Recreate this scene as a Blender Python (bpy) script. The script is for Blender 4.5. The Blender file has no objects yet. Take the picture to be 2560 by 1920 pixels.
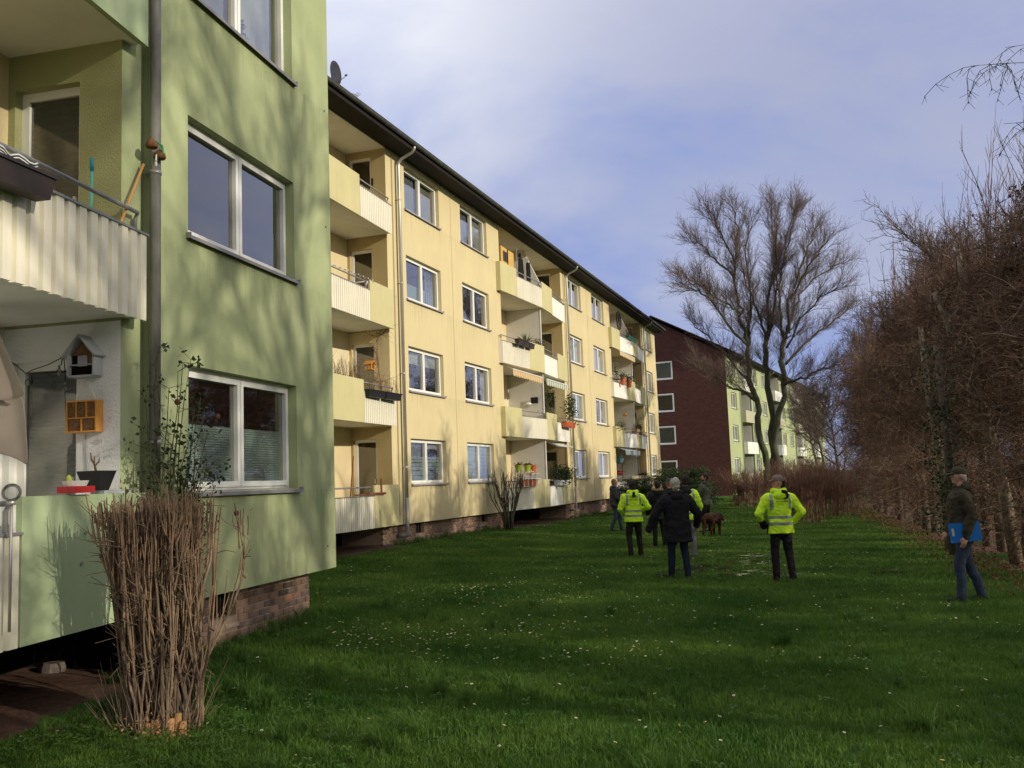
import bpy, math, random
import numpy as np
from math import sin, cos, pi, radians, sqrt, atan2, exp
from mathutils import Vector, Matrix, noise
S = bpy.context.scene
COL = S.collection

# ---------------------------------------------------------------- camera
F_PX, PITCH, ROLL, CAM_H = 2356.27, radians(5.864), radians(-2.140), 1.85
_fw = np.array([0, cos(PITCH), sin(PITCH)])
_r0 = np.array([1.0, 0, 0]); _u0 = np.cross(_r0, _fw)
_r = cos(ROLL) * _r0 + sin(ROLL) * _u0
_u = -sin(ROLL) * _r0 + cos(ROLL) * _u0
cam_data = bpy.data.cameras.new('camera')
cam = bpy.data.objects.new('camera', cam_data); COL.objects.link(cam)
M = Matrix(((_r[0], _u[0], -_fw[0], 0), (_r[1], _u[1], -_fw[1], 0), (_r[2], _u[2], -_fw[2], CAM_H), (0, 0, 0, 1)))
cam.matrix_world = M
cam_data.sensor_width = 36.0
cam_data.lens = 36.0 * F_PX / 2560.0
cam_data.clip_start = 0.1
cam_data.clip_end = 3000
S.camera = cam

# ---------------------------------------------------------------- sun and sky
SUN_EL, SUN_AZ = radians(18.0), radians(-32.0)        # azimuth measured from +X
SDIR = Vector((cos(SUN_EL) * cos(SUN_AZ), cos(SUN_EL) * sin(SUN_AZ), sin(SUN_EL)))
sl = bpy.data.lights.new('sun', 'SUN'); sl.energy = 2.9; sl.angle = radians(0.6); sl.color = (1.0, 0.90, 0.72)
so = bpy.data.objects.new('sun', sl); COL.objects.link(so)
so.rotation_euler = (-SDIR).to_track_quat('-Z', 'Y').to_euler()
so.location = (30, -20, 30)

S.view_settings.view_transform = 'Standard'
S.view_settings.look = 'None'
S.view_settings.exposure = 0.3
S.view_settings.gamma = 1.0
S.view_settings.use_curve_mapping = False
S.render.engine = 'CYCLES'
S.cycles.max_bounces = 6
S.cycles.diffuse_bounces = 3
S.cycles.glossy_bounces = 3
S.cycles.transmission_bounces = 4
S.cycles.transparent_max_bounces = 12
S.cycles.use_denoising = True
S.cycles.caustics_reflective = False
S.cycles.caustics_refractive = False

W = bpy.data.worlds.new('World'); S.world = W; W.use_nodes = True
wt = W.node_tree; wt.nodes.clear()
def wn(t, **k):
    n = wt.nodes.new(t)
    for a, b in k.items(): setattr(n, a, b)
    return n
def wl(a, b): wt.links.new(a, b)
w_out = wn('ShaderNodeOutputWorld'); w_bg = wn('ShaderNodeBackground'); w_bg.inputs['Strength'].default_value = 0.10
sky = wn('ShaderNodeTexSky', sky_type='NISHITA', sun_disc=False)
sky.sun_elevation = SUN_EL; sky.sun_rotation = radians(90) - SUN_AZ
sky.air_density = 1.2; sky.dust_density = 1.0; sky.ozone_density = 2.5
tc = wn('ShaderNodeTexCoord')
# cloud layer: soft stretched noise on the sky dome, colours multiplied by 10 because of strength 0.1
mp = wn('ShaderNodeMapping'); mp.inputs['Scale'].default_value = (1.0, 1.0, 2.2); mp.inputs['Location'].default_value = (0.35, 0.1, 0.2)
wl(tc.outputs['Generated'], mp.inputs['Vector'])
nz = wn('ShaderNodeTexNoise'); nz.inputs['Scale'].default_value = 2.6; nz.inputs['Detail'].default_value = 5; nz.inputs['Roughness'].default_value = 0.54; nz.inputs['Distortion'].default_value = 0.35
wl(mp.outputs['Vector'], nz.inputs['Vector'])
r1 = wn('ShaderNodeValToRGB')
e = r1.color_ramp.elements
e[0].position = 0.42; e[0].color = (2.35, 3.0, 5.9, 1)
e[1].position = 0.61; e[1].color = (4.1, 4.35, 5.9, 1)
m1 = r1.color_ramp.elements.new(0.5); m1.color = (3.1, 3.55, 5.8, 1)
wl(nz.outputs['Fac'], r1.inputs['Fac'])
# a bright cloud bank towards the upper left, extended overhead to raise ambient light
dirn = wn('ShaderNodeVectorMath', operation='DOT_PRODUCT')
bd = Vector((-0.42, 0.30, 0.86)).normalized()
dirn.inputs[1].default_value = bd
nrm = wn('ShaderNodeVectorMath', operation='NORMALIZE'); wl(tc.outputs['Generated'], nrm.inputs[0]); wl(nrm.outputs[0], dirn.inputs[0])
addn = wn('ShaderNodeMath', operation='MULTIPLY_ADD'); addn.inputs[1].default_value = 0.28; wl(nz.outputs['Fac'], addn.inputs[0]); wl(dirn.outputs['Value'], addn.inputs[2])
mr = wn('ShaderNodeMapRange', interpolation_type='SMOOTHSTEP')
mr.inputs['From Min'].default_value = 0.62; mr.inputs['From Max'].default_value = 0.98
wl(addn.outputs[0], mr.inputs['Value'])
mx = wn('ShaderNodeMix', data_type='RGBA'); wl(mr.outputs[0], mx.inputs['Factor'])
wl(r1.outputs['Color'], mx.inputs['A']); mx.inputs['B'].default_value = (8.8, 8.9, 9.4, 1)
# a grey cloud bank right of it
dg = wn('ShaderNodeVectorMath', operation='DOT_PRODUCT'); dg.inputs[1].default_value = Vector((0.30, 0.86, 0.42)).normalized(); wl(nrm.outputs[0], dg.inputs[0])
ag = wn('ShaderNodeMath', operation='MULTIPLY_ADD'); ag.inputs[1].default_value = 0.22; wl(nz.outputs['Fac'], ag.inputs[0]); wl(dg.outputs['Value'], ag.inputs[2])
mg = wn('ShaderNodeMapRange', interpolation_type='SMOOTHSTEP'); mg.inputs['From Min'].default_value = 1.06; mg.inputs['From Max'].default_value = 1.15; mg.inputs['To Max'].default_value = 0.6
wl(ag.outputs[0], mg.inputs['Value'])
mxg = wn('ShaderNodeMix', data_type='RGBA'); wl(mg.outputs[0], mxg.inputs['Factor']); wl(mx.outputs['Result'], mxg.inputs['A']); mxg.inputs['B'].default_value = (3.2, 3.4, 5.0, 1)
mx2 = wn('ShaderNodeMix', data_type='RGBA'); mx2.inputs['Factor'].default_value = 0.88
wl(sky.outputs['Color'], mx2.inputs['A']); wl(mxg.outputs['Result'], mx2.inputs['B'])
# brightening added on the unseen sun side of the sky to lift ambient light
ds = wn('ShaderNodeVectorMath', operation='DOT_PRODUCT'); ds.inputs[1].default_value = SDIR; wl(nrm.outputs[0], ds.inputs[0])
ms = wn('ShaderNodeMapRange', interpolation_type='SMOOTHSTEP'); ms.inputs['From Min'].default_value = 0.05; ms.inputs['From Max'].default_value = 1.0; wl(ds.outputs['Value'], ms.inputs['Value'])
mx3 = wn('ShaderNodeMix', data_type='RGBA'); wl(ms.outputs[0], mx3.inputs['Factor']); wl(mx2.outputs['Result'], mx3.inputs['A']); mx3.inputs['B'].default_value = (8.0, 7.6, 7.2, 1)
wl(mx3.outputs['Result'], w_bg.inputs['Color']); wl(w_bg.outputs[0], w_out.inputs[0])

# ---------------------------------------------------------------- materials
MATS = {}
def mat(name, color, rough=0.8, metal=0.0, var=0.0, vscale=3.0, bump=0.0, bscale=60.0, spec=0.22, streak=0.0, randv=0.0, hue2=None, transl=0.0, sheen=0.0, stretch=None, stain=0.0):
    if name in MATS: return MATS[name]
    m = bpy.data.materials.new(name); m.use_nodes = True
    nt = m.node_tree; b = nt.nodes['Principled BSDF']
    b.inputs['Base Color'].default_value = (*color, 1)
    b.inputs['Roughness'].default_value = rough
    b.inputs['Metallic'].default_value = metal
    b.inputs['Specular IOR Level'].default_value = spec
    N = nt.nodes.new; L = nt.links.new
    src = None
    tcn = N('ShaderNodeTexCoord')
    if var > 0 or hue2 or streak or randv:
        n1 = N('ShaderNodeTexNoise'); n1.inputs['Scale'].default_value = vscale; n1.inputs['Detail'].default_value = 6; n1.inputs['Roughness'].default_value = 0.6
        if stretch:
            mpn = N('ShaderNodeMapping'); mpn.inputs['Scale'].default_value = stretch; L(tcn.outputs['Object'], mpn.inputs['Vector']); L(mpn.outputs[0], n1.inputs['Vector'])
        else: L(tcn.outputs['Object'], n1.inputs['Vector'])
        rp = N('ShaderNodeValToRGB'); c2 = hue2 or color
        rp.color_ramp.elements[0].position = 0.3; rp.color_ramp.elements[1].position = 0.7
        rp.color_ramp.elements[0].color = (*[max(0, c * (1 - var)) for c in color], 1)
        rp.color_ramp.elements[1].color = (*[min(1, c * (1 + var)) for c in c2], 1)
        L(n1.outputs['Fac'], rp.inputs['Fac']); src = rp.outputs['Color']
        if streak > 0:
            mp2 = N('ShaderNodeMapping'); mp2.inputs['Scale'].default_value = (5, 5, 0.35)
            n2 = N('ShaderNodeTexNoise'); n2.inputs['Scale'].default_value = 1.6; n2.inputs['Detail'].default_value = 8; n2.inputs['Roughness'].default_value = 0.65
            L(tcn.outputs['Object'], mp2.inputs['Vector']); L(mp2.outputs[0], n2.inputs['Vector'])
            rr = N('ShaderNodeMapRange'); rr.inputs['From Min'].default_value = 0.45; rr.inputs['From Max'].default_value = 0.8; rr.inputs['To Min'].default_value = 1.0; rr.inputs['To Max'].default_value = 1 - streak
            L(n2.outputs['Fac'], rr.inputs['Value'])
            mm = N('ShaderNodeMix'); mm.data_type = 'RGBA'; mm.blend_type = 'MULTIPLY'; mm.inputs['Factor'].default_value = 1
            L(src, mm.inputs['A']); L(rr.outputs[0], mm.inputs['B']); src = mm.outputs['Result']
        if stain > 0:      # rain dirt running down below the window sills and grime along the foot of the wall
            sx_ = N('ShaderNodeSeparateXYZ'); L(tcn.outputs['Object'], sx_.inputs[0])
            fr = N('ShaderNodeMath'); fr.operation = 'MULTIPLY_ADD'; fr.inputs[1].default_value = 1 / 2.75; fr.inputs[2].default_value = -1.10 / 2.75; L(sx_.outputs['Z'], fr.inputs[0])
            fc = N('ShaderNodeMath'); fc.operation = 'FRACT'; L(fr.outputs[0], fc.inputs[0])
            rc1 = N('ShaderNodeValToRGB'); el = rc1.color_ramp.elements; el[0].position = 0.0; el[0].color = (0, 0, 0, 1); el[1].position = 0.268; el[1].color = (1, 1, 1, 1); q_ = el.new(0.272); q_.color = (0, 0, 0, 1)
            L(fc.outputs[0], rc1.inputs['Fac'])
            mp3 = N('ShaderNodeMapping'); mp3.inputs['Scale'].default_value = (3, 7, 0.5); n3 = N('ShaderNodeTexNoise'); n3.inputs['Scale'].default_value = 1.2; n3.inputs['Detail'].default_value = 7; n3.inputs['Roughness'].default_value = .7; L(tcn.outputs['Object'], mp3.inputs['Vector']); L(mp3.outputs[0], n3.inputs['Vector'])
            r3 = N('ShaderNodeMapRange'); r3.inputs['From Min'].default_value = .44; r3.inputs['From Max'].default_value = .66; L(n3.outputs['Fac'], r3.inputs['Value'])
            k1 = N('ShaderNodeMath'); k1.operation = 'MULTIPLY'; L(rc1.outputs['Color'], k1.inputs[0]); L(r3.outputs[0], k1.inputs[1])
            zf = N('ShaderNodeMapRange'); zf.inputs['From Min'].default_value = 2.0; zf.inputs['From Max'].default_value = 0.7; L(sx_.outputs['Z'], zf.inputs['Value'])
            n4 = N('ShaderNodeTexNoise'); n4.inputs['Scale'].default_value = 1.7; n4.inputs['Detail'].default_value = 8; n4.inputs['Roughness'].default_value = .7; L(tcn.outputs['Object'], n4.inputs['Vector'])
            k2 = N('ShaderNodeMath'); k2.operation = 'MULTIPLY'; L(zf.outputs[0], k2.inputs[0]); L(n4.outputs['Fac'], k2.inputs[1])
            k3 = N('ShaderNodeMath'); k3.operation = 'MULTIPLY_ADD'; k3.inputs[1].default_value = .9; k3.use_clamp = True; L(k2.outputs[0], k3.inputs[0]); L(k1.outputs[0], k3.inputs[2])
            k4 = N('ShaderNodeMath'); k4.operation = 'MULTIPLY'; k4.inputs[1].default_value = stain; L(k3.outputs[0], k4.inputs[0])
            mdx = N('ShaderNodeMix'); mdx.data_type = 'RGBA'; L(k4.outputs[0], mdx.inputs['Factor']); L(src, mdx.inputs['A']); mdx.inputs['B'].default_value = (.13, .13, .07, 1); src = mdx.outputs['Result']
        if randv > 0:
            oi = N('ShaderNodeObjectInfo'); hs = N('ShaderNodeHueSaturation')
            m3 = N('ShaderNodeMapRange'); m3.inputs['To Min'].default_value = 1 - randv; m3.inputs['To Max'].default_value = 1 + randv
            L(oi.outputs['Random'], m3.inputs['Value']); L(m3.outputs[0], hs.inputs['Value']); L(src, hs.inputs['Color']); src = hs.outputs['Color']
        L(src, b.inputs['Base Color'])
    if bump > 0:
        nb = N('ShaderNodeTexNoise'); nb.inputs['Scale'].default_value = bscale; nb.inputs['Detail'].default_value = 4
        L(tcn.outputs['Object'], nb.inputs['Vector'])
        bp = N('ShaderNodeBump'); bp.inputs['Strength'].default_value = bump; bp.inputs['Distance'].default_value = 0.01
        L(nb.outputs['Fac'], bp.inputs['Height']); L(bp.outputs[0], b.inputs['Normal'])
    if transl > 0:
        tr = N('ShaderNodeBsdfTranslucent'); mixs = N('ShaderNodeMixShader'); mixs.inputs[0].default_value = transl
        if src: L(src, tr.inputs['Color'])
        else: tr.inputs['Color'].default_value = (*color, 1)
        L(b.outputs[0], mixs.inputs[1]); L(tr.outputs[0], mixs.inputs[2]); L(mixs.outputs[0], nt.nodes['Material Output'].inputs[0])
    MATS[name] = m
    return m

def glass_mat(name='window_glass', tint=(0.75, 0.8, 0.78), boost=2.2):
    m = bpy.data.materials.new(name); m.use_nodes = True; nt = m.node_tree; nt.nodes.clear()
    N = nt.nodes.new; L = nt.links.new
    o = N('ShaderNodeOutputMaterial'); mix = N('ShaderNodeMixShader'); t = N('ShaderNodeBsdfTransparent'); g = N('ShaderNodeBsdfGlossy')
    t.inputs['Color'].default_value = (*tint, 1); g.inputs['Roughness'].default_value = 0.015; g.inputs['Color'].default_value = (1, 0.97, 0.90, 1)
    f = N('ShaderNodeFresnel'); f.inputs['IOR'].default_value = 1.5
    mu = N('ShaderNodeMath'); mu.operation = 'MULTIPLY'; mu.use_clamp = True; mu.inputs[1].default_value = boost
    nb = N('ShaderNodeTexNoise'); nb.inputs['Scale'].default_value = 1.3; bp = N('ShaderNodeBump'); bp.inputs['Strength'].default_value = 0.12; bp.inputs['Distance'].default_value = 0.03
    tcn = N('ShaderNodeTexCoord'); L(tcn.outputs['Object'], nb.inputs['Vector']); L(nb.outputs['Fac'], bp.inputs['Height']); L(bp.outputs[0], g.inputs['Normal'])
    L(f.outputs[0], mu.inputs[0]); L(mu.outputs[0], mix.inputs[0]); L(t.outputs[0], mix.inputs[1]); L(g.outputs[0], mix.inputs[2]); L(mix.outputs[0], o.inputs[0])
    return m
GLASS = glass_mat(boost=3.4)
GLASS_CLEAR = glass_mat('clear_glass', (0.9, 0.93, 0.92), 1.5)

M_GREEN = mat('green_render', (0.345, 0.395, 0.215), 0.92, var=0.09, vscale=0.8, bump=0.35, bscale=90, streak=0.07, hue2=(0.385, 0.43, 0.235), spec=0.2, stain=.32)
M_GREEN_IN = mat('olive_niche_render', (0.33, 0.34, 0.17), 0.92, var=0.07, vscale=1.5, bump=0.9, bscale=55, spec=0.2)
M_GREEN_PANEL = mat('green_parapet_paint', (0.36, 0.44, 0.26), 0.75, var=0.05, vscale=1.2, streak=0.08, bump=0.08, bscale=40, spec=0.3)
M_YELLOW = mat('yellow_render', (0.63, 0.535, 0.31), 0.92, var=0.05, vscale=0.7, bump=0.3, bscale=80, streak=0.08, spec=0.2, stain=.26)
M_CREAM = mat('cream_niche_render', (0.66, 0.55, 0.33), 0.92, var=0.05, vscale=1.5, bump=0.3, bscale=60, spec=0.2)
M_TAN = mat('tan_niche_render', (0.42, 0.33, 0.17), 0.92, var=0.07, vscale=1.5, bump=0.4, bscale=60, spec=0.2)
M_WHITE_WALL = mat('white_niche_render', (0.78, 0.78, 0.76), 0.92, var=0.04, vscale=2, bump=0.9, bscale=45, spec=0.2)
M_BEIGE_PANEL = mat('beige_parapet_paint', (0.56, 0.51, 0.27), 0.75, var=0.05, vscale=1.2, streak=0.10, spec=0.3)
M_CEIL = mat('soffit_paint', (0.78, 0.77, 0.70), 0.9, var=0.08, vscale=1.5, bump=0.1)
M_CORR = mat('cream_corrugated_sheet', (0.78, 0.74, 0.60), 0.5, var=0.05, vscale=1.0, streak=0.14)
M_CORR_WHITE = mat('white_sheet', (0.82, 0.80, 0.72), 0.5, var=0.04, vscale=1.0, streak=0.10)
M_PVC = mat('white_pvc', (0.80, 0.80, 0.76), 0.35)
M_SILL = mat('grey_aluminium_sill', (0.30, 0.28, 0.29), 0.5, metal=0.3, var=0.1)
M_ZINC = mat('weathered_zinc', (0.30, 0.295, 0.29), 0.40, metal=0.35, var=0.35, vscale=7, stretch=(1, 1, 0.25))
M_ZINC_BRIGHT = mat('bright_zinc', (0.50, 0.48, 0.44), 0.38, metal=0.6, var=0.2, vscale=5, stretch=(1, 1, 0.2))
M_RAIL = mat('grey_rail_paint', (0.25, 0.25, 0.25), 0.5, metal=0.3, var=0.15, vscale=12)
M_DARK = mat('painted_dark_void', (0.012, 0.010, 0.009), 1.0, spec=0.0)  # near-black colour painting in the shade of recesses and openings
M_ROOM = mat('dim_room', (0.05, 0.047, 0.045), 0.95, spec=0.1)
M_EAVE = mat('dark_stained_wood', (0.018, 0.014, 0.012), 0.75, var=0.3, vscale=4, stretch=(8, 0.5, 8))
M_GUTTER = mat('mossy_gutter', (0.10, 0.105, 0.10), 0.6, metal=0.3, var=0.4, vscale=5)
M_ROOF = mat('dark_roof_tiles', (0.05, 0.035, 0.03), 0.8, var=0.3, vscale=10, bump=0.5, bscale=20)
M_MORTAR = mat('pale_mortar', (0.34, 0.25, 0.19), 0.95, var=0.15, vscale=8, bump=0.5, bscale=60)
M_BRICKS = [mat('brick_%d_tone' % i, c, 0.85, var=0.25, vscale=9, bump=0.5, bscale=70, randv=0.18) for i, c in enumerate(
    [(0.24, 0.155, 0.115), (0.19, 0.125, 0.10), (0.30, 0.185, 0.125), (0.115, 0.088, 0.082), (0.36, 0.20, 0.11), (0.22, 0.155, 0.13)])]
M_CONCRETE = mat('stained_concrete', (0.36, 0.27, 0.20), 0.9, var=0.2, vscale=4, bump=0.4, bscale=40)
M_BARK = mat('grey_brown_bark', (0.085, 0.070, 0.052), 0.9, var=0.35, vscale=6, bump=0.6, bscale=30, hue2=(0.10, 0.095, 0.06))
M_TWIG = mat('reddish_twigs', (0.13, 0.095, 0.078), 0.85, var=0.3, vscale=4)
M_HTWIG = mat('hedge_twigs', (0.135, 0.070, 0.048), 0.85, var=0.6, vscale=1.6, hue2=(0.15, 0.095, 0.065))
M_HTWIG2 = mat('hedge_twigs_pale', (0.34, 0.25, 0.18), 0.8, var=0.4, vscale=3)
M_HBARK = mat('hornbeam_bark', (0.13, 0.10, 0.075), 0.9, var=0.5, vscale=5, bump=0.6, bscale=20)
M_HLEAF = mat('withered_brown_leaves', (0.16, 0.075, 0.038), 0.8, var=0.45, vscale=6, transl=0.3)
M_IVY = mat('dark_ivy_leaves', (0.03, 0.05, 0.02), 0.5, var=0.4, vscale=6, transl=0.15)
M_REDTWIG = mat('red_dogwood_stems', (0.16, 0.085, 0.06), 0.8, var=0.4, vscale=4)
M_CUT = mat('tan_shrub_bark', (0.150, 0.108, 0.073), 0.88, var=0.6, vscale=9, bump=.8, bscale=70, randv=.28, stretch=(1, 1, 0.3))
M_CUT2 = mat('tan_young_stems', (0.215, 0.142, 0.090), 0.8, var=0.3, vscale=10)
M_CHIP = mat('fresh_bark_chips', (0.36, 0.20, 0.09), 0.9, var=0.4, vscale=30)
M_YEW = mat('yew_needles', (0.040, 0.066, 0.024), 0.7, var=0.5, vscale=2.5, transl=0.1)
M_SOIL = mat('red_brown_soil', (0.09, 0.05, 0.033), 0.95, var=0.45, vscale=9, bump=0.9, bscale=25)
M_LITTER = mat('brown_leaf_litter', (0.12, 0.07, 0.045), 0.95, var=0.5, vscale=14, bump=0.9, bscale=35)

# ---------------------------------------------------------------- mesh helpers
class MB:
    def __init__(s): s.v = []; s.f = []; s.m = []
    def poly(s, pts, mi=0):
        b = len(s.v); s.v += [tuple(p) for p in pts]; s.f.append(tuple(range(b, b + len(pts)))); s.m.append(mi)
    def box(s, x0, x1, y0, y1, z0, z1, mi=0):
        if x0 > x1: x0, x1 = x1, x0
        if y0 > y1: y0, y1 = y1, y0
        if z0 > z1: z0, z1 = z1, z0
        b = len(s.v)
        s.v += [(x0, y0, z0), (x1, y0, z0), (x1, y1, z0), (x0, y1, z0), (x0, y0, z1), (x1, y0, z1), (x1, y1, z1), (x0, y1, z1)]
        for q in ((0, 3, 2, 1), (4, 5, 6, 7), (0, 1, 5, 4), (1, 2, 6, 5), (2, 3, 7, 6), (3, 0, 4, 7)):
            s.f.append(tuple(b + i for i in q)); s.m.append(mi)
    def obox(s, c, ax, ay, az, hx, hy, hz, mi=0):
        c = Vector(c); b = len(s.v)
        for dz in (-1, 1):
            for dx, dy in ((-1, -1), (1, -1), (1, 1), (-1, 1)):
                s.v.append(tuple(c + Vector(ax) * hx * dx + Vector(ay) * hy * dy + Vector(az) * hz * dz))
        for q in ((0, 3, 2, 1), (4, 5, 6, 7), (0, 1, 5, 4), (1, 2, 6, 5), (2, 3, 7, 6), (3, 0, 4, 7)):
            s.f.append(tuple(b + i for i in q)); s.m.append(mi)
    def prism(s, pts2, z0, z1, mi=0, mi_bottom=None):
        b = len(s.v); n = len(pts2)
        s.v += [(p[0], p[1], z0) for p in pts2] + [(p[0], p[1], z1) for p in pts2]
        s.f.append(tuple(b + i for i in range(n - 1, -1, -1))); s.m.append(mi if mi_bottom is None else mi_bottom)
        s.f.append(tuple(b + n + i for i in range(n))); s.m.append(mi)
        for i in range(n):
            j = (i + 1) % n; s.f.append((b + i, b + j, b + n + j, b + n + i)); s.m.append(mi)
    def tube(s, pts, rads, n=8, mi=0, cap=True):
        pts = [Vector(p) for p in pts]
        if not isinstance(rads, (list, tuple)): rads = [rads] * len(pts)
        b = len(s.v); ref = None
        for i, p in enumerate(pts):
            t = (pts[min(i + 1, len(pts) - 1)] - pts[max(i - 1, 0)])
            if t.length < 1e-9: t = Vector((0, 0, 1))
            t.normalize()
            if ref is None: ref = Vector((1, 0, 0)) if abs(t.x) < 0.8 else Vector((0, 1, 0))
            u = ref - t * ref.dot(t)
            if u.length < 1e-6: u = t.orthogonal()
            u.normalize(); ref = u; w = t.cross(u)
            for k in range(n):
                a = 2 * pi * k / n; s.v.append(tuple(p + (u * cos(a) + w * sin(a)) * rads[i]))
        for i in range(len(pts) - 1):
            for k in range(n):
                k2 = (k + 1) % n
                s.f.append((b + i * n + k, b + i * n + k2, b + (i + 1) * n + k2, b + (i + 1) * n + k)); s.m.append(mi)
        if cap:
            s.f.append(tuple(b + k for k in range(n - 1, -1, -1))); s.m.append(mi)
            e = b + (len(pts) - 1) * n; s.f.append(tuple(e + k for k in range(n))); s.m.append(mi)
    def ellipsoid(s, c, r, nu=12, nv=8, mi=0):
        b = len(s.v); c = Vector(c)
        s.v.append((c.x, c.y, c.z - r[2]))
        for j in range(1, nv):
            th = -pi / 2 + pi * j / nv
            for i in range(nu):
                a = 2 * pi * i / nu; s.v.append((c.x + r[0] * cos(th) * cos(a), c.y + r[1] * cos(th) * sin(a), c.z + r[2] * sin(th)))
        s.v.append((c.x, c.y, c.z + r[2])); top = len(s.v) - 1
        for i in range(nu):
            s.f.append((b, b + 1 + (i + 1) % nu, b + 1 + i)); s.m.append(mi)
        for j in range(nv - 2):
            for i in range(nu):
                i2 = (i + 1) % nu; q = b + 1 + j * nu
                s.f.append((q + i, q + i2, q + nu + i2, q + nu + i)); s.m.append(mi)
        q = b + 1 + (nv - 2) * nu
        for i in range(nu): s.f.append((q + i, q + (i + 1) % nu, top)); s.m.append(mi)
    def mesh(s, name, mats, smooth=False):
        me = bpy.data.meshes.new(name); me.from_pydata(s.v, [], s.f)
        for m_ in (mats if isinstance(mats, (list, tuple)) else [mats]): me.materials.append(m_)
        me.polygons.foreach_set('material_index', s.m)
        if smooth: me.polygons.foreach_set('use_smooth', [True] * len(s.f))
        me.update(); return me
    def build(s, name, mats, parent=None, loc=(0, 0, 0), smooth=False, rot=None):
        return link(name, s.mesh(name, mats, smooth), parent, loc, rot)
def link(name, me, parent=None, loc=(0, 0, 0), rot=None):
    o = bpy.data.objects.new(name, me); COL.objects.link(o)
    o.location = loc
    if rot is not None: o.rotation_euler = rot
    if parent is not None: o.parent = parent
    return o
def thing(name, label, cat, loc=(0, 0, 0), rotz=0.0, group=None):
    o = bpy.data.objects.new(name, None); COL.objects.link(o); o.empty_display_size = 0.2
    o.location = loc; o.rotation_euler = (0, 0, rotz); o['label'] = label; o['category'] = cat
    if group: o['group'] = group
    return o
def tag(o, label, cat, group=None):
    o['label'] = label; o['category'] = cat
    if group: o['group'] = group
    return o
def setting(o, kind='structure'): o['kind'] = kind; return o

def seg_mesh(name, P0, P1, R0, R1, mats, mi=None, n=3):
    """thousands of tapered n-sided twigs as one mesh, vectorised"""
    P0 = np.asarray(P0, float); P1 = np.asarray(P1, float); R0 = np.asarray(R0, float); R1 = np.asarray(R1, float)
    d = P1 - P0; L_ = np.linalg.norm(d, axis=1, keepdims=True) + 1e-9; d = d / L_
    ref = np.where(np.abs(d[:, 2:3]) < 0.8, np.array([[0, 0, 1.0]]), np.array([[1.0, 0, 0]]))
    u = np.cross(d, ref); u /= np.linalg.norm(u, axis=1, keepdims=True) + 1e-9
    w = np.cross(d, u); K = len(P0)
    V = np.zeros((K, 2 * n, 3))
    for k in range(n):
        a = 2 * pi * k / n; dirv = u * cos(a) + w * sin(a)
        V[:, k] = P0 + dirv * R0[:, None]; V[:, n + k] = P1 + dirv * R1[:, None]
    base = (np.arange(K) * 2 * n)[:, None]
    F = []
    for k in range(n):
        k2 = (k + 1) % n; F.append(np.concatenate([base + k, base + k2, base + n + k2, base + n + k], axis=1))
    F = np.stack(F, axis=1).reshape(-1, 4)
    return quad_mesh(name, V.reshape(-1, 3), F, mats, None if mi is None else np.repeat(np.asarray(mi), n), True)
def quad_mesh(name, V, F, mats, mi=None, smooth=False):
    me = bpy.data.meshes.new(name); nF = len(F); k = F.shape[1]
    me.vertices.add(len(V)); me.vertices.foreach_set('co', np.asarray(V, np.float32).ravel())
    me.loops.add(nF * k); me.loops.foreach_set('vertex_index', F.astype(np.int32).ravel())
    me.polygons.add(nF); me.polygons.foreach_set('loop_start', np.arange(0, nF * k, k, dtype=np.int32))
    for m_ in (mats if isinstance(mats, (list, tuple)) else [mats]): me.materials.append(m_)
    if mi is not None: me.polygons.foreach_set('material_index', np.asarray(mi, np.int32))
    if smooth: me.polygons.foreach_set('use_smooth', np.ones(nF, bool))
    me.update(calc_edges=True); me.validate(); return me
def leaf_mesh(name, C, size, rng, mats, mi=None, aspect=0.6, flat=0.0):
    """small folded leaf quads with random orientation round given centres"""
    C = np.asarray(C, float); K = len(C); size = np.broadcast_to(size, (K,)).astype(float)
    a = rng.normal(size=(K, 3)); a[:, 2] *= (1 - flat); a /= np.linalg.norm(a, axis=1, keepdims=True)
    b = rng.normal(size=(K, 3)); b[:, 2] *= (1 - flat); b -= a * (a * b).sum(1, keepdims=True); b /= np.linalg.norm(b, axis=1, keepdims=True)
    c = np.cross(a, b)
    h = size[:, None]
    V = np.stack([C - a * h * 0.5, C + b * h * aspect * 0.5 + c * h * 0.08, C + a * h * 0.5, C - b * h * aspect * 0.5 + c * h * 0.08], axis=1).reshape(-1, 3)
    F = (np.arange(K) * 4)[:, None] + np.arange(4)[None]
    return quad_mesh(name, V, F, mats, mi)

# ground height: nearly flat lawn, a hand's breadth higher along the two near facades
BG = (-2.573, 13.4753, radians(13.3599)); BY = (-3.0308, 27.6499, radians(19.4714)); BR = (17.664, 77.35, radians(25.5))
def to_local(b, x, y):
    dx, dy = x - b[0], y - b[1]
    return dx * cos(b[2]) - dy * sin(b[2]), dx * sin(b[2]) + dy * cos(b[2])       # (outward, along)
def to_world(b, d, s, z=0.0):
    return Vector((b[0] + s * sin(b[2]) + d * cos(b[2]), b[1] + s * cos(b[2]) - d * sin(b[2]), z))
def gh(x, y):
    h = 0.012 * sin(x * 0.7 + 1.3) * sin(y * 0.45) + 0.01 * sin(x * 1.9 + y * 1.1)
    d, s_ = to_local(BY, x, y)
    h += 0.17 * exp(-max(0, d) ** 2 / 9.0) * exp(-((max(0.0, s_ - 0)) / 14.0) ** 2)
    d, s_ = to_local(BG, x, y)
    if s_ < 6: h += 0.09 * exp(-max(0, d) ** 2 / 3.0) * exp(-max(0.0, s_) ** 2 / 9)
    return h
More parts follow.
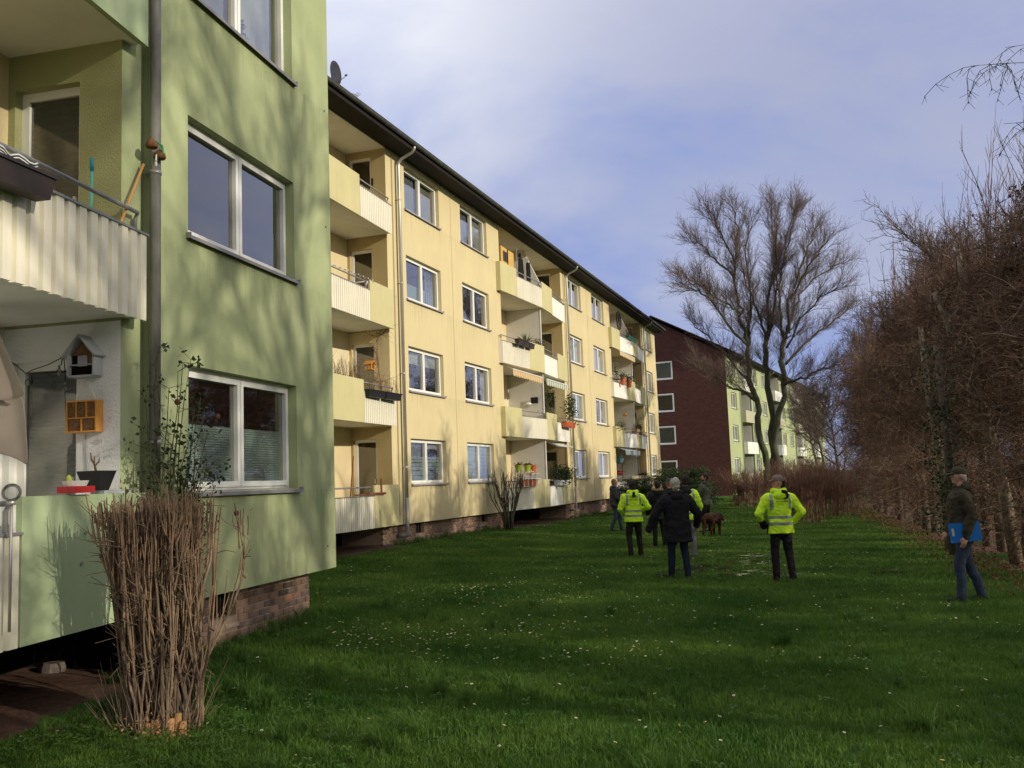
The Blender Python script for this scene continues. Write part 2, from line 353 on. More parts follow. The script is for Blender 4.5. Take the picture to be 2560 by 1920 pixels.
# ---------------------------------------------------------------- window kit
_cache = {}
def frame_mesh(w, h, split):
    k = ('fr', round(w, 2), round(h, 2), split)
    if k in _cache: return _cache[k]
    m = MB(); x0, x1 = -0.20, -0.125
    b = 0.055
    m.box(x0, x1, 0, w, 0, b); m.box(x0, x1, 0, w, h - b, h); m.box(x0, x1, 0, b, b, h - b); m.box(x0, x1, w - b, w, b, h - b)
    cells = [(b, w - b)] if not split else [(b, w * split - 0.02), (w * split + 0.02, w - b)]
    if split: m.box(x0, x1, w * split - 0.02, w * split + 0.02, b, h - b)
    for a, c in cells:                          # sash, standing 2 cm proud of the outer frame
        xs0, xs1 = x0 + 0.01, x1 + 0.022; t = 0.062
        a -= 0.012; c += 0.012; z0, z1 = b - 0.012, h - b + 0.012
        m.box(xs0, xs1, a, c, z0, z0 + t); m.box(xs0, xs1, a, c, z1 - t, z1); m.box(xs0, xs1, a, a + t, z0 + t, z1 - t); m.box(xs0, xs1, c - t, c, z0 + t, z1 - t)
    _cache[k] = m.mesh('window_frame', M_PVC); return _cache[k]
def pane_cells(w, h, split):
    b = 0.055 + 0.05
    return [(b, w - b)] if not split else [(b, w * split - 0.07), (w * split + 0.07, w - b)]
def pane_mesh(a, c, h):
    k = ('pn', round(a, 2), round(c, 2), round(h, 2))
    if k not in _cache:
        m = MB(); z0, z1 = 0.1, h - 0.1
        m.poly([(-0.155, a, z0), (-0.155, c, z0), (-0.155, c, z1), (-0.155, a, z1)])
        _cache[k] = m.mesh('pane', GLASS)
    return _cache[k]
M_CURT = [mat('white_net_curtain', (0.78, 0.78, 0.76), 0.9, var=0.1, transl=0.3), mat('grey_curtain', (0.25, 0.27, 0.31), 0.9, var=0.2), mat('beige_curtain', (0.45, 0.41, 0.34), 0.9, var=0.1, transl=0.2),
          mat('aqua_pleated_blind', (0.56, 0.66, 0.63), 0.8, var=0.05), mat('frosted_film', (0.36, 0.44, 0.42), 0.5, var=0.05), mat('dark_house_plants', (0.02, 0.03, 0.018), 0.8, var=0.4)]
def curtain_mesh(a, c, z0, z1, mi, amp=0.02, nwave=9):
    k = ('cu', round(a, 2), round(c, 2), round(z0, 2), round(z1, 2), mi, amp, nwave)
    if k in _cache: return _cache[k]
    m = MB(); n = nwave * 6
    for i in range(n + 1):
        t = i / n; x = -0.26 + amp * sin(t * nwave * 2 * pi) + amp * 0.4 * sin(t * nwave * 5.1)
        for z in (z0, z1): m.v.append((x, a + (c - a) * t, z))
    for i in range(n): m.f.append((2 * i, 2 * i + 2, 2 * i + 3, 2 * i + 1)); m.m.append(0)
    _cache[k] = m.mesh('curtain', M_CURT[mi], smooth=True); return _cache[k]
def blind_mesh(a, c, z0, z1, mi, n):
    k = ('bl', round(a, 2), round(c, 2), round(z0, 2), round(z1, 2), mi, n)
    if k in _cache: return _cache[k]
    m = MB(); dz = (z1 - z0) / n
    for i in range(n):
        z = z0 + i * dz
        m.poly([(-0.19, a, z), (-0.19, c, z), (-0.205, c, z + dz * 0.5), (-0.205, a, z + dz * 0.5)])
        m.poly([(-0.205, a, z + dz * 0.5), (-0.205, c, z + dz * 0.5), (-0.19, c, z + dz), (-0.19, a, z + dz)])
    _cache[k] = m.mesh('blind', M_CURT[mi]); return _cache[k]
def sill_mesh(w):
    k = ('si', round(w, 2))
    if k not in _cache:
        m = MB(); y0, y1 = -0.03, w + 0.04
        m.poly([(-0.122, y0, 0.012), (0.055, y0, -0.018), (0.055, y1, -0.018), (-0.122, y1, 0.012)][::-1])
        m.box(0.052, 0.062, y0, y1, -0.052, -0.014); m.box(-0.003, 0.062, y0 - 0.012, y0, -0.045, 0.018); m.box(-0.003, 0.062, y1, y1 + 0.012, -0.045, 0.018)
        _cache[k] = m.mesh('sill', M_SILL)
    return _cache[k]
def window(parent, s, z, w, h, style='curtain', split=0.5, sill=True, rotz=0.0, x=0.0, far=False):
    wf = link('window', frame_mesh(w, h, split), parent, (x, s, z), (0, 0, rotz))
    cells = pane_cells(w, h, split)
    for a, c in cells: link('pane', pane_mesh(a, c, h), wf)
    if sill: link('sill', sill_mesh(w), wf)
    if far:
        if style != 'dark': link('curtain', curtain_mesh(cells[0][0], cells[-1][1], 0.12, h - 0.1, {'beige': 2, 'grey': 1}.get(style, 0), 0.02, 6), wf)
        return wf
    L_, R_ = cells[0], cells[-1]
    cur = lambda a, c, z0, z1, mi, **k: link('curtain', curtain_mesh(a, c, z0, z1, mi, **k), wf)
    if style == 'curtain': cur(L_[0], R_[1], 0.1, h - 0.08, 0, nwave=14)
    elif style == 'mixed': cur(L_[0], L_[1], 0.1, h - 0.08, 1, nwave=6); cur(R_[0], R_[1] + .02, 0.1, h - 0.08, 2, nwave=5, amp=.008)
    elif style == 'sides': cur(L_[0], L_[0] + 0.35, 0.1, h - 0.08, 0, nwave=4); cur(R_[1] - 0.4, R_[1], 0.1, h - 0.08, 0, nwave=4)
    elif style == 'half': link('curtain', curtain_mesh(L_[0], R_[1], 0.1, h * 0.44, 4, 0.0, 2), wf); cur(R_[0] + .5, R_[1], 0.1, h - 0.1, 1, nwave=4)
    elif style == 'pleat':
        for a, c in cells: link('blind', blind_mesh(a, c, 0.1, h * 0.55, 3, 22), wf)
    elif style == 'pleat_full':
        for a, c in cells: link('blind', blind_mesh(a + 0.02, c - 0.02, 0.1, h - 0.1, 3, 9), wf)
    elif style == 'film':
        m = MB(); zz = 0.1; hh = 0.15
        while zz < h * 0.6:
            for a, c in cells: m.poly([(-0.162, a, zz), (-0.162, c, zz), (-0.162, c, zz + hh), (-0.162, a, zz + hh)])
            zz += hh + 0.016; hh *= 0.86
        m.build('film', M_CURT[4], wf); cur(L_[0], L_[1], h * 0.6, h - 0.1, 1, nwave=4); cur(R_[0], R_[1], h * 0.8, h - 0.1, 0, nwave=6, amp=.01)
    elif style == 'valance':
        cur(L_[0], R_[1], h * 0.66, h - 0.1, 0, nwave=10)
        rg = np.random.default_rng(5); C = []
        for cx in np.linspace(L_[0] + .15, R_[1] - .15, 5): C.append(rg.normal(size=(160, 3)) * (0.03, 0.13, 0.16) + (-0.33, cx, 0.45))
        link('houseplant', leaf_mesh('houseplant', np.concatenate(C), 0.09, rg, M_CURT[5]), wf)
        m = MB()
        for cx in (L_[0] + 0.42, R_[0] + 0.4):
            for q in range(7): m.ellipsoid((-0.27, cx + rg.normal() * 0.03, 0.3 + q * 0.05), (0.02, 0.028, 0.024), 6, 4)
        m.build('orchid_blossom', mat('white_blossom', (0.8, 0.8, 0.78), 0.6), wf)
    elif style == 'plant_sheer':
        cur(L_[0], L_[1], 0.1, h - 0.1, 1, nwave=5); cur(R_[0], R_[1] - 0.05, 0.1, h - 0.1, 0, nwave=9)
        rg = np.random.default_rng(7); link('houseplant', leaf_mesh('houseplant', rg.normal(size=(90, 3)) * (0.02, 0.09, 0.10) + (-0.215, R_[0] + .17, 0.35), 0.07, rg, M_CURT[1]), wf)
    return wf

def facade(mb, s0, s1, z0, z1, holes, depth=0.2, mi=0, mi_room=1, room=0.9, x=0.0, axis='s', z_hi=None):
    """wall sheet in the plane x (facing +x) with openings, reveals and a dim room box behind each opening"""
    ss = sorted({s0, s1, *[v for q in holes for v in q[:2]]}); zs = sorted({z0, z1, *[v for q in holes for v in q[2:4]]})
    for i in range(len(ss) - 1):
        for j in range(len(zs) - 1):
            a, b, c, d = ss[i], ss[i + 1], zs[j], zs[j + 1]
            if b - a < 1e-6 or d - c < 1e-6: continue
            if any(q[0] - 1e-6 <= a and b <= q[1] + 1e-6 and q[2] - 1e-6 <= c and d <= q[3] + 1e-6 for q in holes): continue
            mb.poly([(x, a, c), (x, b, c), (x, b, d), (x, a, d)], mi)
    for q in holes:
        if len(q) > 4 and q[4] == 'open': continue
        a, b, c, d = q[:4]; xi = x - depth
        mb.poly([(x, a, c), (x, a, d), (xi, a, d), (xi, a, c)][::-1], mi); mb.poly([(x, b, c), (xi, b, c), (xi, b, d), (x, b, d)][::-1], mi)
        mb.poly([(x, a, d), (x, b, d), (xi, b, d), (xi, a, d)][::-1], mi); mb.poly([(x, a, c), (xi, a, c), (xi, b, c), (x, b, c)][::-1], mi)
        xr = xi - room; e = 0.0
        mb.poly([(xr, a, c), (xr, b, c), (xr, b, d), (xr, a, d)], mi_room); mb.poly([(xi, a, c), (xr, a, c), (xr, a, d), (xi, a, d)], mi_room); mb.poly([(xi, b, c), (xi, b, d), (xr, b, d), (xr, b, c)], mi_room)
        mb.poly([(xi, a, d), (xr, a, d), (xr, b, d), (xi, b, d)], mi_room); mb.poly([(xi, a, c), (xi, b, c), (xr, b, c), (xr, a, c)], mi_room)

FH = 2.75
def niche(mb, s0, s1, k, mats_idx, door=True, depth=1.3, ztop=None):
    """one storey of a loggia: back wall, near side wall, far side wall with a door opening"""
    z0, z1 = 0.75 + FH * k, (ztop or 0.75 + FH * (k + 1)); bk, sd = mats_idx
    mb.poly([(-depth, s0, z0), (-depth, s1, z0), (-depth, s1, z1), (-depth, s0, z1)], bk)
    mb.poly([(0, s0, z0), (-depth, s0, z0), (-depth, s0, z1), (0, s0, z1)], sd)
    if not door:
        mb.poly([(-depth, s1, z0), (0, s1, z0), (0, s1, z1), (-depth, s1, z1)], sd); return
    da, db, dz0, dz1 = -1.22, -0.47, z0 + 0.17, z0 + 2.42; r = 0.13
    for a, b, c, d in ((-depth, da, z0, z1), (db, 0, z0, z1), (da, db, z0, dz0), (da, db, dz1, z1)):
        mb.poly([(a, s1, c), (b, s1, c), (b, s1, d), (a, s1, d)], sd)
    mb.poly([(da, s1, dz0), (da, s1, dz1), (da, s1 + r, dz1), (da, s1 + r, dz0)], sd); mb.poly([(db, s1, dz0), (db, s1 + r, dz0), (db, s1 + r, dz1), (db, s1, dz1)], sd)
    mb.poly([(da, s1, dz1), (db, s1, dz1), (db, s1 + r, dz1), (da, s1 + r, dz1)], sd); mb.poly([(da, s1, dz0), (da, s1 + r, dz0), (db, s1 + r, dz0), (db, s1, dz0)], sd)
    mb.poly([(da, s1 + r + .5, dz0), (db, s1 + r + .5, dz0), (db, s1 + r + .5, dz1), (da, s1 + r + .5, dz1)], 1)
    for xx in (da, db): mb.poly([(xx, s1 + r, dz0), (xx, s1 + r + .5, dz0), (xx, s1 + r + .5, dz1), (xx, s1 + r, dz1)], 1)
    mb.poly([(da, s1 + r, dz1), (db, s1 + r, dz1), (db, s1 + r + .5, dz1), (da, s1 + r + .5, dz1)], 1)
def balcony_door(parent, s1, k, style='dark'):
    z0 = 0.75 + FH * k + 0.17; w, h, r = 0.75, 2.25, 0.13
    key = ('door',)
    if key not in _cache:
        m = MB(); t = 0.085
        m.box(0, w, r - 0.03, r + 0.04, 0, t); m.box(0, w, r - 0.03, r + 0.04, h - t, h); m.box(0, t, r - 0.03, r + 0.04, t, h - t); m.box(w - t, w, r - 0.03, r + 0.04, t, h - t)
        m.box(w - t - .045, w - t - .015, r - 0.06, r - 0.03, 1.0, 1.12)
        _cache[key] = m.mesh('balcony_door', M_PVC)
        m = MB(); m.poly([(0.085, r, 0.085), (w - 0.085, r, 0.085), (w - 0.085, r, h - 0.085), (0.085, r, h - 0.085)]); _cache['dpane'] = m.mesh('pane', GLASS)
        for nm, mi, zz in (('dblind', 0, 1.62), ('dfull', 1, h - .1)):
            m = MB(); n = 40; dz = (zz - 0.09) / n
            for i in range(n):
                z = 0.09 + i * dz
                m.poly([(0.09, r + 0.02, z), (w - 0.09, r + 0.02, z), (w - 0.09, r + 0.032, z + dz * .5), (0.09, r + 0.032, z + dz * .5)]); m.poly([(0.09, r + 0.032, z + dz * .5), (w - 0.09, r + 0.032, z + dz * .5), (w - 0.09, r + 0.02, z + dz), (0.09, r + 0.02, z + dz)])
            _cache[nm] = m.mesh('blind', M_CURT[mi])
    d = link('balcony_door', _cache[key], parent, (-1.22, s1, z0)); link('pane', _cache['dpane'], d)
    if style == 'half': link('blind', _cache['dblind'], d); link('blind', _cache['dfull'], d, (0, .03, 0))
    if style == 'full': link('blind', _cache['dfull'], d)
    return d

def corr_sheet(mb, p0, p1, z0, z1, period, amp=0.040, mi=0):
    """trapezoid corrugated sheet from p0 to p1 (x,y), a thin folded skin with thickness"""
    p0, p1 = Vector(p0), Vector(p1); L_ = (p1 - p0).length; d = (p1 - p0) / L_; nrm = Vector((d.y, -d.x))
    if nrm.x < 0: nrm = -nrm
    n = max(1, round(L_ / period)); per = L_ / n; prof = []
    for i in range(n):
        for f, a in ((0.0, 0), (0.10, 0), (0.17, 1), (0.80, 1), (0.90, 0)): prof.append((per * (i + f), amp * a))
    prof.append((L_, 0))
    for q in (0.0, -0.006):
        for i in range(len(prof) - 1):
            a, b = prof[i], prof[i + 1]
            A = p0 + d * a[0] + nrm * (a[1] + q); B = p0 + d * b[0] + nrm * (b[1] + q)
            mb.poly([(A.x, A.y, z0), (B.x, B.y, z0), (B.x, B.y, z1), (A.x, A.y, z1)], mi)
def panel(mb, p0, p1, z0, z1, t=0.05, mi=0):
    p0, p1 = Vector(p0), Vector(p1); d = (p1 - p0).normalized(); nrm = Vector((d.y, -d.x))
    if nrm.x < 0: nrm = -nrm
    q = [p0, p1, p1 - nrm * t, p0 - nrm * t]; mb.prism([(v.x, v.y) for v in q], z0, z1, mi)
def lerp2(a, b, t): return (a[0] + (b[0] - a[0]) * t, a[1] + (b[1] - a[1]) * t)
def balcony(parent, k, pts, splits, solid_mat, period=0.115, slab_in=1.3, rail=True, white_last=False, zb=None, panel_h=1.12, corr_h=0.83):
    """pts: outline of the parapet front (x outward, y along); splits: list of (segment, t0, t1, kind)"""
    zb = 0.75 + FH * k if zb is None else zb
    b = bpy.data.objects.new('balcony', None); COL.objects.link(b); b.parent = parent
    m = MB(); inner = [(p[0] - 0.09, p[1]) for p in pts]
    poly = [(-slab_in, pts[0][1] + 0.06)] + inner + [(-slab_in, pts[-1][1] - 0.02)]
    poly[1] = (inner[0][0], pts[0][1] + 0.06); poly[-2] = (inner[-1][0], pts[-1][1] - 0.02)
    m.prism(poly, zb + 0.03, zb + 0.17, 0); m.build('slab', M_CEIL, b)
    for seg, t0, t1, kind in splits:
        A, B = lerp2(pts[seg], pts[seg + 1], t0), lerp2(pts[seg], pts[seg + 1], t1)
        m = MB()
        if kind == 'solid':
            panel(m, A, B, zb, zb + panel_h); m.build('parapet_panel', solid_mat, b)
            continue
        A2 = (A[0] - 0.035, A[1] + 0.004); B2 = (B[0] - 0.035, B[1] - 0.004)
        if kind == 'corr': corr_sheet(m, A2, B2, zb, zb + corr_h, period)
        else: panel(m, A2, B2, zb, zb + corr_h, 0.02)
        m.build('corrugated_panel' if kind == 'corr' else 'white_panel', M_CORR if kind == 'corr' else M_CORR_WHITE, b)
        m = MB(); panel(m, (A[0] + 0.018, A[1]), (B[0] + 0.018, B[1]), zb + corr_h, zb + corr_h + 0.022, 0.07); m.build('cap_strip', M_RAIL, b)
        if rail:
            m = MB(); zr = zb + 1.07; o = -0.09
            m.tube([(A[0] + o, A[1] + .02, zr), (B[0] + o, B[1] - .03, zr), (B[0] + o - .04, B[1] - .02, zr - .06), (B[0] + o - .04, B[1] - .02, zb + corr_h - .02)], 0.021, 8)
            m.tube([(A[0] + o, A[1] + .05, zr), (A[0] + o, A[1] + .05, zb + .15)], 0.016, 6)
            m.build('handrail', M_RAIL, b, smooth=True)
    # closing return at the near end
    m = MB(); p = pts[0]; m.box(0.002, p[0] - 0.004, p[1], p[1] + 0.045, zb, zb + (panel_h if splits[0][3] == 'solid' else corr_h)); m.build('parapet_return', solid_mat if splits[0][3] == 'solid' else M_CORR_WHITE, b)
    return b

def downpipe(parent, s, x=0.13, ztop=11.55, gut=(0.66, 11.78), zb=0.35, r=0.052, mt=None, dark=1.45):
    m = MB()
    path = [(gut[0], s - .02, gut[1]), (gut[0], s - .02, gut[1] - 0.1), (gut[0] - .08, s, gut[1] - 0.2), (x + .1, s, ztop - 0.12), (x + .01, s, ztop - .22), (x, s, ztop - 0.32), (x, s, dark)]
    m.tube(path, r, 12, 0)
    m.tube([(x, s, dark + .02), (x, s, zb + .08), (x - .03, s - .01, zb + .01), (x - .12, s - .03, zb - .03), (x - .3, s - .05, zb - .03)], r * 1.12, 12, 1)
    for z in (2.35, 5.05, 7.7, 10.2): m.tube([(x, s, z - .02), (x, s, z + .02)], r * 1.13, 12, 0); m.box(-.01, x, s - .012, s + .012, z - .012, z + .012, 1)
    return m.build('downpipe', [mt or M_ZINC_BRIGHT, M_ZINC], parent, smooth=True)
def eaves(parent, s0, s1, depth=12.0, zt=11.63, over=0.60, ridge=15.3):
    m = MB()
    m.box(-0.02, over, s0, s1, zt, zt + 0.06); m.box(over, over + .03, s0, s1, zt - .02, zt + .19); m.build('soffit_board', M_EAVE, parent)
    m = MB(); n = 8; r = 0.075; cx, cz = over + .03 + r, zt + .17
    pts = [(cx + r * cos(a), cz + r * sin(a)) for a in np.linspace(pi, 2 * pi, n)]
    for i in range(n - 1):
        for e_ in (0, 0.006):
            f = (r - e_) / r; P = [(cx + (p[0] - cx) * f, cz + (p[1] - cz) * f) for p in (pts[i], pts[i + 1])]
            m.poly([(P[0][0], s0 - .05, P[0][1]), (P[1][0], s0 - .05, P[1][1]), (P[1][0], s1 + .05, P[1][1]), (P[0][0], s1 + .05, P[0][1])])
    m.tube([(cx + r, s0 - .05, cz + .004), (cx + r, s1 + .05, cz + .004)], 0.011, 6)
    s_ = s0 + .4
    while s_ < s1:
        m.box(cx - r, cx + r, s_, s_ + .03, cz + .0, cz + .008)
        m.tube([(cx + (r + .004) * cos(a), s_ + .015, cz + (r + .004) * sin(a)) for a in np.linspace(pi, 2 * pi, 7)], 0.008, 4); s_ += 0.85
    m.poly([(cx - r, s1 + .05, cz), (cx, s1 + .05, cz - r), (cx + r, s1 + .05, cz)]); m.poly([(cx - r, s0 - .05, cz), (cx, s0 - .05, cz - r), (cx + r, s0 - .05, cz)])
    m.build('gutter', M_GUTTER, parent, smooth=False)
    m = MB(); ze = zt + .2; t = 0.12; rx = -depth / 2
    prof = [(over + .05, ze), (rx, ridge), (-depth - .6, ze), (-depth - .6, ze + t * .3), (rx, ridge + t), (over + .05, ze + t * .3)]
    for i in range(len(prof)):
        a, b = prof[i], prof[(i + 1) % len(prof)]; m.poly([(a[0], s0 - .3, a[1]), (b[0], s0 - .3, b[1]), (b[0], s1 + .3, b[1]), (a[0], s1 + .3, a[1])])
    for yy in (s0 - .3, s1 + .3):
        m.poly([(p[0], yy, p[1]) for p in (prof[0], prof[1], prof[4], prof[5])]); m.poly([(p[0], yy, p[1]) for p in (prof[1], prof[2], prof[3], prof[4])])
    m.build('roof', M_ROOF, parent)

BRICK_MESH = {}
def brick_mesh(L_, tone, h=0.068):
    k = (round(L_, 3), tone)
    if k not in BRICK_MESH:
        m = MB(); e = 0.004; x = 0.10
        m.v = [(-x, 0, 0), (-x, L_, 0), (-x, L_, h), (-x, 0, h), (-e, 0, 0), (-e, L_, 0), (-e, L_, h), (-e, 0, h), (0, e, e), (0, L_ - e, e), (0, L_ - e, h - e), (0, e, h - e)]
        m.f = [(4, 5, 9, 8), (5, 6, 10, 9), (6, 7, 11, 10), (7, 4, 8, 11), (8, 9, 10, 11), (0, 1, 5, 4), (1, 2, 6, 5), (2, 3, 7, 6), (3, 0, 4, 7)]
        m.m = [0] * len(m.f)
        BRICK_MESH[k] = m.mesh('brick', M_BRICKS[tone])
    return BRICK_MESH[k]
def bricks(parent, s0, s1, z0, x, rng, limit=300, rows=9, gaps=(), count=[0]):
    """running bond courses 12 mm apart; the first `limit` bricks are single objects, the rest one joined part"""
    rest = MB(); n = 0; P = 0.252; H = 0.0815; first = []
    for si in np.arange(s0, s1 - 0.05, P):
        for r_ in range(rows):
            a = si + (P / 2 if r_ % 2 else 0); b = a + P - 0.012
            if r_ % 2 == 0 and False: pass
            if a > s1 - .06: continue
            b = min(b, s1)
            z = z0 + r_ * H
            skip = False
            for g0, g1, gz0, gz1 in gaps:
                if b > g0 and a < g1 and z + .07 > gz0 and z < gz1:
                    if a < g0 - .05: b = g0
                    elif b > g1 + .05: a = g1
                    else: skip = True
            if skip or b - a < .05: continue
            tone = int(rng.choice(6, p=[.30, .22, .18, .12, .06, .12])); dx = rng.uniform(-0.003, 0.004)
            Lq = round((b - a) / 0.03) * 0.03 if b - a < P - .02 else P - 0.012
            if n < limit:
                o = link('brick', brick_mesh(Lq, tone), parent, (x + dx, a, z)); n += 1
            else: rest.box(x - .1, x + dx, a, b, z, z + 0.068, tone)
        if r_: pass
    if rows:   # half bricks closing the near end
        pass
    if rest.v:
        o = rest.build('brick', M_BRICKS, parent); o['kind'] = 'stuff'

def vent(parent, s0, s1, z0, z1, x):
    m = MB(); m.box(x - .14, x - .13, s0, s1, z0, z1, 0)
    n = int((z1 - z0) / 0.028)
    for i in range(n):
        z = z0 + (i + .3) * (z1 - z0) / n; m.box(x - .13, x - .115, s0 + .02, s0 + (s1 - s0) * .62, z, z + 0.010, 1)
    m.box(x - .13, x - .10, s0 + (s1 - s0) * .62, s0 + (s1 - s0) * .67, z0, z1, 1)
    m.build('cellar_vent', [M_DARK, M_ROOM], parent)
    m = MB(); m.poly([(x + .012, s0 - .04, z0 - .10), (x + .012, s1 + .02, z0 - .10), (x - .13, s1 + .02, z0), (x - .13, s0 - .04, z0)]); m.poly([(x + .012, s0 - .04, z0 - .13), (x + .012, s1 + .02, z0 - .13), (x + .012, s1 + .02, z0 - .10), (x + .012, s0 - .04, z0 - .10)])
    m.build('vent_sill', M_CONCRETE, parent)

def plinth(mb, s0, s1, x=-0.207, zt=0.74, xb=-1.5, gaps=()):
    """mortar backing of the brick plinth; openings left for cellar vents"""
    ss = sorted({s0, s1, *[v for g in gaps for v in g[:2]]})
    for i in range(len(ss) - 1):
        a, b = ss[i], ss[i + 1]; g = [q for q in gaps if q[0] - 1e-6 <= a and b <= q[1] + 1e-6]
        if g:
            mb.box(x - .15, x, a, b, -.3, g[0][2], 0); mb.box(xb, x - .15, a, b, -.3, zt, 0)
        else: mb.box(xb, x, a, b, -.3, zt, 0)

# ---------------------------------------------------------------- green building (near, left)
rngb = np.random.default_rng(11)
def gb_window_rows(): return [1.86 + FH * k for k in range(4)]
GB = thing('apartment_building', 'light green rendered apartment building nearest on the left, with grey downpipe and brick plinth', 'building', (BG[0], BG[1], 0), -BG[2])
ZT = 11.66
mb = MB(); holes = []
for k in range(4): holes.append((-3.67, -1.16, 1.86 + FH * k, 3.20 + FH * k))
LG0, LG1 = -12.9, -4.80
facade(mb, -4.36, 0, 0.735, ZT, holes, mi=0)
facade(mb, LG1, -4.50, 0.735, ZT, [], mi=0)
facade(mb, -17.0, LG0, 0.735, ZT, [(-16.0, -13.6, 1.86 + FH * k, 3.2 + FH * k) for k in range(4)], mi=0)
mb.poly([(-.07, -4.50, .735), (-.07, -4.36, .735), (-.07, -4.36, ZT), (-.07, -4.50, ZT)], 0)                                # expansion joint groove
mb.poly([(0, -4.5, .735), (-.07, -4.5, .735), (-.07, -4.5, ZT), (0, -4.5, ZT)], 0); mb.poly([(0, -4.36, .735), (-.07, -4.36, .735), (-.07, -4.36, ZT), (0, -4.36, ZT)], 0)
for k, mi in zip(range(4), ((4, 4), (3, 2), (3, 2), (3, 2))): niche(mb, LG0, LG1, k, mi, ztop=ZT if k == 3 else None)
mb.poly([(0, 0, .735), (-12, 0, .735), (-12, 0, ZT), (0, 0, ZT)], 0); mb.poly([(0, -17, .735), (-12, -17, .735), (-12, -17, ZT), (0, -17, ZT)], 0)
mb.poly([(-12, -17, .735), (-12, 0, .735), (-12, 0, ZT), (-12, -17, ZT)], 0)
mb.poly([(0, 0, .735), (-.207, 0, .735), (-.207, -4.8, .735), (0, -4.8, .735)], 0)
mb.build('wall', [M_GREEN, M_ROOM, M_GREEN_IN, M_CREAM, M_WHITE_WALL], GB)
mb = MB(); mb.prism([(0, -.5), (-.5, 0), (-12, 0), (-12, -17), (0, -17)][::1], ZT, ZT + 0.02); mb.build('ceiling', M_CEIL, GB)
vg = (-2.93, -2.36, 0.42, 0.73)
mb = MB(); plinth(mb, -4.1, -0.45, gaps=[vg]); mb.box(-12, -1.5, -17, -0.45, -.3, .74, 0); mb.box(-1.6, -1.49, -12.9, -4.81, -.3, .74, 1); mb.box(-1.48, -.21, -4.112, -4.102, -.3, .74, 1); mb.box(-1.6, -1.49, -4.8, -4.11, -.3, .74, 1); mb.build('foundation', [M_MORTAR, M_DARK], GB)  # dark faces paint the shade under the loggia onto foundation and plinth end
bricks(GB, -4.1, -0.452, 0.005, -0.195, rngb, gaps=[(vg[0] - .03, vg[1] + .02, vg[2] - .12, .8)])
vent(GB, *vg[:2], *vg[2:], -0.195)
styles_g = ['pleat', 'sky', 'plant_sheer', 'curtain']
for k in range(4): window(GB, -3.67, 1.86 + FH * k, 2.51, 1.34, styles_g[k] if styles_g[k] != 'sky' else 'dark')
for k in range(4): window(GB, -16.0, 1.86 + FH * k, 2.4, 1.34, 'curtain')
balcony_door(GB, LG1, 0, 'half'); balcony_door(GB, LG1, 1, 'full'); balcony_door(GB, LG1, 2, 'full'); balcony_door(GB, LG1, 3, 'dark')
gp = [(0.18, -12.95), (0.50, -8.9), (0.18, -4.64)]
balcony(GB, 0, gp, [(0, 0, 1, 'corr'), (1, 0, 0.59, 'corr'), (1, 0.59, 1, 'solid')], M_GREEN_PANEL, period=0.157)
balcony(GB, 1, gp, [(0, 0, 1, 'solid'), (1, 0, 1, 'corr')], M_GREEN_PANEL, period=0.157)
balcony(GB, 2, gp, [(0, 0, 1, 'corr'), (1, 0, 0.4, 'corr'), (1, 0.4, 1, 'solid')], M_GREEN_PANEL, period=0.157)
balcony(GB, 3, gp, [(0, 0, 1, 'solid'), (1, 0, 1, 'corr')], M_GREEN_PANEL, period=0.157)
downpipe(GB, -4.405, x=0.10, zb=0.3, r=0.055, mt=M_ZINC, dark=1.2)
eaves(GB, -17.2, 0.25)
# small dark fixing plugs near the corner
mb = MB()
for s_, z_ in ((-.14, 7.35), (-.16, 5.6), (-.28, 1.05)): mb.tube([(0, s_, z_), (0.012, s_, z_)], 0.016, 8)
for s_, z_ in ((-5.6, 1.55), (-5.65, 1.3), (-4.95, 1.0)):
    xx = 0.18 + (-4.64 - s_) / 4.26 * .32
    mb.tube([(xx, s_, z_), (xx + .012, s_, z_)], 0.014, 8)
mb.build('wall_plug', M_RAIL, GB)

# ---------------------------------------------------------------- yellow building (middle)
YB = thing('apartment_building', 'long yellow rendered four storey apartment building with cream corrugated balconies', 'building', (BY[0], BY[1], 0), -BY[2])
mb = MB(); S0, S1 = -10.2, 38.8
YW = [(0.0, 2.55, ['film', 'valance', 'half', 'mixed']), (4.35, 6.87, ['pleat_full', 'sides', 'dark', 'plant_sheer']), (17.3, 19.8, ['curtain', 'curtain', 'sides', 'mixed']),
      (21.93, 24.43, ['curtain', 'sides', 'curtain', 'sides']), (35.1, 37.5, ['curtain', 'sides', 'dark', 'curtain'])]
YL = [(-9.5, -1.22), (8.15, 16.32), (25.8, 34.0)]
holes = [(a, b, 1.86 + FH * k, 3.20 + FH * k) for a, b, _ in YW for k in range(4)] + [(a, b, 0.735, ZT, 'open') for a, b in YL]
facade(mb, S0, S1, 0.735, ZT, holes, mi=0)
for i, (a, b) in enumerate(YL):
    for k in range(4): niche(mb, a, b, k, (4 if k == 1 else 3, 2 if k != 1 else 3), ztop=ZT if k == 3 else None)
mb.poly([(0, S1, .735), (-12, S1, .735), (-12, S1, ZT), (0, S1, ZT)], 0); mb.poly([(0, S0, .735), (-12, S0, .735), (-12, S0, ZT), (0, S0, ZT)], 0); mb.poly([(-12, S0, .735), (-12, S1, .735), (-12, S1, ZT), (-12, S0, ZT)], 0)
for a, b in ((-1.22, 8.15), (16.32, 25.8), (34.0, S1)): mb.poly([(0, a, .735), (-.21, a, .735), (-.21, b, .735), (0, b, .735)], 0)
rx = -6; 
for yy in (S0, S1): mb.poly([(0, yy, ZT), (rx, yy, 15.2), (-12, yy, ZT)], 0)
mb.build('wall', [M_YELLOW, M_ROOM, M_TAN, M_CREAM, mat('pale_niche_render', (0.70, 0.62, 0.42), 0.92, var=0.05, spec=0.2)], YB)
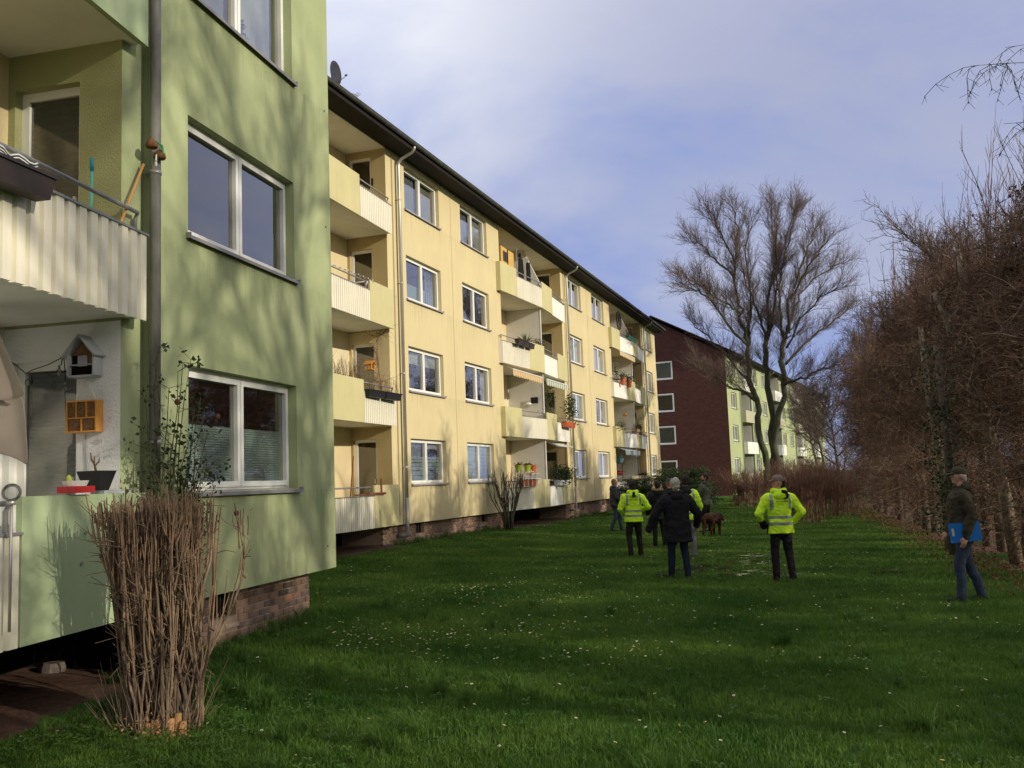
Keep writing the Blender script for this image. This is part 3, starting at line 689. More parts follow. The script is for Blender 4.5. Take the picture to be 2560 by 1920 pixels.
mb = MB(); mb.box(-12, -.005, S0 + .01, S1 - .01, ZT - .06, ZT); mb.build('ceiling', M_CEIL, YB)
vents_y = [(0.6, 1.2, .40, .73), (5.95, 6.5, .45, .73), (18.0, 18.6, .42, .73), (23.0, 23.6, .42, .73)]
mb = MB()
for a, b in ((-1.5, 8.1), (16.4, 25.75), (34.05, 38.4)): plinth(mb, a, b, gaps=[v for v in vents_y if a < v[0] < b])
mb.box(-12, -1.5, S0, S1 - .4, -.3, .74, 0)
for a, b in YL: mb.box(-1.6, -1.49, a - .3, b + .3, -.3, .74, 1)  # near-black back faces paint in the shade below each loggia
mb.build('foundation', [M_MORTAR, M_DARK], YB)
bricks(YB, -1.5, 8.1, 0.005, -0.195, rngb, limit=300, gaps=[(v[0] - .02, v[1] + .02, v[2] - .12, .8) for v in vents_y])
bricks(YB, 16.4, 25.75, 0.005, -0.195, rngb, limit=0, gaps=[(v[0] - .02, v[1] + .02, v[2] - .12, .8) for v in vents_y])
bricks(YB, 34.05, 38.4, 0.005, -0.195, rngb, limit=0)
for v in vents_y: vent(YB, *v, -0.195)
for a, b, st in YW:
    for k in range(4): window(YB, a, 1.86 + FH * k, b - a, 1.34, st[k])
for i, (a, b) in enumerate(YL):
    pts = [(0.18, a - 0.42), (0.42, (a + b) / 2 - .15), (0.18, b - 0.01)]
    for k in range(4):
        balcony_door(YB, b, k, 'full' if (i == 0 and k == 1) else 'dark')
        last = 'corr' if i == 0 else 'white'
        f1 = 'corr' if i < 2 else 'white'
        if k % 2 == 1: sp = [(0, 0, .37, 'solid'), (0, .37, 1, f1), (1, 0, .42, 'solid'), (1, .42, 1, last)]
        else: sp = [(0, 0, .62, f1), (0, .62, 1, 'solid'), (1, 0, .56, last), (1, .56, 1, 'solid')]
        if i == 0:
            sp = [(0, 0, .37, 'solid'), (0, .37, 1, 'corr')] + ([(1, 0, .51, 'solid'), (1, .51, 1, 'corr')] if k % 2 == 1 else [(1, 0, .63, 'corr'), (1, .63, 1, 'solid')])
        balcony(YB, k, pts, sp, M_BEIGE_PANEL, period=0.115)
    # partition between the two halves of the loggia
    c = (a + b) / 2 + .05
    for k in range(4):
        z0, z1 = 0.92 + FH * k, 3.52 + FH * k
        m = MB()
        if k < 3: m.box(-1.3, 0.22, c - .03, c + .03, z0, z1); m.box(0.22, 0.26, c - .04, c + .04, z0, z1)
        else:
            z1 = 11.6
            for y_, dr in ((c - .03, 1), (c + .03, -1)):
                m.poly([(-1.3, y_, z0), (0.22, y_, z0), (0.22, y_, z0 + 1.0), (-0.45, y_, z1), (-1.3, y_, z1)][::dr])
            for p, q in (((0.22, z0), (0.22, z0 + 1.0)), ((0.22, z0 + 1.0), (-0.45, z1))): m.poly([(p[0], c - .03, p[1]), (p[0], c + .03, p[1]), (q[0], c + .03, q[1]), (q[0], c - .03, q[1])])
            m.tube([(0.24, c, z0), (0.24, c, z0 + 1.0), (-0.43, c, z1)], 0.03, 6)
        m.build('balcony_partition', mat('off_white_partition', (0.66, 0.64, 0.58), 0.8, var=0.05), YB)
for s_ in (-0.60, 16.98, 34.62): downpipe(YB, s_, x=0.12, zb=0.45)
for s_ in (3.5, 20.9): mb = MB(); mb.box(0.001, 0.006, s_ - .006, s_ + .006, .74, ZT - .02); mb.build('joint_strip', mat('dull_joint', (0.36, 0.28, 0.14), 0.9), YB)
for s_ in (-0.86, 16.7, 34.4): mb = MB(); mb.tube([(0.03, s_, 1.0), (0.03, s_, 11.5)], 0.012, 6); mb.build('lightning_wire', MATS['dull_joint'], YB)
eaves(YB, S0 - .2, S1 + .25)

# ---------------------------------------------------------------- far building with the dark red brick gable
M_REDBRICK = mat('dark_red_brick_gable', (0.14, 0.045, 0.032), 0.92, var=0.0)
nt = M_REDBRICK.node_tree; bs = nt.nodes['Principled BSDF']
br = nt.nodes.new('ShaderNodeTexBrick'); tcn = nt.nodes.new('ShaderNodeTexCoord'); mpn = nt.nodes.new('ShaderNodeMapping'); mpn.inputs['Rotation'].default_value = (radians(90), 0, 0)
br.inputs['Scale'].default_value = 1.0; br.inputs['Brick Width'].default_value = 0.25; br.inputs['Row Height'].default_value = 0.083; br.inputs['Mortar Size'].default_value = 0.008
br.inputs['Color1'].default_value = (0.080, 0.030, 0.024, 1); br.inputs['Color2'].default_value = (0.125, 0.044, 0.033, 1); br.inputs['Mortar'].default_value = (0.085, 0.055, 0.045, 1)
nt.links.new(tcn.outputs['Object'], mpn.inputs['Vector']); nt.links.new(mpn.outputs[0], br.inputs['Vector']); nt.links.new(br.outputs['Color'], bs.inputs['Base Color'])
M_FGREEN = mat('pale_green_render', (0.40, 0.45, 0.24), 0.92, var=0.08, vscale=0.5, streak=0.3, spec=0.2)
RB = thing('apartment_building', 'distant apartment building with a dark red brick gable and pale green balcony side', 'building', (BR[0], BR[1], 0), -BR[2])
mb = MB()
cols = [('w', 1.4, 3.6), ('l', 5.1, 9.7), ('w', 10.5, 12.8), ('w', 15.0, 17.2), ('l', 19.9, 24.5), ('w', 25.2, 27.5), ('w', 29.6, 31.9), ('l', 33.7, 38.3), ('w', 39.0, 41.2), ('w', 43.3, 45.6), ('l', 47.6, 52.3), ('w', 53.1, 55.5)]
holes = []
for t, a, b in cols:
    for k in range(4):
        if t == 'w': holes.append((a, b, 1.75 + FH * k, 3.1 + FH * k))
        else: holes.append((a, b, .735 + FH * k, 3.4 + FH * k if k < 3 else 11.6, 'open'))
facade(mb, 0, 58.3, 0.0, ZT, holes, mi=0, room=.5)
for t, a, b in cols:
    if t == 'l':
        for k in range(4):
            z0 = .735 + FH * k; z1 = 3.4 + FH * k if k < 3 else 11.6; d = -1.2
            for q in ([(d, a, z0), (d, b, z0), (d, b, z1), (d, a, z1)], [(0, a, z0), (d, a, z0), (d, a, z1), (0, a, z1)], [(0, b, z0), (d, b, z0), (d, b, z1), (0, b, z1)], [(0, a, z1), (0, b, z1), (d, b, z1), (d, a, z1)], [(0, a, z0), (0, b, z0), (d, b, z0), (d, a, z0)]): mb.poly(q, 2)
gw = [(-6.05, -4.55, 1.55 + FH * k + (0.15 if k else 0), 3.0 + FH * k + (0.15 if k else 0)) for k in range(4)]
gm = MB(); facade(gm, -12, 0, 0, ZT, gw, mi=0, room=.5)          # gable sheet built facing +x, turned to face -y
for v in gm.v: pass
off = len(mb.v); mb.v += [(v[1], -v[0], v[2]) for v in gm.v]; mb.f += [tuple(i + off for i in f_) for f_ in gm.f]; mb.m += [3 if q == 0 else 1 for q in gm.m]
mb.poly([(0, 0, ZT), (-6, 0, 15.2), (-12, 0, ZT)], 3)
mb.poly([(0, 58.3, 0), (-12, 58.3, 0), (-12, 58.3, ZT), (-6, 58.3, 15.2), (0, 58.3, ZT)], 0); mb.poly([(-12, 0, 0), (-12, 58.3, 0), (-12, 58.3, ZT), (-12, 0, ZT)], 0)
mb.build('wall', [M_FGREEN, M_ROOM, mat('grey_green_niche', (0.27, 0.28, 0.19), 0.9, var=0.1), M_REDBRICK], RB)
j = 0; stf = ['sheer', 'dark', 'beige', 'dark', 'sheer']
for t, a, b in cols:
    for k in range(4):
        if t == 'w': window(RB, a, 1.75 + FH * k, b - a, 1.35, stf[(j * 7 + k * 3) % 5], far=True); 
        else:
            m = MB(); zb = .70 + FH * k; kk = 'w' if k % 2 else 'b'
            m.box(0.005, .35, a + .05, b - .05, zb, zb + .13); m.box(.33, .40, a, b, zb - .02, zb + 1.02); m.box(.005, .33, a, a + .05, zb - .02, zb + 1.02); m.box(.005, .33, b - .05, b, zb - .02, zb + 1.02)
            m.build('balcony', M_CORR_WHITE if kk == 'w' else mat('pale_grey_green_parapet', (0.46, 0.45, 0.32), 0.8, var=0.06, streak=.2), RB)
            m = MB(); m.box(-1.15, .3, (a + b) / 2 - .03, (a + b) / 2 + .03, zb + .1, zb + 2.5); m.build('balcony_partition', MATS['off_white_partition'], RB)
    j += 1
stg = ['dark', 'grey', 'dark', 'sheer']
for (a, b, z0, z1), st in zip(gw, stg):
    o = window(RB, 0, z0, b - a, z1 - z0, st, split=0, far=True, sill=False); o.location = (a, 0, z0); o.rotation_euler = (0, 0, radians(-90))
    m = MB(); w_, h_ = b - a, z1 - z0; t_ = .06
    m.box(-.12, .012, -.05, t_, -.05, h_ + .05); m.box(-.12, .012, w_ - t_, w_ + .05, -.05, h_ + .05); m.box(-.12, .012, t_, w_ - t_, -.05, t_); m.box(-.12, .012, t_, w_ - t_, h_ - t_, h_ + .05); m.build('surround', M_PVC, o)
eaves(RB, -.2, 58.5, ridge=15.35)
for s_ in (4.7, 18.5, 32.8, 46.9): downpipe(RB, s_, x=.1, dark=1)
# ---------------------------------------------------------------- ground and vegetation
LIMBS = [
  (0.3, 0.17, [(14.96, 55.33, -0.1), (14.74, 55.34, 1.34), (14.77, 55.16, 2.5), (14.29, 54.91, 4.33), (14.12, 54.68, 6.0), (13.85, 54.44, 7.81), (13.79, 54.24, 9.1)]),
  (0.15, 0.03, [(13.79, 54.24, 9.1), (13.35, 53.9, 10.49), (13.18, 53.61, 11.38), (12.98, 53.25, 12.86), (13.1, 52.9, 14.34), (13.15, 52.57, 15.6), (13.03, 52.27, 16.55)]),
  (0.12, 0.03, [(13.84, 54.23, 9.19), (14.06, 54.45, 10.25), (14.13, 54.55, 12.48), (14.14, 54.61, 15.03), (14.39, 54.8, 16.36)]),
  (0.32, 0.18, [(14.96, 55.33, -0.1), (14.95, 55.34, 1.34), (15.11, 55.32, 2.82), (15.09, 55.09, 6.21), (15.03, 55.01, 8.24), (15.06, 55.01, 9.42)]),
  (0.13, 0.03, [(15.06, 55.01, 9.42), (15.26, 55.0, 10.72), (15.41, 54.93, 12.5), (15.69, 54.95, 13.46), (15.94, 54.97, 14.4), (15.85, 54.92, 16.02), (15.86, 54.89, 17.5)]),
  (0.12, 0.03, [(15.11, 55.0, 9.54), (15.31, 54.6, 10.23), (15.68, 54.03, 12.62), (15.56, 53.49, 14.7), (15.59, 53.01, 16.2)]),
  (0.1, 0.025, [(15.02, 55.01, 9.49), (14.63, 54.31, 10.63), (14.14, 53.65, 11.42), (13.66, 52.97, 12.4), (13.16, 52.28, 13.54)]),
  (0.29, 0.17, [(14.96, 55.33, -0.1), (15.1, 55.32, 1.56), (15.19, 55.0, 3.48), (15.67, 54.6, 6.14), (15.78, 54.27, 8.11), (15.86, 54.01, 9.41)]),
  (0.12, 0.03, [(15.84, 54.01, 9.41), (15.74, 54.14, 10.25), (15.74, 54.21, 11.7), (15.94, 54.3, 12.95), (16.25, 54.42, 13.94), (16.81, 54.44, 15.85), (17.06, 54.53, 17.05)]),
  (0.13, 0.03, [(15.86, 54.0, 9.48), (15.99, 53.67, 9.75), (16.02, 53.19, 11.5), (16.66, 52.78, 12.62), (17.4, 52.36, 13.72), (17.82, 51.99, 14.39)]),
  (0.1, 0.025, [(15.96, 53.99, 9.63), (16.57, 54.33, 11.03), (17.13, 54.69, 12.15), (18.02, 55.08, 13.04), (19.28, 55.49, 13.76), (20.01, 55.94, 14.13)]),
  (0.12, 0.03, [(15.77, 54.38, 6.8), (16.14, 53.71, 6.97), (16.93, 53.03, 7.25), (17.76, 52.35, 7.48), (18.35, 51.67, 7.69)]),
  (0.11, 0.03, [(15.88, 54.26, 7.99), (17.14, 54.62, 9.14), (18.28, 55.0, 10.04), (19.44, 55.41, 10.69), (20.05, 55.84, 11.17)]),
  (0.12, 0.03, [(14.05, 54.66, 6.0), (13.32, 54.04, 6.44), (12.28, 53.43, 6.76), (11.38, 52.79, 7.32), (10.62, 52.19, 7.53)]),
  (0.11, 0.03, [(13.94, 54.57, 6.93), (13.44, 55.15, 7.84), (12.91, 55.76, 8.55), (11.87, 56.28, 10.07), (11.25, 56.89, 10.76)]),
  (0.11, 0.03, [(13.73, 54.23, 9.19), (12.66, 53.59, 10.16), (11.85, 52.95, 11.12), (11.15, 52.34, 11.77), (10.47, 51.77, 12.05), (9.72, 51.22, 12.07)]),
  (0.09, 0.025, [(13.26, 53.65, 10.97), (12.51, 52.91, 11.34), (11.58, 52.18, 11.61), (10.76, 51.41, 12.19), (9.87, 50.69, 12.4)]),
  (0.08, 0.025, [(12.92, 53.14, 12.98), (12.09, 53.85, 14.28), (11.5, 54.58, 15.25), (11.03, 55.37, 15.73)]),
  (0.07, 0.025, [(13.04, 53.06, 13.73), (12.49, 52.92, 15.12), (12.02, 52.83, 16.05), (11.81, 52.79, 16.4)]),
  (0.08, 0.025, [(16.35, 53.22, 12.23), (17.19, 53.71, 13.96), (17.92, 54.25, 15.25), (18.27, 54.84, 16.0)]),
  (0.08, 0.02, [(15.62, 55.15, 13.02), (16.46, 55.48, 14.65), (17.16, 55.78, 16.67), (17.71, 56.19, 17.51)]),
  (0.08, 0.025, [(15.79, 53.57, 8.83), (16.42, 52.75, 10.29), (17.38, 51.97, 11.37), (18.17, 51.26, 11.76)]),
]
M_LAWN = mat('lawn_turf', (0.022, 0.055, 0.009), 0.95, var=0.45, vscale=0.8, bump=1.0, bscale=45, hue2=(0.04, 0.08, 0.012), spec=0.1)
def M_grass(name, c, c2, sc):
    m = bpy.data.materials.new(name); m.use_nodes = True; nt = m.node_tree; b = nt.nodes['Principled BSDF']; N = nt.nodes.new; L = nt.links.new
    g = N('ShaderNodeNewGeometry'); n = N('ShaderNodeTexNoise'); n.inputs['Scale'].default_value = sc; n.inputs['Detail'].default_value = 5; L(g.outputs['Position'], n.inputs['Vector'])
    n2 = N('ShaderNodeTexNoise'); n2.inputs['Scale'].default_value = 45; L(g.outputs['Position'], n2.inputs['Vector'])
    ad = N('ShaderNodeMath'); ad.operation = 'MULTIPLY_ADD'; ad.inputs[1].default_value = 0.55; L(n2.outputs['Fac'], ad.inputs[0]); L(n.outputs['Fac'], ad.inputs[2])
    rp = N('ShaderNodeValToRGB'); rp.color_ramp.elements[0].position = 0.6; rp.color_ramp.elements[0].color = (*c, 1); rp.color_ramp.elements[1].position = 0.98; rp.color_ramp.elements[1].color = (*c2, 1)
    L(ad.outputs[0], rp.inputs['Fac']); L(rp.outputs['Color'], b.inputs['Base Color']); b.inputs['Roughness'].default_value = 0.55; b.inputs['Specular IOR Level'].default_value = 0.3
    tr = N('ShaderNodeBsdfTranslucent'); L(rp.outputs['Color'], tr.inputs['Color']); mx_ = N('ShaderNodeMixShader'); mx_.inputs[0].default_value = 0.38
    L(b.outputs[0], mx_.inputs[1]); L(tr.outputs[0], mx_.inputs[2]); L(mx_.outputs[0], nt.nodes['Material Output'].inputs[0]); return m
M_BLADE = M_grass('grass_blades', (0.038, 0.108, 0.013), (0.140, 0.240, 0.036), 0.55)
M_BLADE2 = M_grass('tall_grass_blades', (0.034, 0.095, 0.012), (0.11, 0.20, 0.035), 1.2)

def ground_sheet():
    xs = np.concatenate([[-600, -200, -80, -40], np.arange(-24, 36.1, 0.75), [45, 70, 120, 250, 600]])
    ys = np.concatenate([[-300, -100, -40], np.arange(-20, 62.1, 0.75), [70, 85, 110, 150, 250, 500, 1200]])
    V = [(x, y, gh(x, y) if (-24 <= x <= 36 and -20 <= y <= 62) else 0.0) for y in ys for x in xs]; nx = len(xs)
    F = np.array([(j * nx + i, j * nx + i + 1, (j + 1) * nx + i + 1, (j + 1) * nx + i) for j in range(len(ys) - 1) for i in range(nx - 1)])
    return setting(link('lawn', quad_mesh('lawn', V, F, M_LAWN, smooth=True)))
ground_sheet()

HROW = lambda y: 8.75 - 0.262 * (15.0 - y)                         # centre line of the tall hedge
def patch(name, pts, m, dz=0.006, sub=5):
    """irregular flat patch following the ground, pts = outline"""
    n = len(pts); cx = sum(p[0] for p in pts) / n; cy = sum(p[1] for p in pts) / n; V = []; 
    for r_ in range(sub + 1):
        t = r_ / sub
        for p in pts:
            x, y = cx + (p[0] - cx) * t, cy + (p[1] - cy) * t; V.append((x, y, gh(x, y) + dz))
    F = [(r_ * n + i, r_ * n + (i + 1) % n, (r_ + 1) * n + (i + 1) % n, (r_ + 1) * n + i) for r_ in range(sub) for i in range(n)]
    me = bpy.data.meshes.new(name); me.from_pydata(V, [], F); me.materials.append(m); me.polygons.foreach_set('use_smooth', [True] * len(F)); return link(name, me)
rs = random.Random(3)
def wob(pts, a=0.12, k=6):
    out = []
    for i in range(len(pts)):
        p, q = pts[i], pts[(i + 1) % len(pts)]
        for j in range(k):
            t = j / k; out.append((p[0] + (q[0] - p[0]) * t + rs.uniform(-a, a), p[1] + (q[1] - p[1]) * t + rs.uniform(-a, a)))
    return out
def loc_pts(b, L_): return [tuple(to_world(b, d, s)[:2]) for d, s in L_]
def strip(name, b, d0, d1, s0, s1, m, dz, step=0.5, wobble=0.12):
    ds = [d0, d0 * .6 + d1 * .4, d1]; n = int((s1 - s0) / step) + 1; V = []
    for i in range(n + 1):
        s_ = s0 + (s1 - s0) * i / n
        for j, d in enumerate(ds):
            dd = d + (rs.uniform(-wobble, wobble) * 1.5 if j == 2 else 0); p = to_world(b, dd, s_); V.append((p.x, p.y, gh(p.x, p.y) + (dz if j < 2 else -.004)))
    F = [(i * 3 + j, i * 3 + j + 1, (i + 1) * 3 + j + 1, (i + 1) * 3 + j) for i in range(n) for j in range(2)]
    me = bpy.data.meshes.new(name); me.from_pydata(V, [], F); me.materials.append(m); return setting(link(name, me))
strip('soil', BG, -1.5, 0.55, -12.5, -4.2, M_SOIL, 0.03)
strip('soil', BY, -1.5, 0.62, -9.5, -1.2, M_SOIL, 0.035)
strip('soil', BY, -1.5, 0.75, 8.1, 16.5, M_SOIL, 0.035)
strip('soil', BY, -1.5, 0.6, 25.8, 34.0, M_SOIL, 0.035)
BH = (HROW(15.0), 15.0, atan2(0.262, 1.0))
strip('leaf_litter', BH, 3.5, -1.2, -30, 36, M_LITTER, 0.02, step=.35, wobble=0.2)

# instanced ground cover (countless blades, daisies, clover): geometry nodes on point clouds
def scatter(name, P, protos, smin, smax, kind_mat=None, tilt=0.0, seed=0):
    me = bpy.data.meshes.new(name); P = np.asarray(P, np.float32); me.vertices.add(len(P)); me.vertices.foreach_set('co', P.ravel())
    o = link(name, me); o['kind'] = 'stuff'
    pc = bpy.data.collections.new(name + '_shapes')
    for i, pm in enumerate(protos):
        q = bpy.data.objects.new('shape', pm); pc.objects.link(q)
    ng = bpy.data.node_groups.new(name, 'GeometryNodeTree')
    ng.interface.new_socket('Geometry', in_out='INPUT', socket_type='NodeSocketGeometry'); ng.interface.new_socket('Geometry', in_out='OUTPUT', socket_type='NodeSocketGeometry')
    N = ng.nodes.new; L = ng.links.new
    gi, go = N('NodeGroupInput'), N('NodeGroupOutput'); ins = N('GeometryNodeInstanceOnPoints'); ci = N('GeometryNodeCollectionInfo')
    ci.inputs['Collection'].default_value = pc; ci.inputs['Separate Children'].default_value = True; ci.inputs['Reset Children'].default_value = True
    ins.inputs['Pick Instance'].default_value = True
    rr = N('FunctionNodeRandomValue'); rr.data_type = 'FLOAT_VECTOR'; rr.inputs['Min'].default_value = (-tilt, -tilt, 0); rr.inputs['Max'].default_value = (tilt, tilt, 6.283); rr.inputs['Seed'].default_value = seed
    sc = N('FunctionNodeRandomValue'); sc.data_type = 'FLOAT'; sc.inputs[2].default_value = smin; sc.inputs[3].default_value = smax; sc.inputs['Seed'].default_value = seed + 1
    L(gi.outputs[0], ins.inputs['Points']); L(ci.outputs[0], ins.inputs['Instance']); L(rr.outputs[0], ins.inputs['Rotation']); L(sc.outputs[1], ins.inputs['Scale']); L(ins.outputs[0], go.inputs[0])
    md = o.modifiers.new('scatter', 'NODES'); md.node_group = ng; return o
def blades(name, rng, n, size, h0, h1, w, m, lean=0.5, seg=2, clump=0):
    if clump:
        cc = rng.uniform(-size / 2, size / 2, (clump, 2)); base = cc[rng.integers(0, clump, n)] + rng.normal(size=(n, 2)) * size * 0.05
    else: base = rng.uniform(-size / 2, size / 2, (n, 2))
    a = rng.uniform(0, 2 * pi, n); h = rng.uniform(h0, h1, n); ln = rng.uniform(0.1, lean, n) * h; sd = rng.uniform(0, 2 * pi, n)
    V = []; F = []
    dx, dy = np.cos(a) * ln, np.sin(a) * ln; wx, wy = np.cos(sd) * w / 2, np.sin(sd) * w / 2
    z0 = -0.01
    b0 = np.stack([base[:, 0] - wx, base[:, 1] - wy, np.full(n, z0)], 1); b1 = np.stack([base[:, 0] + wx, base[:, 1] + wy, np.full(n, z0)], 1)
    c0 = np.stack([base[:, 0] - wx * .8 + dx * .35, base[:, 1] - wy * .8 + dy * .35, h * .6], 1); c1 = np.stack([base[:, 0] + wx * .8 + dx * .35, base[:, 1] + wy * .8 + dy * .35, h * .6], 1)
    t0 = np.stack([base[:, 0] + dx - wx * .15, base[:, 1] + dy - wy * .15, h], 1); t1 = np.stack([base[:, 0] + dx + wx * .15, base[:, 1] + dy + wy * .15, h], 1)
    V = np.stack([b0, b1, c0, c1, t0, t1], 1).reshape(-1, 3); i = (np.arange(n) * 6)[:, None]
    F = np.concatenate([i + np.array([[0, 1, 3, 2]]), i + np.array([[2, 3, 5, 4]])], 0)
    return quad_mesh(name, V, F, m)
rg = np.random.default_rng(1)
def blocked(x, y):
    d, s_ = to_local(BG, x, y)
    if s_ < -0.4 and d < -0.19: return True
    if -12.5 < s_ < -4.75 and d < 0.5: return True
    d, s_ = to_local(BY, x, y)
    if s_ < 38.4 and d < -0.19: return True
    if d < 0.55 and any(a < s_ < b for a, b in ((-9.5, -1.3), (8.2, 16.3), (25.9, 34))): return True
    return False
def grid_pts(y0, y1, step, jit=0.4, xmin=None, margin=1.5, hedge=True):
    P = []
    for y in np.arange(y0, y1, step):
        for x in np.arange(-y * 0.60 - margin, y * 0.60 + margin, step):
            xx, yy = x + rg.uniform(-jit, jit) * step, y + rg.uniform(-jit, jit) * step
            if blocked(xx, yy): continue
            if (xx + 2.79) ** 2 / .10 + (yy - 7.25) ** 2 / .10 < 1: continue
            if hedge and xx > HROW(yy) - 1.15: continue
            P.append((xx, yy, gh(xx, yy)))
    return P
near_p = [blades('blade_patch', np.random.default_rng(20 + i), 330, 0.55, 0.03, 0.075, 0.0055, M_BLADE, 0.9, clump=40) for i in range(5)]
mid_p = [blades('blade_patch_wide', np.random.default_rng(40 + i), 340, 1.0, 0.025, 0.06, 0.012, M_BLADE, 0.9, clump=60) for i in range(5)]
far_p = [blades('blade_patch_far', np.random.default_rng(60 + i), 260, 2.0, 0.02, 0.06, 0.03, M_BLADE, 0.9) for i in range(4)]
scatter('grass', grid_pts(4.6, 14.5, 0.30), near_p, 0.8, 1.25, seed=2)
scatter('grass', grid_pts(14.2, 34, 0.55), mid_p, 0.9, 1.2, seed=3)
scatter('grass', grid_pts(33, 75, 1.2), far_p, 0.9, 1.2, seed=4)
tall = [blades('tuft', np.random.default_rng(80 + i), 70, 0.16, 0.07, 0.2, 0.006, M_BLADE2, 1.0, clump=4) for i in range(5)]
P = []
for c in range(420):
    x, y = rg.uniform(-3, 5), rg.uniform(4.8, 14); 
    if noise.noise(Vector((x * 0.9, y * 0.9, 0))) > 0.12 and not blocked(x, y): P.append((x, y, gh(x, y)))
for s_ in np.arange(-4.4, 0.1, 0.13): q = to_world(BG, rg.uniform(-.14, 0.1), s_); P.append((q.x, q.y, gh(q.x, q.y)))
for s_ in np.arange(-1.4, 38, 0.3):
    if not any(a < s_ < b for a, b in ((8.2, 16.3), (25.9, 34))): q = to_world(BY, rg.uniform(-.12, 0.15), s_); P.append((q.x, q.y, gh(q.x, q.y)))
for i in range(150): P.append((-3.5 + rg.normal() * .55, 8.35 + rg.normal() * .6, gh(-3.4, 8.3)))
scatter('tall_grass', [p for p in P if not blocked(p[0], p[1]) and (p[0] + 2.8) ** 2 + (p[1] - 7.2) ** 2 > .45], tall, 0.7, 1.25, seed=6)
# clover and broad ground leaves round the foreground shrub
lf = MB()
for i in range(3):
    a = i * 2.1; lf.poly([(0, 0, .045), (.02 * cos(a - .5), .02 * sin(a - .5), .05), (.03 * cos(a), .03 * sin(a), .048), (.02 * cos(a + .5), .02 * sin(a + .5), .05)])
clover = [lf.mesh('clover_leaf', M_BLADE2)]
P = [(-2.9 + rg.normal() * 1.0, 7.0 + rg.normal() * .8, 0) for i in range(1500)] + [(rg.uniform(-4, 5), rg.uniform(5, 12), 0) for i in range(1200)]
scatter('clover', [(x, y, gh(x, y)) for x, y, _ in P if not blocked(x, y)], clover, 0.6, 1.6, tilt=.3, seed=8)
# daisies
dm = MB(); 
for i in range(8):
    a = 2 * pi * i / 8; dm.poly([(0.003 * cos(a), 0.003 * sin(a), .062), (.012 * cos(a - .3), .012 * sin(a - .3), .064), (.013 * cos(a + .3), .013 * sin(a + .3), .064)])
dm.ellipsoid((0, 0, .064), (.005, .005, .004), 6, 4, 1); dm.tube([(0, 0, 0), (0, 0, .06)], .0015, 3, 2)
daisy = [dm.mesh('daisy', [mat('white_petals', (0.82, 0.82, 0.78), 0.6), mat('yellow_florets', (0.7, 0.5, 0.05), 0.7), M_BLADE])]
P = []
def daisy_at(x, y):
    if not blocked(x, y) and x < HROW(y) - 1.6: P.append((x, y, gh(x, y) + rg.uniform(-.02, .01)))
for i in range(260): daisy_at(rg.uniform(-4, 8), rg.uniform(5.2, 13))
for i in range(2300):
    y = 8.5 + 32 * rg.random() ** 1.5; x = rg.uniform(-4, 8 + y * .1)
    if noise.noise(Vector((x * .35, y * .35, 3))) > -0.05 and (y > 12 or x < 1): daisy_at(x, y)
for c in range(46):
    cx, cy = rg.uniform(-2.5, 1.5), rg.uniform(10, 17)
    for i in range(int(rg.integers(4, 16))): daisy_at(cx + rg.normal() * .25, cy + rg.normal() * .25)
scatter('daisies', P, daisy, 0.7, 1.2, tilt=.35, seed=9)
# waterlogged spots glinting between the blades
M_WATER = mat('shallow_standing_water', (0.02, 0.022, 0.015), 0.12, spec=0.8)
mbw = MB()
for (cx, cy, rx_, ry_, n) in ((4.0, 19.3, 1.2, 2.2, 60), (5.2, 20.8, 1.0, .9, 22), (4.4, 24.3, 1.1, .5, 12), (4.3, 17.0, 0.6, .7, 8), (6.3, 16.6, .6, .5, 5), (3.3, 18.2, .9, .4, 6)):
    for i in range(n):
        x, y = cx + rg.normal() * rx_ * .55, cy + rg.normal() * ry_ * .6; r_ = rg.uniform(.03, .12); k = 9
        mbw.poly([(x + r_ * 1.6 * cos(a) * rg.uniform(.6, 1.1), y + r_ * sin(a) * rg.uniform(.6, 1.1), gh(x, y) + 0.043) for a in np.linspace(0, 2 * pi, k, endpoint=False)])
setting(mbw.build('puddle_water', M_WATER))

# fallen leaves along the hedge
fl = leaf_mesh('fallen_leaf', [(0, 0, 0.02)], 0.06, np.random.default_rng(3), M_HLEAF)
P = []
for i in range(5200):
    y = rg.uniform(9, 44); x = HROW(y) - 1.3 + rg.normal() * .3 + abs(rg.normal()) * .6; P.append((x, y, gh(x, y) + rg.uniform(.0, .05)))
scatter('fallen_leaves', P, [fl], 0.5, 1.4, tilt=1.2, seed=12)

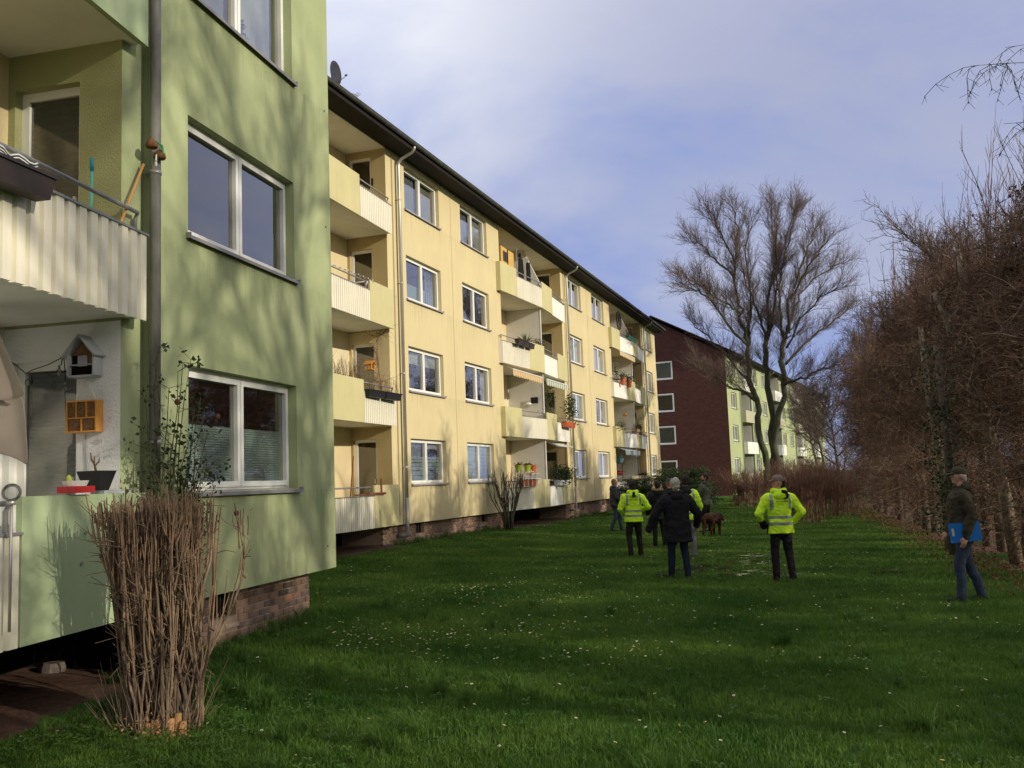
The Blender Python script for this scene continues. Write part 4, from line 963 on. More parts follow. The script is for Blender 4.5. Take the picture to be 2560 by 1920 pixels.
# ---- woody growth generators
def child_dirs(rng, D, spread, up=0.0):
    R_ = rng.normal(size=D.shape); R_ /= np.linalg.norm(R_, axis=1, keepdims=True)
    o = D * (1 - spread) + R_ * spread; o[:, 2] += up; return o / np.linalg.norm(o, axis=1, keepdims=True)
class Twigs:
    def __init__(s): s.a = []; s.b = []; s.r0 = []; s.r1 = []; s.m = []
    def add(s, A, B, r0, r1, mi=0): s.a.append(A); s.b.append(B); s.r0.append(np.broadcast_to(r0, (len(A),))); s.r1.append(np.broadcast_to(r1, (len(A),))); s.m.append(np.full(len(A), mi))
    def mesh(s, name, mats, n=3): return seg_mesh(name, np.concatenate(s.a), np.concatenate(s.b), np.concatenate(s.r0), np.concatenate(s.r1), mats, np.concatenate(s.m), n)
def spawn(rng, A, B, k, len_, spread, up, frac=(0.25, 1.0)):
    """k children per segment: start points, directions, end points with a bend half way"""
    D = B - A; Ln = np.linalg.norm(D, axis=1, keepdims=True) + 1e-9; D = D / Ln
    A2 = np.repeat(A, k, 0); D2 = np.repeat(D, k, 0); L2 = np.repeat(Ln, k, 0); t = rng.uniform(*frac, (len(A2), 1))
    S0_ = A2 + D2 * L2 * t; D3 = child_dirs(rng, D2, spread, up); l = len_ * rng.uniform(.55, 1.25, (len(A2), 1))
    Mid = S0_ + D3 * l * .5; D4 = child_dirs(rng, D3, .22, up * .7); E_ = Mid + D4 * l * .5
    return S0_, Mid, E_

def bare_tree_mesh(rng, H, R, trunk_r, nlimb=9, limb_from=.25, twig_len=.55, dens=1.0, tilt_up=.35, levels=3):
    """trunk and limbs as tubes, then three generations of twigs"""
    tb = MB(); pts = [Vector((0, 0, -.1))]; d = Vector((rng.normal() * .05, rng.normal() * .05, 1))
    for i in range(7):
        pts.append(pts[-1] + d.normalized() * H * .8 / 7); d += Vector((rng.normal() * .1, rng.normal() * .1, 0))
    tb.tube(pts, [trunk_r * (1 - .85 * (i / 7) ** .8) for i in range(8)], 8)
    A = []; B = []; ra = []; rb = []
    for i in range(nlimb):
        t = limb_from + (1 - limb_from) * (i + rng.random() * .6) / nlimb; j = min(6, int(t * 7)); p = pts[j].lerp(pts[j + 1], t * 7 - j)
        az = i * 2.4 + rng.normal() * .3; Ln = R * (1.15 - .55 * t) * rng.uniform(.8, 1.15); dv = Vector((cos(az), sin(az), .55 + tilt_up * t + rng.normal() * .1)).normalized()
        q = [p]; n = 5
        for k in range(n): q.append(q[-1] + dv * Ln / n); dv = (dv + Vector((rng.normal() * .12, rng.normal() * .12, .10))).normalized()
        r0 = trunk_r * (.55 - .3 * t); tb.tube(q, [max(.008, r0 * (1 - .9 * k / n)) for k in range(n + 1)], 6)
        for k in range(n): A.append(q[k]); B.append(q[k + 1])
    for k in range(3, 7): A.append(pts[k]); B.append(pts[k + 1])
    return tb, np.array([tuple(v) for v in A]), np.array([tuple(v) for v in B])
def grow_twigs(rng, A, B, tw, cfg):
    for (k, ln, spread, up, r0, r1) in cfg:
        s0_, m_, e_ = spawn(rng, A, B, k, ln, spread, up); tw.add(s0_, m_, r0, (r0 + r1) / 2); tw.add(m_, e_, (r0 + r1) / 2, r1)
        A, B = np.concatenate([s0_, m_]), np.concatenate([m_, e_])
    return A, B

# the big bare tree in front of the far building
rt = np.random.default_rng(77)
TB = LIMBS[0][2][0]
bt = thing('tree', 'large bare multi-stemmed tree with a round fine-twigged crown, standing before the far building', 'tree', (TB[0], TB[1], 0))
tb = MB(); A = []; B = []
for r0, r1, L_ in LIMBS:
    q = [Vector(p) - Vector((TB[0], TB[1], 0)) for p in L_]; qq = []
    for i in range(len(q) - 1):
        for k in range(3):
            t = k / 3; v = q[i].lerp(q[i + 1], t)
            if i + k > 0: v += Vector((rt.normal(), rt.normal(), rt.normal())) * min(.09, r0 * .5)
            qq.append(v)
    qq.append(q[-1]); n = len(qq)
    rads = [r0 + (r1 - r0) * (i / (n - 1)) ** .8 for i in range(n)]
    if L_[0][2] < 0: rads[0] *= 1.5; rads[1] *= 1.2
    tb.tube(qq, [q_ * .82 for q_ in rads], 8)
    if r0 < .28:
        for i in range(n - 1): A.append(qq[i]); B.append(qq[i + 1])
    else:
        for i in range(n * 2 // 3, n - 1): A.append(qq[i]); B.append(qq[i + 1])
tb.build('trunk', mat('green_tinged_bark', (0.075, 0.068, 0.05), 0.9, var=0.4, vscale=1.5, bump=.6, bscale=12, hue2=(0.07, 0.08, 0.045)), bt, smooth=True)
tw = Twigs(); A = np.array([tuple(v) for v in A]); B = np.array([tuple(v) for v in B])
s0_, m_, e_ = spawn(rt, A, B, 2, 1.05, .32, .18); tw.add(s0_, m_, .022, .015); tw.add(m_, e_, .015, .009)
A, B = np.concatenate([s0_, m_]), np.concatenate([m_, e_])
grow_twigs(rt, A, B, tw, [(2, .85, .36, .12, .0095, .0065), (3, .6, .38, .08, .006, .004), (1, .35, .45, .04, .0045, .003)])
link('crown', tw.mesh('crown', M_TWIG), bt)

# bare trees and the overgrown hornbeam hedge on the right
def make_bare(name, label, rng, H, R, tr, loc, cfg, group=None, nlimb=12, lf=.45, m=M_TWIG, mb_=M_BARK):
    t = thing(name, label, 'tree', loc, 0, group)
    tb, A, B = bare_tree_mesh(rng, H, R, tr, nlimb, lf)
    tb.build('trunk', mb_, t, smooth=True); tw = Twigs(); grow_twigs(rng, A, B, tw, cfg); link('crown', tw.mesh('crown', m), t); return t
def dup(root, loc, rz, label=None, sc=1.0):
    r = root.copy(); COL.objects.link(r); r.location = loc; r.rotation_euler = (0, 0, rz); r.scale = (sc, sc, sc)
    if label: r['label'] = label
    for ch in list(root.children):
        c = ch.copy(); COL.objects.link(c); c.parent = r
        for g in ch.children:
            d_ = g.copy(); COL.objects.link(d_); d_.parent = c
    return r
cfgb = [(3, 1.0, .42, .16, .016, .009), (3, .6, .45, .12, .009, .006), (2, .35, .5, .05, .006, .004)]
gname = 'bare trees rising behind the tall hedge'; lab = 'bare grey-brown tree whose thin crown rises behind the tall hedge'
b1 = make_bare('tree', lab, np.random.default_rng(5), 9.6, 2.6, .14, (13.6, 27.5, 0), cfgb, gname)
b2 = make_bare('tree', lab, np.random.default_rng(6), 10.8, 3.0, .16, (18.6, 44.5, 0), cfgb, gname)
for (x, y, rz, sc, src) in ((12.4, 22.0, 1.2, .80, b2), (15.3, 32.5, 2.2, 1.0, b1), (16.4, 37.5, 4.0, 1.0, b2), (11.6, 17.5, .4, .9, b1), (20.8, 50.5, 3.0, 1.15, b2), (22.5, 57, 5.0, 1.15, b1),
                            (12.6, 9.5, 5.2, .9, b2)):
    dup(src, (x, y, 0), rz, None, sc)
tall = [make_bare('tree', 'tall bare tree standing far to the right of the lawn behind the hedge', np.random.default_rng(300), 15.5, 4.2, .24, (15.5, -1.0, 0), [(3, 1.6, .42, .16, .034, .02), (2, 1.0, .45, .12, .016, .011), (1, .6, .5, .05, .010, .007)], gname, nlimb=15, lf=.2)]
tall[0]['label'] = lab
for (x, y, rz, sc) in ((20.5, 4.5, 1.4, 1.0), (16.0, 3.0, 2.6, .9), (18.4, .6, 5.1, 1.08)): dup(tall[0], (x, y, 0), rz, None, sc)
dk = make_bare('tree', 'dark bare spreading tree at the left end of the tall hedge', np.random.default_rng(9), 7.6, 2.6, .12, (17.3, 50.0, 0), [(3, 1.0, .5, .1, .014, .009), (3, .6, .5, .05, .009, .006), (2, .35, .5, 0, .006, .004)], nlimb=14, lf=.06)
def hedge_variant(rng, H, nprim, ntop, leaves, leafsize=.06, w=1.25, lean=(0, 0), expo=.9):
    tr = MB(); top = Vector((lean[0] * H + rng.normal() * .12, lean[1] * H + rng.normal() * .15, H)); pts = []
    for i in range(8):
        t = i / 7; pts.append(Vector((top.x * t + .06 * sin(t * 5 + rng.random()), top.y * t + .08 * sin(t * 4), -.1 + (H - .6) * t)))
    tr.tube(pts, [.115 - .06 * i / 7 for i in range(8)], 8)
    if rng.random() < .7:
        q = [pts[3], pts[3] + Vector((.1, .5, .8)), pts[3] + Vector((.1, .75, 1.9))]; tr.tube(q, [.07, .055, .04], 7)
    tr.ellipsoid(pts[-1], (.15, .15, .13), 8, 6)
    PT = np.array([tuple(v) for v in pts]); h = rng.uniform(.02, 1, nprim) ** expo; idx = np.clip((h * 7).astype(int), 0, 6); fr = (h * 7 - idx)[:, None]
    S_ = PT[idx] * (1 - fr) + PT[idx + 1] * fr
    az = rng.uniform(0, 2 * pi, nprim); D = np.stack([np.cos(az), np.sin(az), rng.normal(size=nprim) * .25 + .12], 1); D /= np.linalg.norm(D, axis=1, keepdims=True)
    Ln = rng.uniform(.35, 1.15, (nprim, 1)) * w; Mi = S_ + D * Ln * .5; D2 = child_dirs(rng, D, .3, .0); E_ = Mi + D2 * Ln * .5
    tw = Twigs(); tw.add(S_, Mi, .016, .011, 0); tw.add(Mi, E_, .011, .006, 0)
    A, B = np.concatenate([S_, Mi]), np.concatenate([Mi, E_])
    s0_, m_, e_ = spawn(rng, A, B, 4, .5, .62, .0); q = rng.random(len(s0_)) < .16
    for f_, mi in ((~q, 0), (q, 1)): tw.add(s0_[f_], m_[f_], .0065, .005, mi); tw.add(m_[f_], e_[f_], .005, .0035, mi)
    A, B = np.concatenate([s0_, m_]), np.concatenate([m_, e_])
    s1_, m1_, e1_ = spawn(rng, A, B, 2, .26, .7, .0); q = rng.random(len(s1_)) < .12
    for f_, mi in ((~q, 0), (q, 1)): tw.add(s1_[f_], e1_[f_], .0045, .003, mi)
    # upright shoots on the top
    if ntop:
        T0 = np.stack([rng.normal(size=ntop) * .45 + top.x, rng.uniform(-.9, .9, ntop) + top.y, H - .9 + rng.uniform(-.4, .5, ntop)], 1)
        D = np.stack([rng.normal(size=ntop) * .16, rng.normal(size=ntop) * .2, np.ones(ntop)], 1); D /= np.linalg.norm(D, axis=1, keepdims=True); Ln = rng.uniform(.5, 2.4, (ntop, 1)) * rng.uniform(.5, 1, (ntop, 1))
        T1 = T0 + D * Ln * .5; T2 = T1 + child_dirs(rng, D, .12, .0) * Ln * .5; tw.add(T0, T1, .010, .007, 0); tw.add(T1, T2, .007, .003, 0)
        s2_, m2_, e2_ = spawn(rng, np.concatenate([T0, T1]), np.concatenate([T1, T2]), 4, .4, .35, .2); tw.add(s2_, e2_, .004, .0025, 0)
    C = np.concatenate([e1_, m1_, e_]); C = C[rng.choice(len(C), leaves, replace=False)] + rng.normal(size=(leaves, 3)) * .02
    return tr.mesh('trunk', M_HBARK, True), tw.mesh('twigs', [M_HTWIG, M_HTWIG2]), leaf_mesh('leaves', C, leafsize * rng.uniform(.5, 1.2, leaves), rng, [M_HLEAF])
hv = [hedge_variant(np.random.default_rng(100 + i), 6.1, 140, 34, 850, lean=l, expo=.68) for i, l in enumerate([(0, .0), (-.02, -.12), (.0, .04)])]
hv2 = [hedge_variant(np.random.default_rng(140 + i), 6.1, 80, 34, 300, lean=l, expo=.6) for i, l in enumerate([(0, .0), (.02, .08)])]
hlab = 'leafless overgrown hornbeam with dense brown twigs, one of the row forming the tall hedge'; hgrp = 'hornbeams of the tall hedge'
i = 0; y = -13.0
while y < 43:
    me_t, me_w, me_l = hv[i % 3] if y > 12.5 else hv2[i % 2]; x = HROW(y) + rg.normal() * .12
    t = thing('hornbeam', hlab, 'hedge tree', (x, y, 0), -atan2(.262, 1) + (pi if i % 5 == 2 else 0), hgrp)
    sc = rg.uniform(.95, 1.1) * (1.08 if 20 < y < 30 else 1.0); t.scale = (1, 1, sc)
    if y < 12: t.scale = (.9, 1, sc * (.80 if i % 2 else .9))
    link('trunk', me_t, t); link('twigs', me_w, t); link('leaves', me_l, t)
    i += 1; y += rg.uniform(1.35, 1.9) if y > 11.5 else rg.uniform(2.6, 4.6)
# the ivy clad one at the right edge and the ivy in the middle
ri = np.random.default_rng(31)
def ivy(label, loc, H, r, n, m, size=.07):
    t = thing('ivy_clad_trunk', label, 'tree', loc)
    m_ = MB(); m_.tube([(0, 0, -.1), (.05, 0, H * .5), (0, .05, H)], [.11, .09, .06], 8); m_.build('trunk', M_HBARK, t, smooth=True)
    h = ri.uniform(.1, 1, n) * H; a = ri.uniform(0, 2 * pi, n); rr_ = r * ri.uniform(.3, 1, n) * (.55 + .5 * np.sin(h * 2.1) ** 2); C = np.stack([rr_ * np.cos(a), rr_ * np.sin(a), h], 1)
    link('leaves', leaf_mesh('leaves', C, size * ri.uniform(.6, 1.3, n), ri, m), t); return t
ivy('tall trunk thickly clad in dark withered leaves at the right edge of the hedge', (9.05, 15.6, 0), 6.6, .55, 2600, mat('dark_withered_leaves', (0.045, 0.028, 0.018), 0.8, var=.4, vscale=5), .09)
ivy('hedge trunk wrapped in dark green ivy behind the man with the blue folder', (8.75, 19.2, 0), 4.3, .6, 1700, M_IVY, .08)
M_PATCHY = mat('pale_patched_bark', (0.11, 0.08, 0.055), 0.85, var=.8, vscale=9, bump=.9, bscale=18, hue2=(.20, .16, .11))
for lb, b0, pts_ in (('thick leaning trunk with patched bark, forked high above the man at the hedge', (9.0, 17.3), [(0, 0, -.1, .12), (-.06, .1, 1.3, .11), (-.22, .2, 2.6, .10), (-.5, .25, 3.7, .085), (-.72, .3, 4.5, .07), (-.95, .3, 5.1, .05)]),
                     ('straight trunk with patched bark left of the leaning trunk in the hedge', (9.2, 20.4), [(0, 0, -.1, .09), (.02, .1, 1.8, .08), (-.1, .2, 3.4, .07), (-.12, .25, 4.9, .05)])):
    t = thing('tree', lb, 'tree', (b0[0], b0[1], 0)); m_ = MB(); m_.tube([p[:3] for p in pts_], [p[3] for p in pts_], 9)
    if 'leaning' in lb and 'thick' in lb: m_.tube([(-.5, .25, 3.7), (-.38, .3, 4.6), (-.42, .3, 5.9)], [.08, .07, .05], 8)
    m_.build('trunk', M_PATCHY, t, smooth=True); tw = Twigs(); A_ = np.array([p[:3] for p in pts_]); r9 = np.random.default_rng(len(lb)); grow_twigs(r9, A_[1:-1], A_[2:], tw, [(9, .8, .8, .15, .012, .008), (5, .4, .6, 0, .006, .004)]); link('twigs', tw.mesh('twigs', M_HTWIG), t)
# weeping birch twigs reaching into the upper right corner; its trunk stands right of the frame
bi = thing('birch_tree', 'birch with fine drooping twigs reaching in at the upper right corner', 'tree', (9.9, 11.6, 0))
m_ = MB(); m_.tube([(0, 0, -.1), (0, .05, 4), (-.1, 0, 8.5), (-.1, 0, 11)], [.16, .13, .08, .03], 10); m_.build('trunk', mat('white_birch_bark', (.45, .42, .38), .8, var=.5, vscale=6, stretch=(1, 1, 4)), bi, smooth=True)
tw = Twigs(); rb = np.random.default_rng(8)
for (z0, ex, ey, ez, n) in ((6.2, -3.45, .1, 6.95, 16), (5.4, -3.05, .2, 6.2, 12), (7.4, -2.9, -.4, 8.3, 12), (7.6, -4.2, -1.6, 7.95, 8), (6.6, -2.6, .8, 7.5, 12), (8.0, -3.2, -2.5, 9.2, 10), (4.8, -2.4, .5, 5.9, 8)):
    A_ = Vector((0, 0, z0)); E_ = Vector((ex - .38, ey, ez)); c = (A_ + E_) / 2 + Vector((0, 0, .5)); q = [(A_ * (1 - t) ** 2 + c * 2 * t * (1 - t) + E_ * t * t) for t in np.linspace(0, 1, 10)]
    Q = np.array([tuple(v) for v in q]); tw.add(Q[:-1], Q[1:], np.linspace(.018, .004, 9), np.linspace(.016, .003, 9))
    for k in range(n):
        j = rb.integers(4, 9); p = Q[j] + (Q[j + 1] - Q[j]) * rb.random(); d = np.array([rb.normal() * .4 - .35, rb.normal() * .3, -.1]); L_ = rb.uniform(.35, .85)
        for u_ in range(4):
            p2 = p + d / np.linalg.norm(d) * L_ / 4; tw.add(p[None], p2[None], .0045, .004); d = d + np.array([rb.normal() * .15, rb.normal() * .12, -.42])
            for w_ in range(2):
                e_ = p2 + np.array([rb.normal() * .07, rb.normal() * .05, -.05 - rb.random() * .08]); tw.add(p2[None], e_[None], .003, .0025)
            p = p2
        tw.add(p[None], p[None] + np.array([[0, 0, -.03]]), .008, .006)
link('crown', tw.mesh('crown', mat('dark_birch_twigs', (.045, .035, .03), .8)), bi)

# red dogwood shrubs
def shrub_variant(rng, H, R, nst, mt, r0=.012, base=.35, sub=5, up=.35):
    a = rng.uniform(0, 2 * pi, nst); rb_ = base * np.sqrt(rng.random(nst)); S_ = np.stack([rb_ * np.cos(a), rb_ * np.sin(a), np.full(nst, -.03)], 1)
    h = H * rng.uniform(.65, 1.05, nst); out = R * np.sqrt(rng.random(nst)) * (h / H); E_ = np.stack([out * np.cos(a + rng.normal(size=nst) * .2), out * np.sin(a), h], 1); Mi = S_ * .5 + E_ * .5 + np.stack([-.12 * out * np.cos(a), -.12 * out * np.sin(a), .08 * h], 1) + rng.normal(size=(nst, 3)) * .03
    tw = Twigs(); tw.add(S_, Mi, r0, r0 * .75); tw.add(Mi, E_, r0 * .75, r0 * .3)
    s1, m1, e1 = spawn(rng, np.concatenate([S_ * .4 + Mi * .6, Mi]), np.concatenate([Mi, E_]), sub, .45, .3, up); tw.add(s1, m1, r0 * .4, r0 * .33); tw.add(m1, e1, r0 * .33, r0 * .2)
    s2, m2, e2 = spawn(rng, m1, e1, 2, .22, .4, .2); tw.add(s2, e2, r0 * .25, r0 * .15)
    return tw.mesh('stems', mt)
sv = [shrub_variant(np.random.default_rng(200 + i), 1.85, 1.25, 100, M_REDTWIG, r0=.010, base=.75) for i in range(2)]
def shrub(label, loc, me, rz=0, sc=(1, 1, 1)):
    t = thing('shrub', label, 'shrub', loc, rz); link('stems', me, t); t.scale = sc; return t
shrub('reddish brown bare shrub right behind the man in the grey cap', (10.0, 33.2, 0), sv[0], 0, (1.0, 1.0, 1.0))
shrub('reddish bare shrub between the grey cap man and the hedge end, second from the lawn', (12.6, 37.5, 0), sv[1], 1, (1.15, 1.1, .95))
shrub('low dark red shrub left of the man in the grey cap, under the big tree', (12.6, 51.0, 0), sv[1], 2, (1.7, 1.4, .95))
shrub('pale reddish shrub at the foot of the tall hedge end', (15.0, 43.5, 0), sv[0], 3, (1.3, 1.3, .98))
shrub('tall reddish shrub directly in front of the big tree trunk', (14.0, 46.5, 0), sv[0], 4, (1.6, 1.5, 1.12))
shrub('brown shrub hiding the foot of the far building right of the yew', (14.9, 60.0, 0), sv[1], 5, (2.0, 1.6, .95))
shrub('reddish shrub farthest back below the far white balconies', (19.0, 62.0, 0), sv[0], 1.7, (2.3, 1.8, 1.1))
# far bare trees closing the view beyond the lawn
for k, (x, y, sc) in enumerate(((27, 84, 1.0), (31, 95, 1.1), (36, 90, 1.2))): dup(b2, (x, y, 0), k * 1.9, ['thin bare tree far behind the red shrubs, left of two more', 'bare tree far away beyond the lawn end, middle of three', 'bare tree far away just left of the hedge top'][k], sc)

# yew
ry = np.random.default_rng(15)
yw = thing('yew_bush', 'wide dark green yew with layered sprays in front of the brick gable', 'bush', (8.6, 49.5, 0))
C = []; tw = Twigs()
for k in range(150):
    a = ry.uniform(0, 2 * pi); z = ry.random() ** .8 * 1.9; R_ = 2.1 * sqrt(max(.05, 1 - (z / 2.25) ** 2)) * ry.uniform(.8, 1.12)
    p = Vector((.15 * cos(a), .15 * sin(a), z * .8)); e_ = Vector((R_ * cos(a), R_ * sin(a) * .9, z + .25)); n = 7
    q = [p.lerp(e_, t) + Vector((0, 0, .12 * sin(t * 3.1))) for t in map(float, np.linspace(0, 1, n))]
    Q = np.array([tuple(v) for v in q]); tw.add(Q[:-1], Q[1:], .016, .008)
    for j in range(2, n): C.append(Q[j] + ry.normal(size=(26, 3)) * (.16, .16, .05))
link('branches', tw.mesh('branches', M_BARK), yw); C = np.concatenate(C); link('needles', leaf_mesh('needles', C, ry.uniform(.06, .15, len(C)), ry, M_YEW, aspect=.35, flat=.6), yw)
for k, (x, y, s_) in enumerate(((5.9, 46.6, .55),)):
    t = dup(yw, (x, y, 0), 2.0, 'small dark conifer with level sprays left of the yew, before the last yellow window', 1.0); t.scale = (.62, .55, .80)

# foreground cut shrub: stems are single parts, side twigs one joined part
rc = np.random.default_rng(42)
cs = thing('cut_back_shrub', 'tan cut-back shrub of upright bare stems trimmed flat, in the left foreground', 'shrub', (-2.83, 7.45, 0))
A = []; B = []; 
def stem_at(i, n):
    a = rc.uniform(0, 2 * pi); rb_ = .28 * sqrt(rc.random()); bx, by = rb_ * cos(a) + .05, rb_ * sin(a) * .8
    tx = rc.uniform(-.50, .38) if i % 3 else rc.normal() * .25; ty = rc.uniform(-.25, .28); tz = 1.70 - .25 * max(0, tx) ** 2 - .35 * max(0, abs(tx) - .35) + rc.normal() * .05
    p0 = Vector((bx, by, -.04)); p3 = Vector((tx, ty, tz)); p1 = p0 + Vector((bx * .5 + tx * .12, by * .4, .5)); p2 = Vector((tx * .86, ty * .9, tz * .6)) + Vector((rc.normal() * .05, rc.normal() * .04, 0))
    return [((1 - t) ** 3 * p0 + 3 * t * (1 - t) ** 2 * p1 + 3 * t * t * (1 - t) * p2 + t ** 3 * p3) + Vector((rc.normal() * .008, rc.normal() * .008, 0)) for t in map(float, np.linspace(0, 1, 8))]
for i in range(130):
    q = stem_at(i, 72); r0 = rc.uniform(.006, .012) if i % 3 else rc.uniform(.012, .021); cut = rc.random() < .5
    if cut: q = q[:rc.integers(5, 8)]
    m_ = MB(); n = len(q); m_.tube(q, [r0 * (1 - .5 * k / n) * (1.1 if k == n - 1 and cut else 1) for k in range(n)], 7)
    if cut: m_.ellipsoid(q[-1], (r0 * 1.15, r0 * 1.2, r0 * 1.3), 7, 5); m_.ellipsoid(q[-1] + Vector((r0 * rc.normal(), r0 * .5, -r0)), (r0 * .8, r0, r0 * 1.1), 6, 4)
    m_.build('stem', M_CUT, cs, smooth=True)
    for k in range(2, n - 1): A.append(tuple(q[k])); B.append(tuple(q[k + 1]))
    if cut:
        for w_ in range(int(rc.integers(3, 7))):
            e_ = q[-1] + Vector((rc.normal() * .07, rc.normal() * .06, (1.72 - q[-1].z) * rc.uniform(.75, 1.08) + .05)); A.append(tuple(q[-1])); B.append(tuple(e_))
tw = Twigs(); A = np.array(A); B = np.array(B); nA = len(A)
tw.add(A[-150:], B[-150:], .007, .005, 1)
def trim(s_, m_, e_):
    lim = 1.76 - .4 * np.maximum(0, np.abs(s_[:, 0]) - .4) + rc.normal(size=len(s_)) * .05
    keep = s_[:, 2] < lim - .08; s_, m_, e_, lim = s_[keep], m_[keep], e_[keep], lim[keep]
    f = np.clip((lim - s_[:, 2]) / np.maximum(e_[:, 2] - s_[:, 2], 1e-3), .05, 1)[:, None]
    return s_, s_ + (m_ - s_) * f, s_ + (e_ - s_) * f
sel = rc.random(len(A)) < .8; s1, m1, e1 = trim(*spawn(rc, A[sel], B[sel], 1, .5, .12, .7, (0, 1))); tw.add(s1, m1, .0065, .0055, 1); tw.add(m1, e1, .0055, .0045, 1)
s2, m2, e2 = spawn(rc, A[::2], B[::2], 1, .20, .85, -.05, (0, 1)); tw.add(s2, m2, .0035, .003, 0); tw.add(m2, e2, .003, .002, 0); s4, m4, e4 = spawn(rc, A[::3], B[::3], 1, .26, .6, .25, (0, 1)); tw.add(s4, m4, .004, .003, 1); tw.add(m4, e4, .003, .002, 1); s5, m5, e5 = spawn(rc, A[::2], B[::2], 2, .07, .7, .2, (0, 1)); tw.add(s5, e5, .003, .0015, 0)
s3, m3, e3 = trim(*spawn(rc, m1, e1, 1, .30, .12, .8, (0, 1))); tw.add(s3, e3, .0045, .0035, 1)
a = rc.uniform(0, 2 * pi, 60); S_ = np.stack([.3 * np.cos(a), .25 * np.sin(a), np.full(60, .02)], 1); E_ = S_ + np.stack([np.cos(a) * .16 + rc.normal(size=60) * .1, np.sin(a) * .1, rc.uniform(.1, .6, 60)], 1); tw.add(S_, E_, .004, .002, 0)
link('twigs', tw.mesh('twigs', [M_CUT, M_CUT2], 4), cs)
C = np.stack([rc.normal(size=420) * .15 + .12, rc.normal(size=420) * .09 - .24, abs(rc.normal(size=420)) * .10 + .02], 1)
link('bark_chips', leaf_mesh('bark_chips', C, rc.uniform(.012, .036, 420), rc, M_CHIP, aspect=.45), cs)['kind'] = 'stuff'
m_ = MB()
for k in range(7): m_.tube([(.02 + k * .04, -.20 + rc.normal() * .03, -.03), (.02 + k * .045, -.2 + rc.normal() * .02, .14 + rc.random() * .08)], [.035, .026], 8)
m_.build('gnawed_stubs', M_CHIP, cs, smooth=True)

# small vase shaped shrub under the yellow wall
p = to_world(BY, .75, 6.15); t = thing('shrub', 'small dark bare shrub under the second ground floor window of the yellow building', 'shrub', (p.x, p.y, gh(p.x, p.y)))
m_ = MB(); A = []; B = []; r5 = np.random.default_rng(55)
for i in range(20):
    a = r5.uniform(0, 2 * pi); R_ = r5.uniform(.1, .75); q = [Vector((.09 * cos(a), .09 * sin(a), -.05)), Vector((R_ * .35 * cos(a), R_ * .3 * sin(a), .5)), Vector((R_ * .8 * cos(a), R_ * .5 * sin(a), 1.1)), Vector((R_ * cos(a) + r5.normal() * .06, R_ * .55 * sin(a), 1.55 + r5.random() * .2))]
    m_.tube(q, [.028, .02, .014, .009], 6)
    for k in range(1, 3): A.append(tuple(q[k])); B.append(tuple(q[k + 1]))
m_.build('stems', M_BARK, t, smooth=True); tw = Twigs(); grow_twigs(r5, np.array(A), np.array(B), tw, [(4, .45, .3, .35, .009, .005), (2, .2, .3, .3, .005, .003)]); link('twigs', tw.mesh('twigs', M_BARK), t)

# climbing rose on the green building's downpipe
rr5 = np.random.default_rng(66); q0 = to_world(BG, .22, -4.42)
ro = thing('climbing_rose', 'straggly climbing rose with sparse dark leaves growing up the grey downpipe', 'climbing plant', (q0.x, q0.y, 0), -BG[2])
st = Twigs(); LC = []; 
for i in range(42):
    h = rr5.uniform(1.7, 3.2); sx = rr5.normal() * .40 * (h / 2.6) if i > 3 else rr5.normal() * .1; out = rr5.uniform(.02, .38)
    p0 = np.array([rr5.normal() * .05, rr5.normal() * .1, 0]); 
    if i > 22: h = rr5.uniform(1.6, 2.4)
    P_ = [p0]
    for k in range(1, 9): t = k / 8; P_.append(np.array([out * t ** 1.5, p0[1] + sx * t ** 1.6, h * t]) + rr5.normal(size=3) * .018)
    P_ = np.array(P_); st.add(P_[:-1], P_[1:], np.linspace(.011, .004, 8), np.linspace(.010, .003, 8), 0)
    for k in range(3, 9):
        if P_[k][2] < 1.3: continue
        for w_ in range(2):
            e_ = P_[k] + np.array([rr5.normal() * .06, rr5.normal() * .14, rr5.uniform(-.03, .14)]); st.add(P_[k][None], e_[None], .003, .002, 0)
            if rr5.random() < .95:
                c = rr5.integers(2, 6); LC.append(e_ + rr5.normal(size=(c, 3)) * .03)
link('stems', st.mesh('stems', mat('green_brown_canes', (.07, .075, .035), .7, var=.3), 5), ro); LC = np.concatenate(LC)
link('leaves', leaf_mesh('leaves', LC, rr5.uniform(.03, .066, len(LC)), rr5, mat('dull_rose_leaves', (.045, .06, .025), .55, var=.4, vscale=8, transl=.15), aspect=.7), ro)
m_ = MB()
for (y_, z_) in ((.62, 2.62), (.98, 1.62), (.35, 1.45), (-.1, 2.72)): m_.ellipsoid((.2, y_, z_), (.028, .028, .032), 8, 6)
m_.build('withered_blossom', mat('withered_blossom', (.13, .05, .03), .8), ro)
# ---------------------------------------------------------------- things on and about the balconies
M_PLANTER = mat('dark_brown_plastic', (0.045, 0.035, 0.035), 0.55)
M_BLACKPL = mat('black_plastic', (0.02, 0.02, 0.022), 0.45)
M_TERRA = mat('terracotta_plastic', (0.50, 0.13, 0.055), 0.6, var=0.1)
M_ORANGEWOOD = mat('orange_stained_wood', (0.62, 0.28, 0.06), 0.6, var=0.15, vscale=6)
M_GREYWOOD = mat('grey_painted_wood', (0.38, 0.40, 0.42), 0.7, var=0.1)
M_STRAW = mat('cut_reed_fill', (0.20, 0.11, 0.05), 0.95, var=0.7, vscale=90, bump=1, bscale=120)
M_LIME = mat('lime_plastic', (0.42, 0.52, 0.05), 0.5)
M_RED = mat('red_glaze', (0.42, 0.03, 0.03), 0.4)
M_WHITE = mat('white_plastic', (0.75, 0.75, 0.72), 0.45)
M_PLANT = mat('dark_green_leaves', (0.035, 0.062, 0.02), 0.6, var=0.5, vscale=9, transl=.15)
M_DRY = mat('dry_stalks', (0.16, 0.10, 0.06), 0.9, var=0.4)
